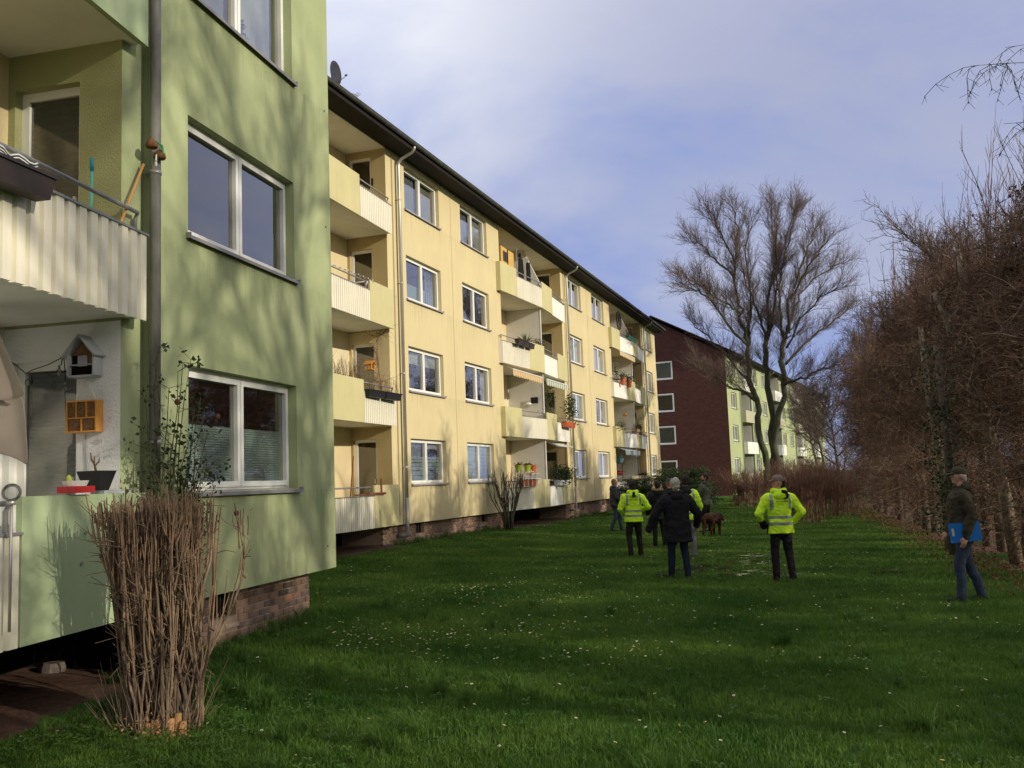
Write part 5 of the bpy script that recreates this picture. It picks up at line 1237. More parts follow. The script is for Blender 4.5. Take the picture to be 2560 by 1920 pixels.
M_BLACKCLOTH = mat('black_cloth', (0.012, 0.012, 0.013), 0.95, bump=.3, bscale=20)
def at_b(b, d, s, z): v = to_world(b, d, s); return (v.x, v.y, z)
def bthing(name, label, cat, b, d, s, z, group=None, rz=0): return thing(name, label, cat, at_b(b, d, s, z), -b[2] + rz, group)
def one(name, mbx, mats, label, cat, b, d, s, z, smooth=False, group=None, rz=0):
    o = mbx.build(name, mats, None, at_b(b, d, s, z), smooth, (0, 0, -b[2] + rz)); return tag(o, label, cat, group)
def trough(w, h, dpt, t=.012, taper=.03):
    m = MB(); x0, x1 = -dpt / 2, dpt / 2; b = len(m.v)
    lo = [(x0 + taper, taper, 0), (x1 - taper, taper, 0), (x1 - taper, w - taper, 0), (x0 + taper, w - taper, 0)]; hi = [(x0, 0, h), (x1, 0, h), (x1, w, h), (x0, w, h)]
    for i in range(4): j = (i + 1) % 4; m.poly([lo[i], lo[j], hi[j], hi[i]])
    m.poly(lo[::-1]); m.poly([(p[0], p[1], h - .02) for p in hi], 1)
    m.box(x0 - t, x1 + t, -t, 0, h - .025, h); m.box(x0 - t, x1 + t, w, w + t, h - .025, h); m.box(x0 - t, x0, 0, w, h - .025, h); m.box(x1, x1 + t, 0, w, h - .025, h)
    return m
def foliage(n, sx, sy, sz, size, m, seed, c=(0, 0, 0)):
    r_ = np.random.default_rng(seed); C = r_.normal(size=(n, 3)) * (sx, sy, sz) + c; return leaf_mesh('foliage', C, size * r_.uniform(.6, 1.3, n), r_, m)
def stalks(n, w, h, m, seed, lean=.15, r=.004, dpt=.05):
    r_ = np.random.default_rng(seed); A_ = np.stack([r_.normal(size=n) * dpt, r_.uniform(0, w, n), np.zeros(n)], 1); B_ = A_ + np.stack([r_.normal(size=n) * lean * h, r_.normal(size=n) * lean * h, h * r_.uniform(.4, 1.1, n)], 1)
    t_ = Twigs(); t_.add(A_, B_, r, r * .5); s_, mm_, ee_ = spawn(r_, A_, B_, 3, h * .3, .4, .2); t_.add(s_, ee_, r * .6, r * .3); return t_.mesh('stalks', m)
def pot(h, r0, r1, n=14):
    m = MB(); m.tube([(0, 0, 0), (0, 0, h * .85), (0, 0, h * .85), (0, 0, h)], [r0, r1 * .95, r1 * 1.06, r1 * 1.06], n); return m

# green building, first floor balcony
t = bthing('planter_box', 'dark brown planter box hung outside the white corrugated balcony at the left edge', 'planter', BG, .45, -7.15, 4.16)
trough(.80, .19, .20).build('trough', [M_PLANTER, M_SOIL], t)
m = MB()
for y_ in (.15, .62): m.box(-.14, -.1, y_ - .012, y_ + .012, .02, .22); m.box(-.14, .0, y_ - .012, y_ + .012, .205, .22)
m.build('bracket', M_RAIL, t)
t = bthing('stacked_dishes', 'black and white rimmed dishes standing in the dark brown planter box', 'dishes', BG, .45, -6.95, 4.35)
for k in range(6):
    m = MB(); m.tube([(0.0 + .015 * sin(i * .9), .05 + i * .045, .02 + .012 * k + .02 * sin(i * 1.3)) for i in range(11)], .009, 5); m.build('dish_rim', M_WHITE if k % 2 else M_BLACKPL, t, smooth=True)
t = bthing('broom', 'teal broom handle leaning upright behind the balcony rail', 'broom', BG, -.06, -5.16, 3.72)
m = MB(); m.tube([(0, 0, 0), (0, .01, 1.14)], .014, 8); m.build('handle', mat('aqua_paint', (.16, .55, .46), .4), t, smooth=True); m = MB(); m.tube([(0, .01, 1.13), (0, .012, 1.25)], .018, 8); m.build('grip', mat('teal_grip', (.03, .28, .33), .5), t, smooth=True)
m = MB(); m.box(-.03, .03, -.14, .14, -.1, 0); m.build('brush', M_BLACKPL, t)
t = bthing('broom', 'orange wooden broom handle leaning aslant beside the grey downpipe', 'broom', BG, .10, -5.2, 3.9)
m = MB(); m.tube([(0, 0, 0), (-.04, .66, 1.20)], .014, 8); m.build('handle', mat('varnished_pine', (.55, .28, .10), .5), t, smooth=True); m = MB(); m.tube([(.014, .635, 1.165), (.02, .635, 1.165)], .006, 6); m.build('hanging_hole', M_DARK, t)
# bird feeders on the downpipe
t = bthing('coconut_feeder', 'two brown coconut shell bird feeders tied with green ribbon to the grey downpipe', 'bird feeder', BG, .19, -4.50, 5.08)
M_COCO = mat('coconut_shell', (.16, .075, .035), .9, var=.5, vscale=30, bump=.8, bscale=80)
for (y_, z_) in ((-.095, .20), (.035, .13)): m = MB(); m.tube([(0, y_, z_ - .045), (0, y_, z_ - .03), (0, y_, z_ + .01), (0, y_, z_ + .045)], [.055, .062, .052, .02], 12); m.build('shell', M_COCO, t, smooth=True)
m = MB(); m.tube([(.02, -.05, .24), (.055, -.005, .2), (.05, .015, .14), (.02, .02, .1)], .012, 5); m.build('ribbon', mat('green_ribbon', (.05, .30, .10), .6), t)
m = MB(); m.tube([(.02, -.05, .1), (.02, -.055, .02)], [.006, .012], 7); m.ellipsoid((.02, -.055, -.0), (.014, .014, .03), 8, 6); m.build('fat_ball', M_WHITE, t, smooth=True)
# ground floor loggia
SW = -4.80
t = bthing('insect_hotel', 'grey house shaped insect hotel with pitched roof on the white loggia wall', 'insect hotel', BG, -.335, SW - .004, 2.98)
m = MB(); m.box(-.145, -.13, -.13, 0, 0, .20); m.box(.13, .145, -.13, 0, 0, .20); m.box(-.13, .13, -.13, 0, -.012, 0.006); m.box(-.13, .13, -.012, 0, .006, .25); m.box(-.13, .13, -.11, -.012, .10, .112); m.poly([(-.13, -.012, .2), (.13, -.012, .2), (0, -.012, .37)]); m.build('case', M_GREYWOOD, t)
m = MB(); m.obox((-.085, -.075, .285), (.66, 0, .75), (0, 1, 0), (-.75, 0, .66), .135, .09, .008); m.obox((.085, -.075, .285), (.66, 0, -.75), (0, 1, 0), (.75, 0, .66), .135, .09, .008); m.build('roof', M_GREYWOOD, t)
m = MB(); m.box(-.12, .12, -.09, -.013, .01, .095, 0); m.box(-.12, -.02, -.08, -.013, .115, .2, 0); m.box(.035, .12, -.10, -.013, .115, .2, 1); m.poly([(-.11, -.09, .2), (.11, -.09, .2), (0, -.09, .33)], 1); m.build('filling', [M_DARK, M_STRAW], t)
m = MB(); m.box(-.04, .06, -.112, -.10, .09, .19); m.build('entrance_board', mat('lilac_grey_board', (.33, .32, .38), .7), t)
t = bthing('insect_hotel', 'orange framed insect hotel with reed filled compartments hanging on the white loggia wall', 'insect hotel', BG, -.345, SW - .004, 2.45)
m = MB(); w_ = .165
m.box(-w_, -w_ + .014, -.10, 0, 0, .30); m.box(w_ - .014, w_, -.10, 0, 0, .30); m.box(-w_ + .014, w_ - .014, -.10, 0, 0, .014); m.box(-w_ + .014, w_ - .014, -.10, 0, .286, .30); m.box(-w_ + .014, w_ - .014, -.098, 0, .13, .142)
m.box(-.005, .005, -.098, 0, .014, .13); m.box(-.06, -.05, -.098, 0, .142, .286); m.box(.05, .06, -.098, 0, .142, .286); m.build('frame', M_ORANGEWOOD, t)
m = MB(); m.box(-w_ + .014, w_ - .014, -.085, -.002, .014, .286); m.build('filling', M_STRAW, t)
m = MB(); m.tube([(-.10, -.05, .30), (-.01, -.02, .5)], .004, 5); m.tube([(.13, -.05, .30), (.01, -.02, .5)], .004, 5); m.build('cord', M_WHITE, t)
m = MB(); m.tube([(-.02, -.012, 0), (-.012, -.01, -.2), (.01, -.012, -.42), (.015, -.012, -.5)], .005, 5); one('cable', m, M_RAIL, 'thin dark cable hanging down the white wall below the orange insect hotel', 'cable', BG, -.345, SW, 2.44)
t = bthing('light_string', 'string of clear glass bulbs looped over the white loggia door', 'string lights', BG, 0, SW - .05, 0)
m = MB(); m.tube([(-1.2, 0, 3.2), (-1.0, 0, 3.05), (-.93, 0, 3.08), (-.75, 0, 3.12), (-.62, 0, 3.17), (-.58, -.01, 3.2), (-.6, -.01, 3.1)], .005, 5); m.tube([(-.58, 0, 3.2), (-.56, 0, 3.0), (-.565, 0, 2.93)], .005, 5); m.tube([(-.565, 0, 2.9), (-.55, 0, 2.6), (-.5, 0, 2.5)], .004, 5); m.build('wire', M_BLACKPL, t)
for x_, z_ in ((-.98, 2.98), (-.63, 3.06), (-.565, 2.9)): m = MB(); m.ellipsoid((x_, 0, z_ - .02), (.026, .026, .034), 10, 8, 0); m.tube([(x_, 0, z_ + .01), (x_, 0, z_ + .045)], .011, 8, 1); m.build('bulb', [GLASS_CLEAR, M_RAIL], t, smooth=True)
# taupe parasol cloth at the left edge
t = bthing('folded_parasol', 'taupe folded parasol cloth hanging at the left edge in front of the loggia', 'parasol', BG, 0, -5.95, 0)
M_TAUPE = mat('taupe_canvas', (.40, .34, .29), .85, var=.04, vscale=8, transl=.08)
def cloth(rows, name):
    m = MB(); k = len(rows[0])
    for r_ in rows:
        m.v += r_
    for i in range(len(rows) - 1):
        for j in range(k - 1): a_ = i * k + j; m.f.append((a_, a_ + 1, a_ + k + 1, a_ + k)); m.m.append(0)
    o = m.build(name, M_TAUPE, t, smooth=True); sm = o.modifiers.new('thick', 'SOLIDIFY'); sm.thickness = .006; ss = o.modifiers.new('sub', 'SUBSURF'); ss.levels = 2; ss.render_levels = 2
cloth([[(-.95, .1, 3.35), (-.7, -.05, 3.38), (-.45, .06, 3.36), (-.36, 0, 3.33)], [(-.9, .1, 3.0), (-.6, -.08, 3.02), (-.32, .08, 3.02), (-.20, 0, 3.02)], [(-.85, .1, 2.72), (-.5, -.08, 2.74), (-.2, .08, 2.76), (-.07, 0, 2.74)], [(-.8, .1, 2.62), (-.45, -.02, 2.66), (-.2, .12, 2.69), (-.09, .05, 2.71)]], 'canopy_fold')
cloth([[(-.8, .2, 2.72), (-.5, .1, 2.72), (-.3, .16, 2.74), (-.17, .12, 2.72)], [(-.8, .2, 2.45), (-.5, .05, 2.45), (-.28, .15, 2.5), (-.12, .1, 2.45)], [(-.8, .2, 2.30), (-.5, .05, 2.26), (-.2, .15, 2.18), (-.08, .1, 2.05)]], 'lower_fold')
m = MB(); m.tube([(-.75, .15, .95), (-.75, .15, 3.3)], .02, 8); m.build('pole', M_WHITE, t)
t = bthing('flower_pot', 'black square pot with a pruned bare twig on the green parapet', 'pot', BG, .17, -5.35, 1.90)
m = MB(); b_, tp = .07, .115; lo = [(-b_, -b_, 0), (b_, -b_, 0), (b_, b_, 0), (-b_, b_, 0)]; hi = [(-tp, -tp, .17), (tp, -tp, .17), (tp, tp, .17), (-tp, tp, .17)]
for i in range(4): m.poly([lo[i], lo[(i + 1) % 4], hi[(i + 1) % 4], hi[i]])
m.poly([(p[0] * .97, p[1] * .97, .155) for p in hi], 1); m.poly(lo[::-1]); m.build('pot', [M_BLACKPL, M_SOIL], t)
m = MB(); m.tube([(0, 0, .14), (0, -.03, .23), (.0, -.07, .27), (0, -.08, .33)], [.012, .01, .008, .005], 6); m.tube([(0, -.02, .22), (0, .03, .25), (0, .035, .29)], [.009, .007, .004], 5); m.tube([(0, -.03, .24), (0, -.03, .30)], [.007, .004], 5); m.build('twig', M_DRY, t, smooth=True)
t = bthing('tray', 'red tray carrying a white bowl on the green parapet', 'tray', BG, .25, -5.72, 1.885)
m = MB(); m.box(-.08, .08, -.12, .14, 0, .055); m.build('tray_base', M_RED, t); m = MB(); m.tube([(0, 0, .055), (0, 0, .10)], [.085, .105], 16); m.build('bowl', M_WHITE, t); m = MB(); m.ellipsoid((0, -.08, .12), (.02, .02, .03), 8, 6); m.build('sprout', M_LIME, t)
m = MB(); m.box(-.09, .05, -.35, .03, 0, .035); one('ledge_board', m, M_GREYWOOD, 'dark grey board lying along the green parapet beside the black pot', 'board', BG, .10, -4.87, 1.87)
t = bthing('garden_lamp', 'clear glass ball lamp on a thin rod by the left rail', 'lamp', BG, .42, -6.62, .9)
m = MB(); m.ellipsoid((0, 0, 1.0), (.068, .068, .068), 20, 14); m.build('glass_ball', glass_mat('crackled_glass', (.8, .82, .82), .9), t, smooth=True); m = MB(); m.tube([(0, 0, 0), (0, 0, .93)], .011, 8); m.tube([(0, 0, .91), (0, 0, .945)], .03, 10); m.build('rod', M_ZINC_BRIGHT, t, smooth=True)
m = MB(); m.ellipsoid((0, 0, .09), (.13, .12, .16), 9, 7); o = m.build('boundary_stone', mat('weathered_stone', (.12, .10, .085), .95, var=.3, vscale=15, bump=1, bscale=30), None, (-4.62, 9.50, .07)); tag(o, 'squat grey stone in the shade under the green balcony', 'stone')
for v in o.data.vertices: v.co *= 1 + .16 * noise.noise(v.co * 9); v.co.z = min(v.co.z, .17)

# satellite dish and aerial on the yellow roof
t = bthing('satellite_dish', 'dark satellite dish on the roof edge of the yellow building beside the green corner', 'satellite dish', BY, -.35, -3.45, 12.0, rz=radians(0))
m = MB(); n_ = 20; R_ = .33
for ring in range(5):
    for i in range(n_): a = 2 * pi * i / n_; r_ = R_ * ring / 4; m.v.append((.06 * (ring / 4) ** 2, r_ * cos(a) * .9, 1.0 + r_ * sin(a)))
for ring in range(4):
    for i in range(n_): j = (i + 1) % n_; m.f.append((ring * n_ + i, ring * n_ + j, (ring + 1) * n_ + j, (ring + 1) * n_ + i)); m.m.append(0)
o = m.build('dish', mat('anthracite_metal', (.035, .038, .045), .5, var=.2), t, smooth=True); q = o.modifiers.new('t', 'SOLIDIFY'); q.thickness = .012
m = MB(); m.tube([(-.06, 0, 0), (-.06, 0, 1.0)], .022, 8); m.tube([(-.06, 0, 1.0), (0, 0, 1.0)], .03, 8); m.tube([(.02, 0, .68), (.38, 0, .86)], .012, 6); m.ellipsoid((.38, 0, .88), (.05, .03, .03), 8, 6); m.build('mast', M_RAIL, t, smooth=True)
t = bthing('roof_aerial', 'small dark aerial sticking up from the yellow building roof', 'aerial', BY, -2.0, .85, 12.9)
m = MB(); m.tube([(0, 0, -.3), (0, 0, 1.45)], .014, 6); m.tube([(0, -.3, 1.38), (0, .12, 1.45)], .012, 5)
for y_ in (-.06, .02, .1): m.tube([(-.1, y_, 1.40), (.1, y_, 1.5)], .008, 4)
m.build('mast', M_RAIL, t)

# yellow building: stair of loggias nearest the green corner
def row_planters(label, b, d, s, z, w, n, m_, seed, plant=M_DRY, ph=.3, grp=None, h=.19):
    for i in range(n):
        t = bthing('planter_box', label[i] if isinstance(label, (list, tuple)) else label, 'planter', b, d, s + i * (w + .03), z, grp)
        trough(w, h, .19).build('trough', [m_, M_SOIL], t)
        if plant is M_DRY: o = link('plants', stalks(26, w * .9, ph, M_DRY, seed + i, r=.0035), t, (0, .03, h - .03))
        else: o = link('plants', foliage(170, .06, w * .28, ph * .32, .055, plant, seed + i), t, (0, w / 2, h + ph * .25))
row_planters(['anthracite planter on the second balcony up, nearer the beige panel', 'anthracite planter on the second balcony up, nearer the downpipe'], BY, .36, -3.3, 4.18, .93, 2, M_BLACKPL, 400, ph=.45)
t = bthing('dried_plants', 'dry grey-brown plants standing above the beige panel of the second balcony up', 'plants', BY, .1, -5.6, 4.45); link('stalks', stalks(120, 2.4, .62, M_DRY, 420, r=.006), t); m = MB(); m.box(-.08, .08, 0, 2.3, 0, .1); m.build('trough', M_PLANTER, t)
t = bthing('bird_feeder', 'small orange wooden bird feeder hanging in the second loggia up', 'bird feeder', BY, -.35, -1.75, 5.08)
m = MB(); m.box(-.11, .11, -.11, .11, 0, .02); m.obox((0, -.06, .2), (1, 0, 0), (0, .8, .6), (0, -.6, .8), .13, .09, .01); m.obox((0, .06, .2), (1, 0, 0), (0, .8, -.6), (0, .6, .8), .13, .09, .01)
for x_ in (-.09, .09):
    for y_ in (-.09, .09): m.box(x_ - .012, x_ + .012, y_ - .012, y_ + .012, .02, .16)
m.build('house', M_ORANGEWOOD, t); m = MB(); m.tube([(0, 0, .24), (0, 0, 1.1)], .004, 4); m.build('cord', M_DRY, t)
t = bthing('bare_climber', 'thin bare climber spread across the tan side wall of the second loggia up', 'climbing plant', BY, -.2, -1.28, 3.9)
r_ = np.random.default_rng(9); tw = Twigs(); A_ = np.array([[0, 0, 0], [-.05, -.02, .7], [-.12, -.03, 1.3]]); B_ = np.array([[-.05, -.02, .7], [-.12, -.03, 1.3], [-.15, -.03, 2.3]]); tw.add(A_, B_, .012, .008)
for cfg in ((6, .6, .6, .1, .008, .005), (3, .35, .6, 0, .005, .003)):
    s_, m_, e_ = spawn(r_, A_, B_, *cfg[:4])
    for q in (s_, m_, e_): q[:, 1] = np.clip(q[:, 1], -.1, -.01)
    tw.add(s_, m_, cfg[4], cfg[5]); tw.add(m_, e_, cfg[5], cfg[5] * .7); A_, B_ = np.concatenate([s_, m_]), np.concatenate([m_, e_])
link('stems', tw.mesh('stems', M_DRY), t)
t = bthing('rope_light', 'pale twisted rope light wound along the rail of the third balcony up', 'rope light', BY, .28, -5.6, 7.37)
m = MB(); 
for i in range(46): m.ellipsoid((.02 * sin(i * 1.6), i * .066, .02 * cos(i * 1.6)), (.016, .026, .016), 6, 4, i % 2)
m.build('rope', [M_WHITE, M_RAIL], t)
t = bthing('folding_chair', 'white framed chair with dark red cushion on the third balcony up', 'chair', BY, -.15, -2.75, 6.55)
m = MB(); m.tube([(-.2, -.2, 0), (.15, .1, .45), (.2, .2, .85)], .013, 6); m.tube([(.2, -.2, 0), (-.15, .1, .45), (-.2, .18, .85), (.2, .2, .85)], .013, 6); m.build('frame', M_WHITE, t, smooth=True); m = MB(); m.box(-.18, .18, -.15, .2, .44, .5); m.box(-.18, .18, .17, .22, .5, .8); m.build('cushion', mat('dark_red_cloth', (.12, .03, .025), .9), t)
t = bthing('wooden_slat', 'red brown weathered slats resting on the ground floor balcony rail', 'slats', BY, .27, -4.2, 1.62)
m = MB(); m.box(-.05, .05, .4, 1.95, .0, .03); m.box(-.03, .07, 1.0, 1.9, .03, .06); m.tube([(0, 1.78, 0), (0, 1.78, .42)], .03, 6); m.tube([(0, .1, -.1), (0, .3, 1.0)], .02, 6); m.build('slat', mat('weathered_red_wood', (.22, .08, .05), .85, var=.3), t)
m = MB(); m.box(-.008, .0, -.03, .03, -.1, .12); m.tube([(-.05, 0, -.15), (-.03, .02, .1), (-.06, -.03, .14)], .01, 5); one('wall_ornament', m, M_BLACKPL, 'small dark ornament on the tan side wall of the top loggia beside the green corner', 'ornament', BY, -.42, -1.26, 10.62, rz=radians(-90))

# middle pair of loggias
t = bthing('cabinet', 'yellow pine cabinet with a dark window on the top middle balcony', 'cabinet', BY, -.35, 8.5, 9.17)
m = MB(); m.box(-.3, .3, 0, 1.5, 0, 1.75); m.build('case', mat('pine_boards', (.60, .38, .10), .6, var=.15), t); m = MB(); m.box(.3, .315, .25, .7, 1.2, 1.6); m.box(.3, .33, .72, .76, 0, 1.75); m.build('panel', M_PLANTER, t)
m = MB(); m.ellipsoid((0, .35, 1.82), (.16, .3, .09), 10, 6); m.build('bundle', M_BLACKCLOTH, t)
for k, (s_, lb, wd, hgt) in enumerate(((10.65, 'black jacket drying on the top middle balcony, nearer the pine cabinet', .62, 1.05), (11.6, 'dark trousers drying on the top middle balcony, nearer the slanted partition', .34, 1.1))):
    t = bthing('laundry', lb, 'laundry', BY, .02, s_, 9.75)
    r_ = np.random.default_rng(k); m = MB(); n_ = 14; rowsn = 10
    for side in (0, 1):
        base = len(m.v)
        for j in range(rowsn + 1):
            z = hgt * (1 - j / rowsn); w2 = wd / 2 * (.55 + .45 * min(1, j / 2)) * (1 - .1 * sin(j))
            for i in range(n_ + 1): y_ = -w2 + 2 * w2 * i / n_; m.v.append(((.07 if side else -.07) * sin(pi * i / n_) + .02 * sin(i * 2 + j * .6), y_, z + .02 * sin(i + k)))
        for j in range(rowsn):
            for i in range(n_): a_ = base + j * (n_ + 1) + i; m.f.append((a_, a_ + 1, a_ + n_ + 2, a_ + n_ + 1)); m.m.append(0)
    m.build('garment', M_BLACKCLOTH, t, smooth=True)
    m = MB(); m.tube([(0, -wd * .25, hgt), (0, 0, hgt + .12), (0, 0, hgt + .25)], .02, 5); m.tube([(0, wd * .25, hgt), (0, 0, hgt + .12)], .02, 5)
    if k == 0: m.ellipsoid((0, -.12, hgt + .16), (.07, .07, .10), 8, 6)
    m.build('hanger', M_BLACKCLOTH if k == 0 else M_GREYWOOD, t)
m = MB(); m.tube([(0, 0, 0), (0, 0, 2.0)], .015, 6); one('post', m, M_RAIL, 'thin dark post beside the drying black jacket', 'post', BY, .0, 10.2, 9.17)
m = MB(); m.box(-.25, .2, 0, .6, .85, 1.0); m.box(-.2, .15, .05, .1, 0, .85); m.box(-.2, .15, .5, .55, 0, .85); one('side_table', m, M_GREYWOOD, 'grey table top showing behind the right hand parapet of the top middle balcony', 'table', BY, .0, 12.35, 9.17)
row_planters(['brown planter at the near end of the third middle balcony', 'brown planter second from the near end of the third middle balcony', 'brown planter third on the third middle balcony, below the yucca'], BY, .45, 8.55, 7.05, .62, 3, M_PLANTER, 430, ph=.12)
t = bthing('yucca', 'spiky yucca standing behind the brown planters', 'plant', BY, .15, 10.55, 7.2)
r_ = np.random.default_rng(4); V_ = []; m = MB(); m.tube([(0, 0, -.5), (0, 0, .12)], .03, 6, 1)
for i in range(60): a = r_.uniform(0, 6.28); el = r_.uniform(-.1, 1.3); L_ = r_.uniform(.35, .6); c_ = Vector((cos(a) * cos(el), sin(a) * cos(el), sin(el))); sd = c_.orthogonal().normalized() * .014; p_ = Vector((0, 0, .12)); m.poly([p_ - sd, p_ + sd, p_ + c_ * L_ * .6 + sd * .8, p_ + c_ * L_ - Vector((0, 0, .06)), p_ + c_ * L_ * .6 - sd * .8])
m.build('leaves', [mat('yucca_leaves', (.09, .12, .05), .5, var=.4), M_DRY], t)
t = bthing('potted_bush', 'round green bush beside the yucca on the third middle balcony', 'plant', BY, .1, 12.3, 7.35); link('foliage', foliage(420, .13, .24, .14, .07, M_PLANT, 3, (0, 0, .12)), t); pot(.3, .12, .16).build('pot', M_TERRA, t, (0, 0, -.32))
def awning(label, b, s0, s1, z, d1, drop, mt, seg=9, mt2=None):
    t = bthing('awning', label, 'awning', b, 0, s0, z); w_ = s1 - s0; m = MB(); N_ = seg * 6
    for i in range(N_ + 1):
        y_ = w_ * i / N_; sc_ = .045 * abs(sin(pi * i / 6))
        m.v += [(.05, y_, .06), (d1, y_, -drop * .45), (d1 + .01, y_, -drop * .45 - .2 - sc_ * 1.5)]
    for i in range(N_):
        for j in range(2): a_ = i * 3 + j; m.f.append((a_, a_ + 3, a_ + 4, a_ + 1)); m.m.append((i // 3) % 2 if mt2 else 0)
    m.build('awning_cloth', [mt, mt2 or mt], t); m = MB(); m.tube([(d1, 0, -drop * .45), (d1, w_, -drop * .45)], .025, 6); m.build('front_bar', M_WHITE, t)
awning('cream and orange awning with a scalloped edge over the second middle balcony', BY, 8.3, 11.9, 6.12, .34, .15, mat('cream_canvas', (.68, .52, .30), .85, transl=.15), 12, mat('ochre_canvas', (.60, .40, .20), .85, transl=.15))
m = MB(); m.box(-.01, .01, -.16, .16, -.13, .13); one('black_plate', m, M_BLACKPL, 'small black plate fixed high on the partition of the second middle balcony', 'plate', BY, -.12, 12.15, 5.15, rz=radians(-90))
t = bthing('balcony_lamp', 'round white dish lamp on the partition of the second middle balcony', 'lamp', BY, -.35, 12.05, 5.0); m = MB(); m.ellipsoid((0, -.1, 0), (.17, .1, .07), 14, 8); m.build('shade', M_WHITE, t, smooth=True); m = MB(); m.tube([(0, 0, .1), (0, -.1, .05)], .015, 6); m.build('arm', M_RAIL, t)
t = bthing('trellis_plant', 'leafy climber filling the far half of the second middle balcony', 'climbing plant', BY, .05, 12.75, 4.7); link('foliage', foliage(900, .16, .33, .42, .075, M_PLANT, 12, (0, .3, .35)), t); link('stalks', stalks(22, .8, 1.3, M_DRY, 13), t, (0, 0, -.6))
t = bthing('potted_palm', 'tall dark leafy plant above the terracotta planter by the middle downpipe', 'plant', BY, .38, 15.75, 4.45); link('foliage', foliage(520, .12, .27, .36, .10, M_PLANT, 14, (0, 0, .55)), t); link('stalks', stalks(12, .4, .9, M_DRY, 15), t, (0, -.2, 0))
t = bthing('planter_box', 'terracotta planter with ribbed front hung on the second middle balcony', 'planter', BY, .38, 14.7, 4.12); trough(1.5, .24, .22).build('trough', [M_TERRA, M_SOIL], t)
m = MB()
for i in range(7): m.box(.09, .115, .08 + i * .2, .14 + i * .2, .03, .2)
m.build('rib', M_TERRA, t)
awning('green edged rolled awning over the far half of the second middle balcony', BY, 12.6, 15.8, 6.1, .3, .1, mat('pale_green_canvas', (.35, .42, .30), .85, transl=.2), 10, mat('white_canvas', (.65, .65, .58), .85, transl=.2))
# ground floor, middle
t = bthing('plant_shelf', 'cream metal shelf holding pots on the ground floor middle balcony', 'shelf', BY, .0, 9.1, .92)
m = MB()
for y_ in (0, 1.9): m.box(-.02, .02, y_, y_ + .035, 0, 1.35)
m.box(-.12, .12, 0, 1.93, 1.25, 1.27); m.box(-.12, .12, 0, 1.93, .62, .64); m.build('rack', mat('cream_metal', (.62, .58, .44), .5), t)
for k, (y_, mt_, lb) in enumerate(((9.5, M_LIME, 'lime green pot on the cream shelf, nearer the camera'), (10.55, M_LIME, 'lime green pot on the cream shelf, nearer the partition'), (11.25, M_TERRA, 'terracotta pot stack right of the two lime green pots'))):
    t = bthing('flower_pot', lb, 'pot', BY, .0, y_, 2.19 if k < 2 else 2.12); pot(.26, .10, .15).build('pot', mt_, t, smooth=False); link('foliage', foliage(140, .08, .08, .035, .06, M_SOIL if k < 2 else M_TERRA, 30 + k, (0, 0, .28)), t)
m = MB(); m.box(-.12, .12, -.5, .5, 0, .04); m.box(-.02, .02, .3, .34, -1.2, 0); m.box(-.02, .02, -.34, -.3, -1.2, 0); one('side_table', m, M_GREYWOOD, 'small table under the terracotta pot stack', 'table', BY, .0, 11.2, 2.08)
row_planters(['terracotta planter hooked on the ground floor middle balcony, nearer end', 'terracotta planter hooked on the ground floor middle balcony, beside the beige panel'], BY, .36, 8.75, 1.62, .82, 2, M_TERRA, 440, plant=M_PLANT, ph=.06, h=.24)
m = MB(); m.tube([(0, 0, 0), (0, 2.3, 0)], .018, 6)
for i in range(5): m.tube([(0, .2 + i * .5, 0), (.02, .2 + i * .5, -.3)], .012, 5)
one('planter_rail', m, M_WHITE, 'white rail carrying the terracotta planters of the ground floor middle balcony', 'rail', BY, .46, 8.5, 1.90)
t = bthing('cherry_laurel', 'dense glossy laurel growing out of a white planter on the ground floor middle balcony', 'plant', BY, .32, 14.15, 1.85); link('foliage', foliage(1500, .16, .62, .19, .085, M_PLANT, 16, (0, .2, .18)), t); link('stalks', stalks(16, 1.2, .9, M_DRY, 17), t, (0, -.3, 0))
t = bthing('planter_box', 'scalloped white planter below the laurel', 'planter', BY, .36, 13.2, 1.58); trough(1.5, .22, .22).build('trough', [M_WHITE, M_SOIL], t); m = MB()
for i in range(9): m.ellipsoid((.1, .1 + i * .165, .17), (.03, .07, .05), 8, 6)
m.build('scallop', M_WHITE, t, smooth=True)
m = MB(); m.obox((0, 0, 0), (.9, .2, -.35), (0, 1, 0), (.35, 0, .9), .25, 1.2, .02); one('canopy', m, M_CORR_WHITE, 'small white canopy sheet over the far half of the ground floor middle balcony', 'canopy', BY, .1, 14.9, 3.35)
m = MB(); m.tube([(0, 0, 0), (0, 0, 2.2)], .02, 6); one('post', m, M_DRY, 'dark thin post rising from the ground floor middle balcony beside the laurel', 'post', BY, .2, 15.3, 1.2)

# far pair of loggias
t = bthing('wagon_wheel', 'dark spoked wagon wheel on the top far balcony', 'wagon wheel', BY, .22, 27.15, 10.72)
m = MB(); R_ = .52; m.tube([(0, R_ * cos(a), R_ * sin(a)) for a in np.linspace(0, 2 * pi, 25)], .035, 6); m.build('rim', M_PLANTER, t, smooth=True)
for i in range(10): a = 2 * pi * i / 10; m = MB(); m.tube([(0, 0, 0), (0, R_ * cos(a), R_ * sin(a))], .016, 5); m.build('spoke', M_PLANTER, t)
m = MB(); m.tube([(-.05, 0, 0), (.05, 0, 0)], .07, 10); m.build('hub', M_PLANTER, t)
t = bthing('planter_box', 'green planter with bare stalks on the top far balcony', 'planter', BY, .34, 28.6, 9.83); trough(2.3, .25, .2).build('trough', [mat('green_plastic', (.04, .20, .07), .5), M_SOIL], t); link('plants', stalks(50, 2.1, .75, M_DRY, 50, r=.008), t, (0, .1, .2))
awning('plain cream awning over the third far balcony', BY, 26.0, 29.9, 8.95, .45, .25, MATS['cream_canvas'], 12)
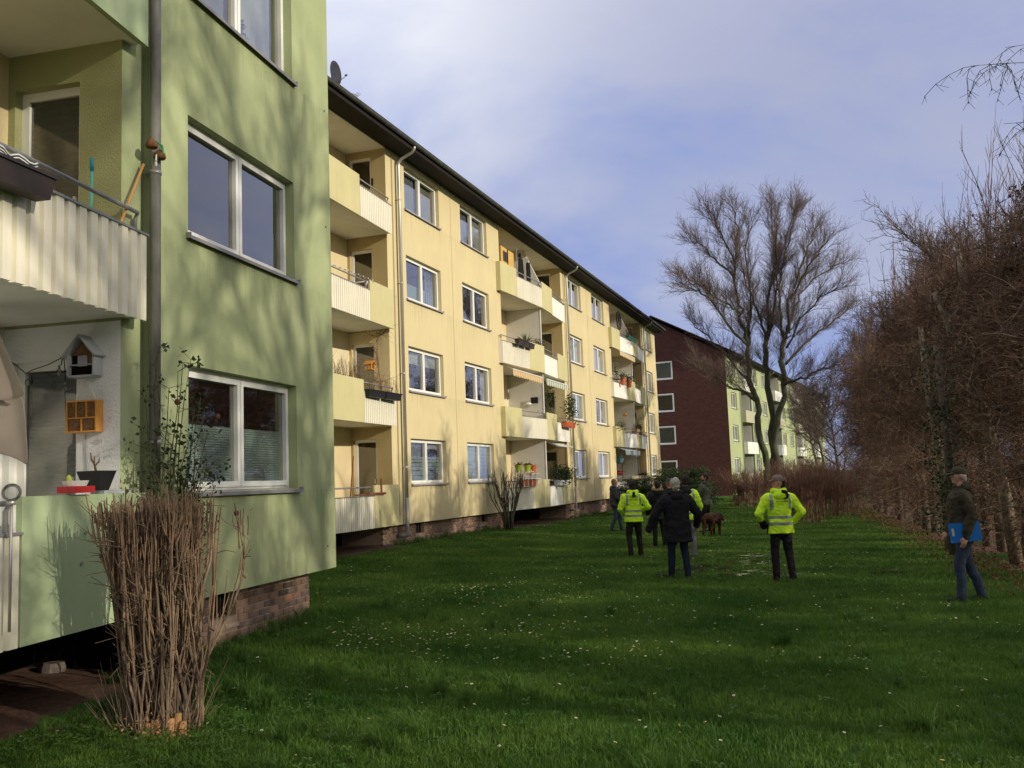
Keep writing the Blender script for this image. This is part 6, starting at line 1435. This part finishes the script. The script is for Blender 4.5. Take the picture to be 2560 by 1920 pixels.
for k, (y_, lb) in enumerate(((26.6, 'orange pot hooked on the third far balcony, left one'), (28.15, 'orange pot hooked on the third far balcony, right one'))):
    t = bthing('flower_pot', lb, 'pot', BY, .42, y_, 6.95); pot(.42, .11, .17).build('pot', M_TERRA, t); link('foliage', foliage(240, .1, .4, .1, .08, M_PLANT, 52 + k, (0, 0, .5)), t)
t = bthing('wire_shelf', 'dark wire shelf with plants against the partition of the third far balcony', 'shelf', BY, -.2, 27.0, 6.45); m = MB()
for z_ in (.5, .95, 1.4, 1.85): m.box(-.15, .15, 0, .8, z_, z_ + .02)
for y_ in (0, .78): m.tube([(0, y_, 0), (0, y_, 2.0)], .014, 5)
m.build('rack', M_RAIL, t); link('foliage', foliage(220, .1, .3, .4, .08, M_PLANT, 60, (0, .4, .95)), t)
t = bthing('planter_box', 'reddish planter with dry plants on the second far balcony', 'planter', BY, .32, 29.0, 4.3); trough(2.2, .16, .2).build('trough', [mat('red_brown_plastic', (.20, .07, .05), .6), M_SOIL], t); link('plants', stalks(44, 2.1, .5, M_DRY, 61, r=.007), t, (0, .05, .1))
t = bthing('hanging_plant', 'trailing plant spilling over the beige panel of the second far balcony', 'plant', BY, .24, 26.3, 4.55); link('foliage', foliage(260, .06, .55, .16, .075, M_PLANT, 62, (0, .1, .05)), t); link('stalks', stalks(16, .9, .5, M_DRY, 63), t)
m = MB(); m.ellipsoid((0, 0, 0), (.12, .2, .1), 10, 6); m.tube([(0, 0, .1), (0, 0, .3)], .01, 4); one('hanging_basket', m, M_ORANGEWOOD, 'small orange hanging basket before the partition of the second far balcony', 'basket', BY, -.1, 29.0, 5.45)
t = bthing('potted_bush', 'bushy plant on the far half of the second far balcony', 'plant', BY, .25, 31.0, 4.7); link('foliage', foliage(330, .1, .35, .14, .08, M_PLANT, 64, (0, 0, .1)), t); pot(.28, .12, .16).build('pot', M_TERRA, t, (0, 0, -.3))
awning('blue and white striped awning over the ground floor far balcony', BY, 26.0, 29.8, 3.4, .5, .25, mat('blue_canvas', (.30, .42, .48), .85, transl=.2), 14, mat('white_stripe_canvas', (.66, .66, .62), .85, transl=.2))
t = bthing('shelf_rack', 'dark rack with a teal box and white bag on the ground floor far balcony', 'shelf', BY, -.1, 26.4, .95); m = MB()
for y_ in (0, 1.2): m.tube([(0, y_, 0), (0, y_, 1.7)], .018, 5)
for z_ in (.7, 1.2, 1.65): m.box(-.18, .18, 0, 1.2, z_, z_ + .02)
m.build('rack', M_BLACKPL, t); m = MB(); m.box(-.15, .15, .1, .75, 1.67, 2.0); m.build('box', mat('teal_box', (.10, .25, .26), .6), t); m = MB(); m.ellipsoid((0, .95, 1.9), (.15, .22, .25), 10, 7); m.build('bag', M_WHITE, t, smooth=True)
m = MB(); m.ellipsoid((0, .2, .12), (.13, .18, .14), 8, 6); m.ellipsoid((0, .62, .1), (.13, .16, .12), 8, 6); m.build('watering_cans', M_RED, t, (0, 0, 1.0), smooth=True)
t = bthing('planter_box', 'low planter with green leaves on the ground floor far balcony', 'planter', BY, .36, 29.6, 1.68); trough(2.4, .2, .2).build('trough', [M_CONCRETE, M_SOIL], t); link('foliage', foliage(420, .07, .75, .08, .07, M_PLANT, 66, (0, 1.2, .24)), t)
m = MB(); m.tube([(0, 0, 0), (0, 0, 1.6)], .02, 6); m.tube([(0, 1.4, 0), (0, 1.4, 1.2)], .02, 6); m.tube([(0, 0, 1.1), (0, 2.4, 1.1)], .018, 6); one('white_frame', m, M_WHITE, 'white tube frame standing at the far end of the ground floor far balcony', 'frame', BY, .42, 31.9, 1.0)
# ---------------------------------------------------------------- people and dog
SKIN = mat('skin', (0.50, 0.27, 0.19), 0.55, var=.08, vscale=20)
QUEUE = []
def organic(m, voxel, name, mats, parent, post=None, smooth_it=3):
    """queue a set of overlapping closed lofts to be fused into one continuous surface"""
    QUEUE.append((m, voxel, name, mats, parent, post, smooth_it))
def rings(m, R_, n=20, mi=0, p=2.4):
    b = len(m.v)
    for (cx, cy, z, rx, ry) in R_:
        for i in range(n):
            a = 2 * pi * i / n; c_, s_ = cos(a), sin(a)
            m.v.append((cx + rx * (abs(c_) ** (2 / p)) * (1 if c_ >= 0 else -1), cy + ry * (abs(s_) ** (2 / p)) * (1 if s_ >= 0 else -1), z))
    for j in range(len(R_) - 1):
        for i in range(n): i2 = (i + 1) % n; m.f.append((b + j * n + i, b + j * n + i2, b + (j + 1) * n + i2, b + (j + 1) * n + i)); m.m.append(mi)
    m.f.append(tuple(b + i for i in range(n - 1, -1, -1))); m.m.append(mi); e_ = b + (len(R_) - 1) * n; m.f.append(tuple(e_ + i for i in range(n))); m.m.append(mi)
def limb(m, pts, rads, n=12):
    """smooth tapering limb with rounded ends"""
    P_ = [Vector(p) for p in pts]; out = []; ro = []
    for i in range(len(P_) - 1):
        k = 4
        for j in range(k): t = j / k; out.append(P_[i].lerp(P_[i + 1], t)); ro.append(rads[i] + (rads[i + 1] - rads[i]) * t)
    out.append(P_[-1]); ro.append(rads[-1]); m.tube(out, ro, n)
    for p, r_ in zip(P_, rads): m.ellipsoid(p, (r_, r_, r_), 10, 8)
def wrinkle(amp, fr, seed=0, zs=1.0):
    def f(me):
        n_ = len(me.vertices); co = np.empty(n_ * 3, np.float32); me.vertices.foreach_get('co', co); co = co.reshape(-1, 3)
        no = np.empty(n_ * 3, np.float32); me.vertex_normals.foreach_get('vector', no); no = no.reshape(-1, 3); a_ = np.empty(n_)
        for i, c in enumerate(co.tolist()):
            q = Vector((c[0] * fr, c[1] * fr, c[2] * fr * zs + seed * 7.3)); a_[i] = noise.noise(q) + .6 * noise.noise(q * 2.3 + Vector((0, 0, c[0] * 6)))
        me.vertices.foreach_set('co', (co + no * (amp * a_)[:, None]).astype(np.float32).ravel()); me.update()
    return f
def hand(m, w, d, s_=1.0, curl=.5, thumb=1):
    """palm and five fingers from the wrist w along direction d"""
    w = Vector(w); d = Vector(d).normalized(); side = Vector((0, 1, 0)) if abs(d.y) < .8 else Vector((1, 0, 0)); side = (side - d * side.dot(d)).normalized(); nrm = d.cross(side)
    limb(m, [w, w + d * .05 * s_, w + d * .085 * s_], [.024 * s_, .032 * s_, .03 * s_], 10)
    for k, L_ in enumerate((.070, .080, .075, .058)):
        o = w + d * .085 * s_ + side * (.024 - .016 * k) * s_; q1 = o + d * L_ * .5 * s_ + nrm * curl * .012; q2 = q1 + (d * (1 - curl * .6) + nrm * curl).normalized() * L_ * .5 * s_
        m.tube([o, q1, q2], [.0095 * s_, .009 * s_, .0075 * s_], 7)
    o = w + d * .03 * s_ + side * .026 * s_; m.tube([o, o + (d + side * .8).normalized() * .035 * s_, o + (d * 1.3 + side * .5).normalized() * .065 * s_], [.012 * s_, .0105 * s_, .009 * s_], 7)
def person(label, loc, face, H=1.78, jacket=None, trousers=None, shoes=None, head=0.0, hair=None, cap=None, hat=None, arms=None, legs=None, hem=.80, bulk=1.0, flare=0.0, hi_vis=False, hood=None, beard=None, voxel=.012, lean=0.0, dark_cuff=False, hands=(1, 1), sleeve=1.0, wide=1.0, fur=None, tilt=0):
    t = thing('person', label, 'person', loc, face); k = H / 1.78; t.scale = (k, k, k)
    A_ = arms or {}; eL, wL = A_.get('L', ((-.29, -.02, 1.16), (-.28, .10, .90))); eR, wR = A_.get('R', ((.29, -.02, 1.16), (.28, .10, .90)))
    G_ = legs or {}; kL, aL = G_.get('L', ((-.11, .04, .50), (-.12, .02, .09))); kR, aR = G_.get('R', ((.11, .03, .50), (.12, -.05, .09)))
    yaw = head
    def hp(x, y, z): return (x * cos(yaw) - y * sin(yaw), x * sin(yaw) + y * cos(yaw) + lean * .02, z)
    # body: one continuous skin under the clothes
    m = MB(); rings(m, [(0, 0, .92, .10, .08), (0, 0, 1.15, .10, .08), (0, 0, 1.38, .12, .08), (0, 0, 1.46, .08, .06)], 14)
    limb(m, [(0, -.005, 1.42), (0, .0, 1.56)], [.058, .056]); limb(m, [(-.05, 0, .95), kL, aL], [.06, .04, .035]); limb(m, [(.05, 0, .95), kR, aR], [.06, .04, .035])
    limb(m, [(-.12, 0, 1.42), (-.18, 0, 1.42), eL, wL], [.05, .045, .035, .024]); limb(m, [(.12, 0, 1.42), (.18, 0, 1.42), eR, wR], [.05, .045, .035, .024])
    m.ellipsoid(hp(0, -.012, 1.675), (.079, .079, .104), 18, 14); m.ellipsoid(hp(0, .03, 1.65), (.066, .062, .088), 14, 12); m.ellipsoid(hp(0, .05, 1.585), (.045, .042, .035), 10, 8)
    m.tube([hp(0, .083, 1.685), hp(0, .108, 1.655), hp(0, .085, 1.643)], [.010, .017, .014], 8); m.ellipsoid(hp(0, .078, 1.70), (.045, .018, .012), 10, 6); m.ellipsoid(hp(0, .086, 1.617), (.024, .012, .010), 8, 6)
    for sx in (-1, 1): m.ellipsoid(hp(.080 * sx, -.005, 1.66), (.013, .022, .033), 8, 6)
    for wr, el, on in ((wL, eL, hands[0]), (wR, eR, hands[1])):
        if on: hand(m, wr, (Vector(wr) - Vector(el)).normalized() if on == 1 else on, 1.05)
    organic(m, min(voxel, .0085), 'body', SKIN, t)
    m = MB()
    for sx in (-1, 1): m.ellipsoid(hp(.028 * sx, .0815, 1.682), (.010, .006, .006), 8, 6)
    m.build('eyes', mat('dark_eyes', (.03, .02, .015), .3), t)
    # jacket
    m = MB(); B_ = bulk; hz = hem
    RR = [(0, 0, hz, .195 * B_ * (1 + flare), .150 * B_ * (1 + flare * .6)), (0, 0, hz + .08, .192 * B_ * (1 + flare * .8), .148 * B_), (0, .0, .98, .182 * B_ * (1 + flare * .4), .142 * B_), (0, 0, 1.12, .178 * B_, .135 * B_), (0, 0, 1.26, .192 * B_, .140 * B_), (0, -.005, 1.37, .198 * B_ * wide, .132 * B_), (0, -.005, 1.44, .170 * B_ * wide, .105 * B_), (0, -.005, 1.495, .10, .085), (0, 0, 1.535, .078, .076)]
    rings(m, RR, 24); sl = sleeve
    for sx, e_, w_ in ((-1, eL, wL), (1, eR, wR)):
        limb(m, [(.145 * sx * wide, -.005, 1.405), (.195 * sx * wide, -.01, 1.385), ((e_[0] + .2 * sx * wide) / 2, (e_[1] - .01) / 2, (e_[2] + 1.385) / 2), e_, ((e_[0] + w_[0]) / 2, (e_[1] + w_[1]) / 2, (e_[2] + w_[2]) / 2), w_], [.075 * sl, .078 * sl, .068 * sl, .060 * sl, .054 * sl, .046 * sl])
    def pj(me, seed=len(QUEUE)):
        wrinkle(.013, 6.5, seed, 1.5)(me); wrinkle(.006, 16, seed + 2, .7)(me)
        if not hi_vis and not dark_cuff: return
        def cutout(name, mt, pred, off_):
            me.calc_loop_triangles(); V = {}; vs = []; fs = []
            for pl in me.polygons:
                if pred(pl.center, pl.normal):
                    f_ = []
                    for vi in pl.vertices:
                        if vi not in V: V[vi] = len(vs); vs.append(tuple(me.vertices[vi].co + me.vertices[vi].normal * off_))
                        f_.append(V[vi])
                    fs.append(f_)
            if fs:
                q = bpy.data.meshes.new(name); q.from_pydata(vs, [], fs); q.materials.append(mt); q.polygons.foreach_set('use_smooth', [True] * len(fs)); link(name, q, t)
        tor = lambda c: abs(c.x) < .205 * B_ + .0 and (c.z < 1.36)
        near_arm = lambda c: min((c - Vector(eL)).length, (c - Vector(eR)).length) < .10
        if hi_vis:
            for z_ in (.965, 1.075): cutout('reflective_stripe', M_REFL, lambda c, n_: abs(c.z - z_) < .025 and tor(c), .004)
            for sx in (-1, 1): cutout('reflective_stripe', M_REFL, lambda c, n_: abs(c.x - sx * (.150 + .02 * (1.45 - c.z))) < .025 and 1.20 < c.z < 1.46, .004)
        if dark_cuff: cutout('dark_cuff', M_BLACKCLOTH, lambda c, n_: (Vector((c.x, c.y, c.z)) - Vector(wL)).length < .17 and c.x < -.19 and c.z < 1.06, .005)
    organic(m, voxel, 'jacket', jacket, t, pj)
    if hood:
        m = MB(); m.tube([(.085 * cos(a), -.045 + .075 * sin(a), 1.52 - .035 * sin(a)) for a in np.linspace(-pi * .05, -pi * .95, 9)] if 0 else [(.105 * cos(a), -.02 + .105 * sin(a), 1.515 + .015 * sin(a)) for a in np.linspace(.5, 2 * pi - .5 + 0 - pi * 0, 2)] if 0 else [(.10 * cos(a), -.015 - .095 * abs(sin(a)) * 1.0, 1.50 + .02 * abs(cos(a))) for a in np.linspace(0, pi, 9)], .05, 10)
        m.ellipsoid((0, -.125, 1.44), (.12, .055, .085), 14, 10); organic(m, voxel, 'hood', hood, t, wrinkle(.008, 9, 3))
    if fur: m = MB(); m.tube([(.13 * cos(a), -.03 + .13 * sin(a), 1.545 + .02 * sin(a)) for a in np.linspace(pi * .9, 2.1 * pi, 12)], .035, 8); o = m.build('fur_trim', fur, t, smooth=True)
    # trousers
    m = MB(); rings(m, [(0, 0, .76, .155, .115), (0, 0, .85, .165, .125), (0, 0, .95, .16, .12), (0, 0, 1.03, .15, .11)], 18)
    for sx, k_, a_ in ((-1, kL, aL), (1, kR, aR)): limb(m, [(.082 * sx, 0, .84), ((k_[0] + .085 * sx) / 2, k_[1] / 2, .67), k_, ((k_[0] + a_[0]) / 2, (k_[1] + a_[1]) / 2 - .015, .30), (a_[0], a_[1], .075)], [.098, .088, .072, .066, .062])
    organic(m, voxel, 'trousers', trousers, t, wrinkle(.008, 9, 5 + len(QUEUE), 1.3), 2)
    for a_ in (aL, aR):
        m = MB(); m.ellipsoid((a_[0], a_[1] + .01, .055), (.048, .075, .055), 12, 8); m.ellipsoid((a_[0] * 1.03, a_[1] + .10, .035), (.048, .095, .036), 12, 8); m.box(a_[0] - .043, a_[0] + .043, a_[1] - .06, a_[1] + .17, .0, .02); organic(m, .011, 'shoe', shoes, t)
    if hair:
        m = MB()
        if not cap and not hat: m.ellipsoid(hp(0, -.022, 1.692), (.090, .088, .102), 20, 14)
        if cap: m.ellipsoid(hp(0, -.03, 1.66), (.085, .075, .05), 14, 8)
        m.ellipsoid(hp(0, -.05, 1.635), (.078, .055, .07), 14, 10); organic(m, .008, 'hair', hair, t, wrinkle(.013, 26, 1))
    if beard: m = MB(); m.ellipsoid(hp(0, .052, 1.588), (.060, .052, .045), 12, 8); organic(m, .010, 'beard', beard, t, wrinkle(.006, 40, 2))
    if cap:
        m = MB(); R_ = []
        for z_, r_ in ((1.685, .090), (1.705, .094), (1.74, .090), (1.77, .070), (1.788, .035)): R_.append((z_, r_))
        b0 = len(m.v)
        for z_, r_ in R_:
            for i in range(20): a = 2 * pi * i / 20; m.v.append(hp(r_ * cos(a) * .92, r_ * sin(a) * 1.05 - .008, z_ + (.01 * sin(a)) * (1 if z_ < 1.7 else .4)))
        for j in range(4):
            for i in range(20): i2 = (i + 1) % 20; m.f.append((b0 + j * 20 + i, b0 + j * 20 + i2, b0 + (j + 1) * 20 + i2, b0 + (j + 1) * 20 + i)); m.m.append(0)
        m.f.append(tuple(b0 + 80 + i for i in range(20))); m.m.append(0); m.build('cap', cap, t, smooth=True)
        m = MB(); top = []; 
        for i in range(11): a = pi * i / 10; x_ = .072 * cos(a); top.append((x_, .078 + .075 * sin(a)))
        hi_ = [hp(x, y, 1.700 - .02 * ((y - .08) / .08) ** 2 + .006) for x, y in top]; lo_ = [hp(x, y, 1.694 - .02 * ((y - .08) / .08) ** 2) for x, y in top]
        m.poly(hi_); m.poly(lo_[::-1])
        for i in range(10): m.poly([lo_[i], lo_[i + 1], hi_[i + 1], hi_[i]])
        m.build('cap_brim', cap, t)
    if hat:
        m = MB(); m.ellipsoid(hp(0, -.015, 1.715), (.094, .094, .092), 18, 12); organic(m, .010, 'knit_hat', hat, t); m = MB(); m.tube([hp(.093 * cos(a), -.012 + .093 * sin(a), 1.69) for a in np.linspace(0, 2 * pi, 20)], .014, 6); m.build('hat_band', mat('grey_knit_band', (.20, .19, .17), .9), t, smooth=True)
    return t
M_HIVIS = mat('hi_vis_yellow_cloth', (0.66, 1.0, 0.03), 0.65, var=.04, vscale=9, spec=.3)
M_REFL = mat('reflective_grey_tape', (0.27, 0.31, 0.27), 0.4, metal=.2)
M_BLK = mat('black_coat_cloth', (0.012, 0.012, 0.015), .85, bump=.2, bscale=40)
M_NAVYJ = mat('dark_slate_jacket', (0.045, 0.043, 0.055), .7, var=.1)
M_OLIVE = mat('dark_olive_jacket', (0.040, 0.034, 0.020), .8, var=.15, vscale=6)
M_GGREEN = mat('grey_green_parka', (0.065, 0.075, 0.052), .85, var=.15, vscale=6)
M_JEANS = mat('blue_grey_jeans', (0.034, 0.046, 0.072), .9, var=.25, vscale=9, bump=.3, bscale=60)
M_JEANSD = mat('dark_navy_trousers', (0.014, 0.020, 0.040), .9, var=.2)
M_BROWNT = mat('black_brown_work_trousers', (0.022, 0.018, 0.014), .9, var=.25)
M_BLKT = mat('black_work_trousers', (0.012, 0.011, 0.013), .9, var=.2)
M_SHOEB = mat('brown_boots', (0.05, 0.032, 0.022), .7)
M_SHOEK = mat('black_shoes', (0.015, 0.014, 0.014), .6)
M_GREYHAIR = mat('grey_hair', (0.42, 0.39, 0.33), .8, var=.35, vscale=30)
M_DARKHAIR = mat('dark_hair', (0.03, 0.022, 0.018), .7, var=.3, vscale=30)
M_STUBBLE = mat('short_sandy_hair', (0.22, 0.13, 0.09), .8)
M_CAPG = mat('grey_brown_cap_cloth', (0.22, 0.17, 0.145), .85, var=.1)
M_CAPO = mat('dark_olive_cap_cloth', (0.05, 0.05, 0.03), .85, var=.1)
Z = lambda x, y: gh(x, y)
P_ = [(3.36, 32.3), (2.70, 22.05), (2.90, 17.3), (3.80, 21.3), (4.03, 25.0), (3.66, 24.6), (6.0, 30.2), (4.47, 16.2), (6.03, 12.93)]
person('man in a dark slate hooded jacket and jeans facing right, leftmost of the group', (*P_[0], Z(*P_[0])), radians(-78), 1.78, M_NAVYJ, M_JEANS, M_SHOEK, head=radians(-22), hair=M_STUBBLE, hood=M_NAVYJ, bulk=1.18, hem=.86, sleeve=1.2,
       arms={'L': ((-.27, .02, 1.17), (-.12, .24, 1.05)), 'R': ((.28, -.03, 1.15), (.20, .18, .98))}, legs={'L': ((-.10, .16, .50), (-.11, .22, .09)), 'R': ((.10, -.04, .50), (.11, -.22, .09))}, voxel=.014)
v1 = person('dark haired person in a hi-vis yellow jacket seen from behind, left of the black coat', (*P_[1], Z(*P_[1])), radians(3), 1.76, M_HIVIS, M_BROWNT, M_SHOEB, hair=M_DARKHAIR, hood=M_HIVIS, hi_vis=True, bulk=1.10, flare=.06, hem=.82, sleeve=1.12, wide=1.05,
       arms={'L': ((-.31, .0, 1.13), (-.22, .17, 1.02)), 'R': ((.36, -.02, 1.15), (.20, .20, 1.08))}, legs={'L': ((-.12, .05, .50), (-.11, -.06, .09)), 'R': ((.12, .09, .50), (.15, .10, .09))}, hands=(0, 0))
person('woman with grey hair seen from behind in a wide black coat, nearest of the group', (*P_[2], Z(*P_[2])), radians(2), 1.80, M_BLK, M_JEANSD, M_SHOEB, hair=M_GREYHAIR, hood=M_BLK, bulk=1.26, flare=.10, hem=.64, sleeve=1.35, wide=1.08,
       arms={'L': ((-.40, .0, 1.13), (-.50, .06, .88)), 'R': ((.38, .0, 1.14), (.38, .12, .92))}, legs={'L': ((-.12, .02, .50), (-.13, .08, .09)), 'R': ((.12, .05, .50), (.14, -.06, .09))})
person('person in a hi-vis yellow jacket half hidden right behind the grey haired woman', (*P_[3], Z(*P_[3])), radians(-4), 1.83, M_HIVIS, mat('grey_trousers', (.16, .16, .16), .9, var=.2), M_SHOEK, hair=M_DARKHAIR, hood=M_BLK, hi_vis=True, bulk=1.1, hem=.82, sleeve=1.1,
       arms={'L': ((-.30, .0, 1.15), (-.2, .18, 1.0)), 'R': ((.30, .0, 1.12), (.26, .12, .92))}, hands=(0, 0), voxel=.014)
person('person in a dark coat and knitted hat just left of the grey haired woman', (*P_[4], Z(*P_[4])), radians(5), 1.74, M_BLK, M_BLKT, M_SHOEK, hat=mat('olive_brown_knit', (.075, .065, .045), .95, var=.3, vscale=40), bulk=1.2, hem=.75, sleeve=1.2, voxel=.014, hands=(0, 0))
person('person in a dark coat with a tan fur trimmed hood, behind the knitted hat', (*P_[5], Z(*P_[5])), radians(8), 1.70, M_BLK, M_BLKT, M_SHOEK, hair=M_DARKHAIR, hood=M_BLK, fur=mat('tan_fur', (.22, .15, .09), .95, var=.4, vscale=30), bulk=1.2, hem=.75, sleeve=1.2, voxel=.014, hands=(0, 0))
person('tall bearded man in a long grey-green parka looking left beside the brown dog', (*P_[6], Z(*P_[6])), radians(48), 1.84, M_GGREEN, M_BLKT, M_SHOEK, head=radians(48), hair=M_DARKHAIR, beard=M_DARKHAIR, hood=M_GGREEN, bulk=1.2, hem=.84, flare=.05, sleeve=1.15, lean=-1,
       arms={'L': ((-.28, .05, 1.15), (-.18, .22, 1.0)), 'R': ((.30, -.02, 1.14), (.31, .06, .86))}, hands=(0, 1), voxel=.014)
v2 = person('man in a hi-vis yellow jacket and grey cap looking left, alone on the lawn', (*P_[7], Z(*P_[7])), radians(-2), 1.775, M_HIVIS, M_BLKT, M_SHOEB, head=radians(92), hair=M_DARKHAIR, cap=M_CAPG, hood=M_HIVIS, hi_vis=True, dark_cuff=True, bulk=1.10, flare=.05, hem=.80, sleeve=1.15, wide=1.05,
       arms={'L': ((-.36, -.03, 1.14), (-.25, .12, .92)), 'R': ((.37, -.03, 1.15), (.24, .13, .97))}, legs={'L': ((-.11, .06, .50), (-.11, .04, .09)), 'R': ((.115, .03, .50), (.135, -.08, .09))}, hands=(0, 0))
person('man in an olive jacket, dark cap and jeans standing in profile at the hedge', (*P_[8], Z(*P_[8])), radians(78), 1.80, M_OLIVE, M_JEANS, M_SHOEK, head=radians(12), hair=M_GREYHAIR, cap=M_CAPO, hood=M_OLIVE, bulk=1.16, hem=.86, sleeve=1.15,
       arms={'L': ((-.27, -.07, 1.15), (-.245, .02, .87)), 'R': ((.27, .0, 1.15), (.2, .14, .92))}, legs={'L': ((-.10, .10, .50), (-.11, .11, .09)), 'R': ((.10, -.05, .50), (.13, -.20, .09))}, hands=((0, .35, -.9), 1), voxel=.010)
# lettering like marks on the hi-vis backs and dark hood linings
for who, y_, x0, nm in ((v1, -.158, -.10, 'wavy dark script'), (v2, -.158, -.08, 'wavy dark script')):
    m = MB(); n_ = 26; pts = [(x0 + .20 * i / n_, y_, 1.335 + .007 * sin(i * 1.9) + .006 * sin(i * .8) + .01 * i / n_) for i in range(n_ + 1)]
    m.tube(pts, .0035, 4); m.tube([(x0 + .02, y_, 1.33), (x0 + .015, y_, 1.352)], .003, 4); m.tube([(x0 + .15, y_, 1.335), (x0 + .155, y_, 1.362)], .003, 4)
    m.build('back_print', mat('dark_green_print', (.04, .12, .01), .8), who)
m = MB(); m.ellipsoid((0, -.178, 1.475), (.035, .022, .055), 12, 8); m.ellipsoid((0, -.182, 1.425), (.05, .02, .03), 12, 8); m.build('hood_lining', M_BLACKCLOTH, v1, smooth=True)
m = MB(); m.tube([(.02, -.15, 1.51), (.08, -.16, 1.50), (.115, -.165, 1.45), (.10, -.185, 1.40), (.05, -.19, 1.385)], [.03, .03, .022, .018, .012], 8); m.build('hood_lining', M_BLACKCLOTH, v2, smooth=True)
# blue folder under the arm of the man at the hedge
fx, fy = P_[8]; a_ = radians(78)
def rel(x, y, z): return (fx + (x * cos(a_) - y * sin(a_)), fy + (x * sin(a_) + y * cos(a_)), z)
t = thing('folder', 'blue folder with a pale label held at the hip by the man at the hedge', 'folder', rel(-.225, .02, .94), a_)
m = MB(); m.box(-.008, .008, -.19, .20, -.12, .135); m.build('cover', mat('blue_card', (.015, .16, .50), .5), t, rot=(radians(-5), 0, 0)); m = MB(); m.box(-.0105, -.008, .14, .17, -.03, .07); m.build('label_sticker', mat('cream_paper', (.6, .52, .35), .7), t, rot=(radians(-5), 0, 0))
# brown dog
M_DOG = mat('chestnut_fur', (.055, .018, .010), .75, var=.4, vscale=9, bump=.6, bscale=60)
dg_ = thing('dog', 'chestnut brown long-haired dog standing on the lawn beside the man in the parka', 'dog', (5.80, 28.3, Z(5.8, 28.3)), radians(-42)); dg_.scale = (1.18, 1.05, 1.22)
m = MB()
limb(m, [(0, -.26, .46), (0, -.10, .45), (0, .12, .43), (0, .26, .44)], [.115, .115, .135, .12]); limb(m, [(0, .26, .46), (0, .38, .47), (0, .46, .44)], [.10, .08, .07])
m.ellipsoid((0, .47, .44), (.075, .095, .075), 14, 10); limb(m, [(0, .52, .42), (0, .62, .38)], [.045, .034])
for sx in (-1, 1):
    m.ellipsoid((.068 * sx, .45, .41), (.022, .04, .07), 8, 6)
    limb(m, [(.075 * sx, .22, .40), (.08 * sx, .21, .22), (.08 * sx, .20, .04), (.08 * sx, .23, .02)], [.065, .040, .026, .028])
    yo = .05 * sx; limb(m, [(.075 * sx, -.24 + yo, .42), (.085 * sx, -.20 + yo, .27), (.085 * sx, -.32 + yo, .16), (.085 * sx, -.30 + yo, .04), (.085 * sx, -.27 + yo, .02)], [.085, .055, .034, .025, .028])
limb(m, [(0, -.34, .50), (0, -.42, .40), (0, -.44, .27)], [.04, .035, .018])
organic(m, .012, 'body', M_DOG, dg_, wrinkle(.010, 22, 2))
m = MB(); m.tube([(.1 * cos(a), .345 + .02 * sin(a), .46 + .09 * sin(a)) for a in np.linspace(0, 2 * pi, 16)], .010, 6); m.build('collar', M_BLACKCLOTH, dg_)
# fuse the queued lofts: one depsgraph pass for all of them
tmp = []
for (m, vox, nm, mats_, par, post, si) in QUEUE:
    me = m.mesh(nm + '_loft', mats_); o = bpy.data.objects.new('tmp', me); COL.objects.link(o)
    r_ = o.modifiers.new('r', 'REMESH'); r_.mode = 'VOXEL'; r_.voxel_size = vox; r_.use_smooth_shade = True
    s_ = o.modifiers.new('s', 'SMOOTH'); s_.factor = .5; s_.iterations = si; tmp.append(o)
bpy.context.view_layer.update(); dep = bpy.context.evaluated_depsgraph_get()
for o, (m, vox, nm, mats_, par, post, si) in zip(tmp, QUEUE):
    me = bpy.data.meshes.new_from_object(o.evaluated_get(dep)); me.name = nm
    if not me.materials: me.materials.append(mats_)
    if post: post(me)
    me.polygons.foreach_set('use_smooth', [True] * len(me.polygons)); link(nm, me, par)
for o in tmp: bpy.data.objects.remove(o)
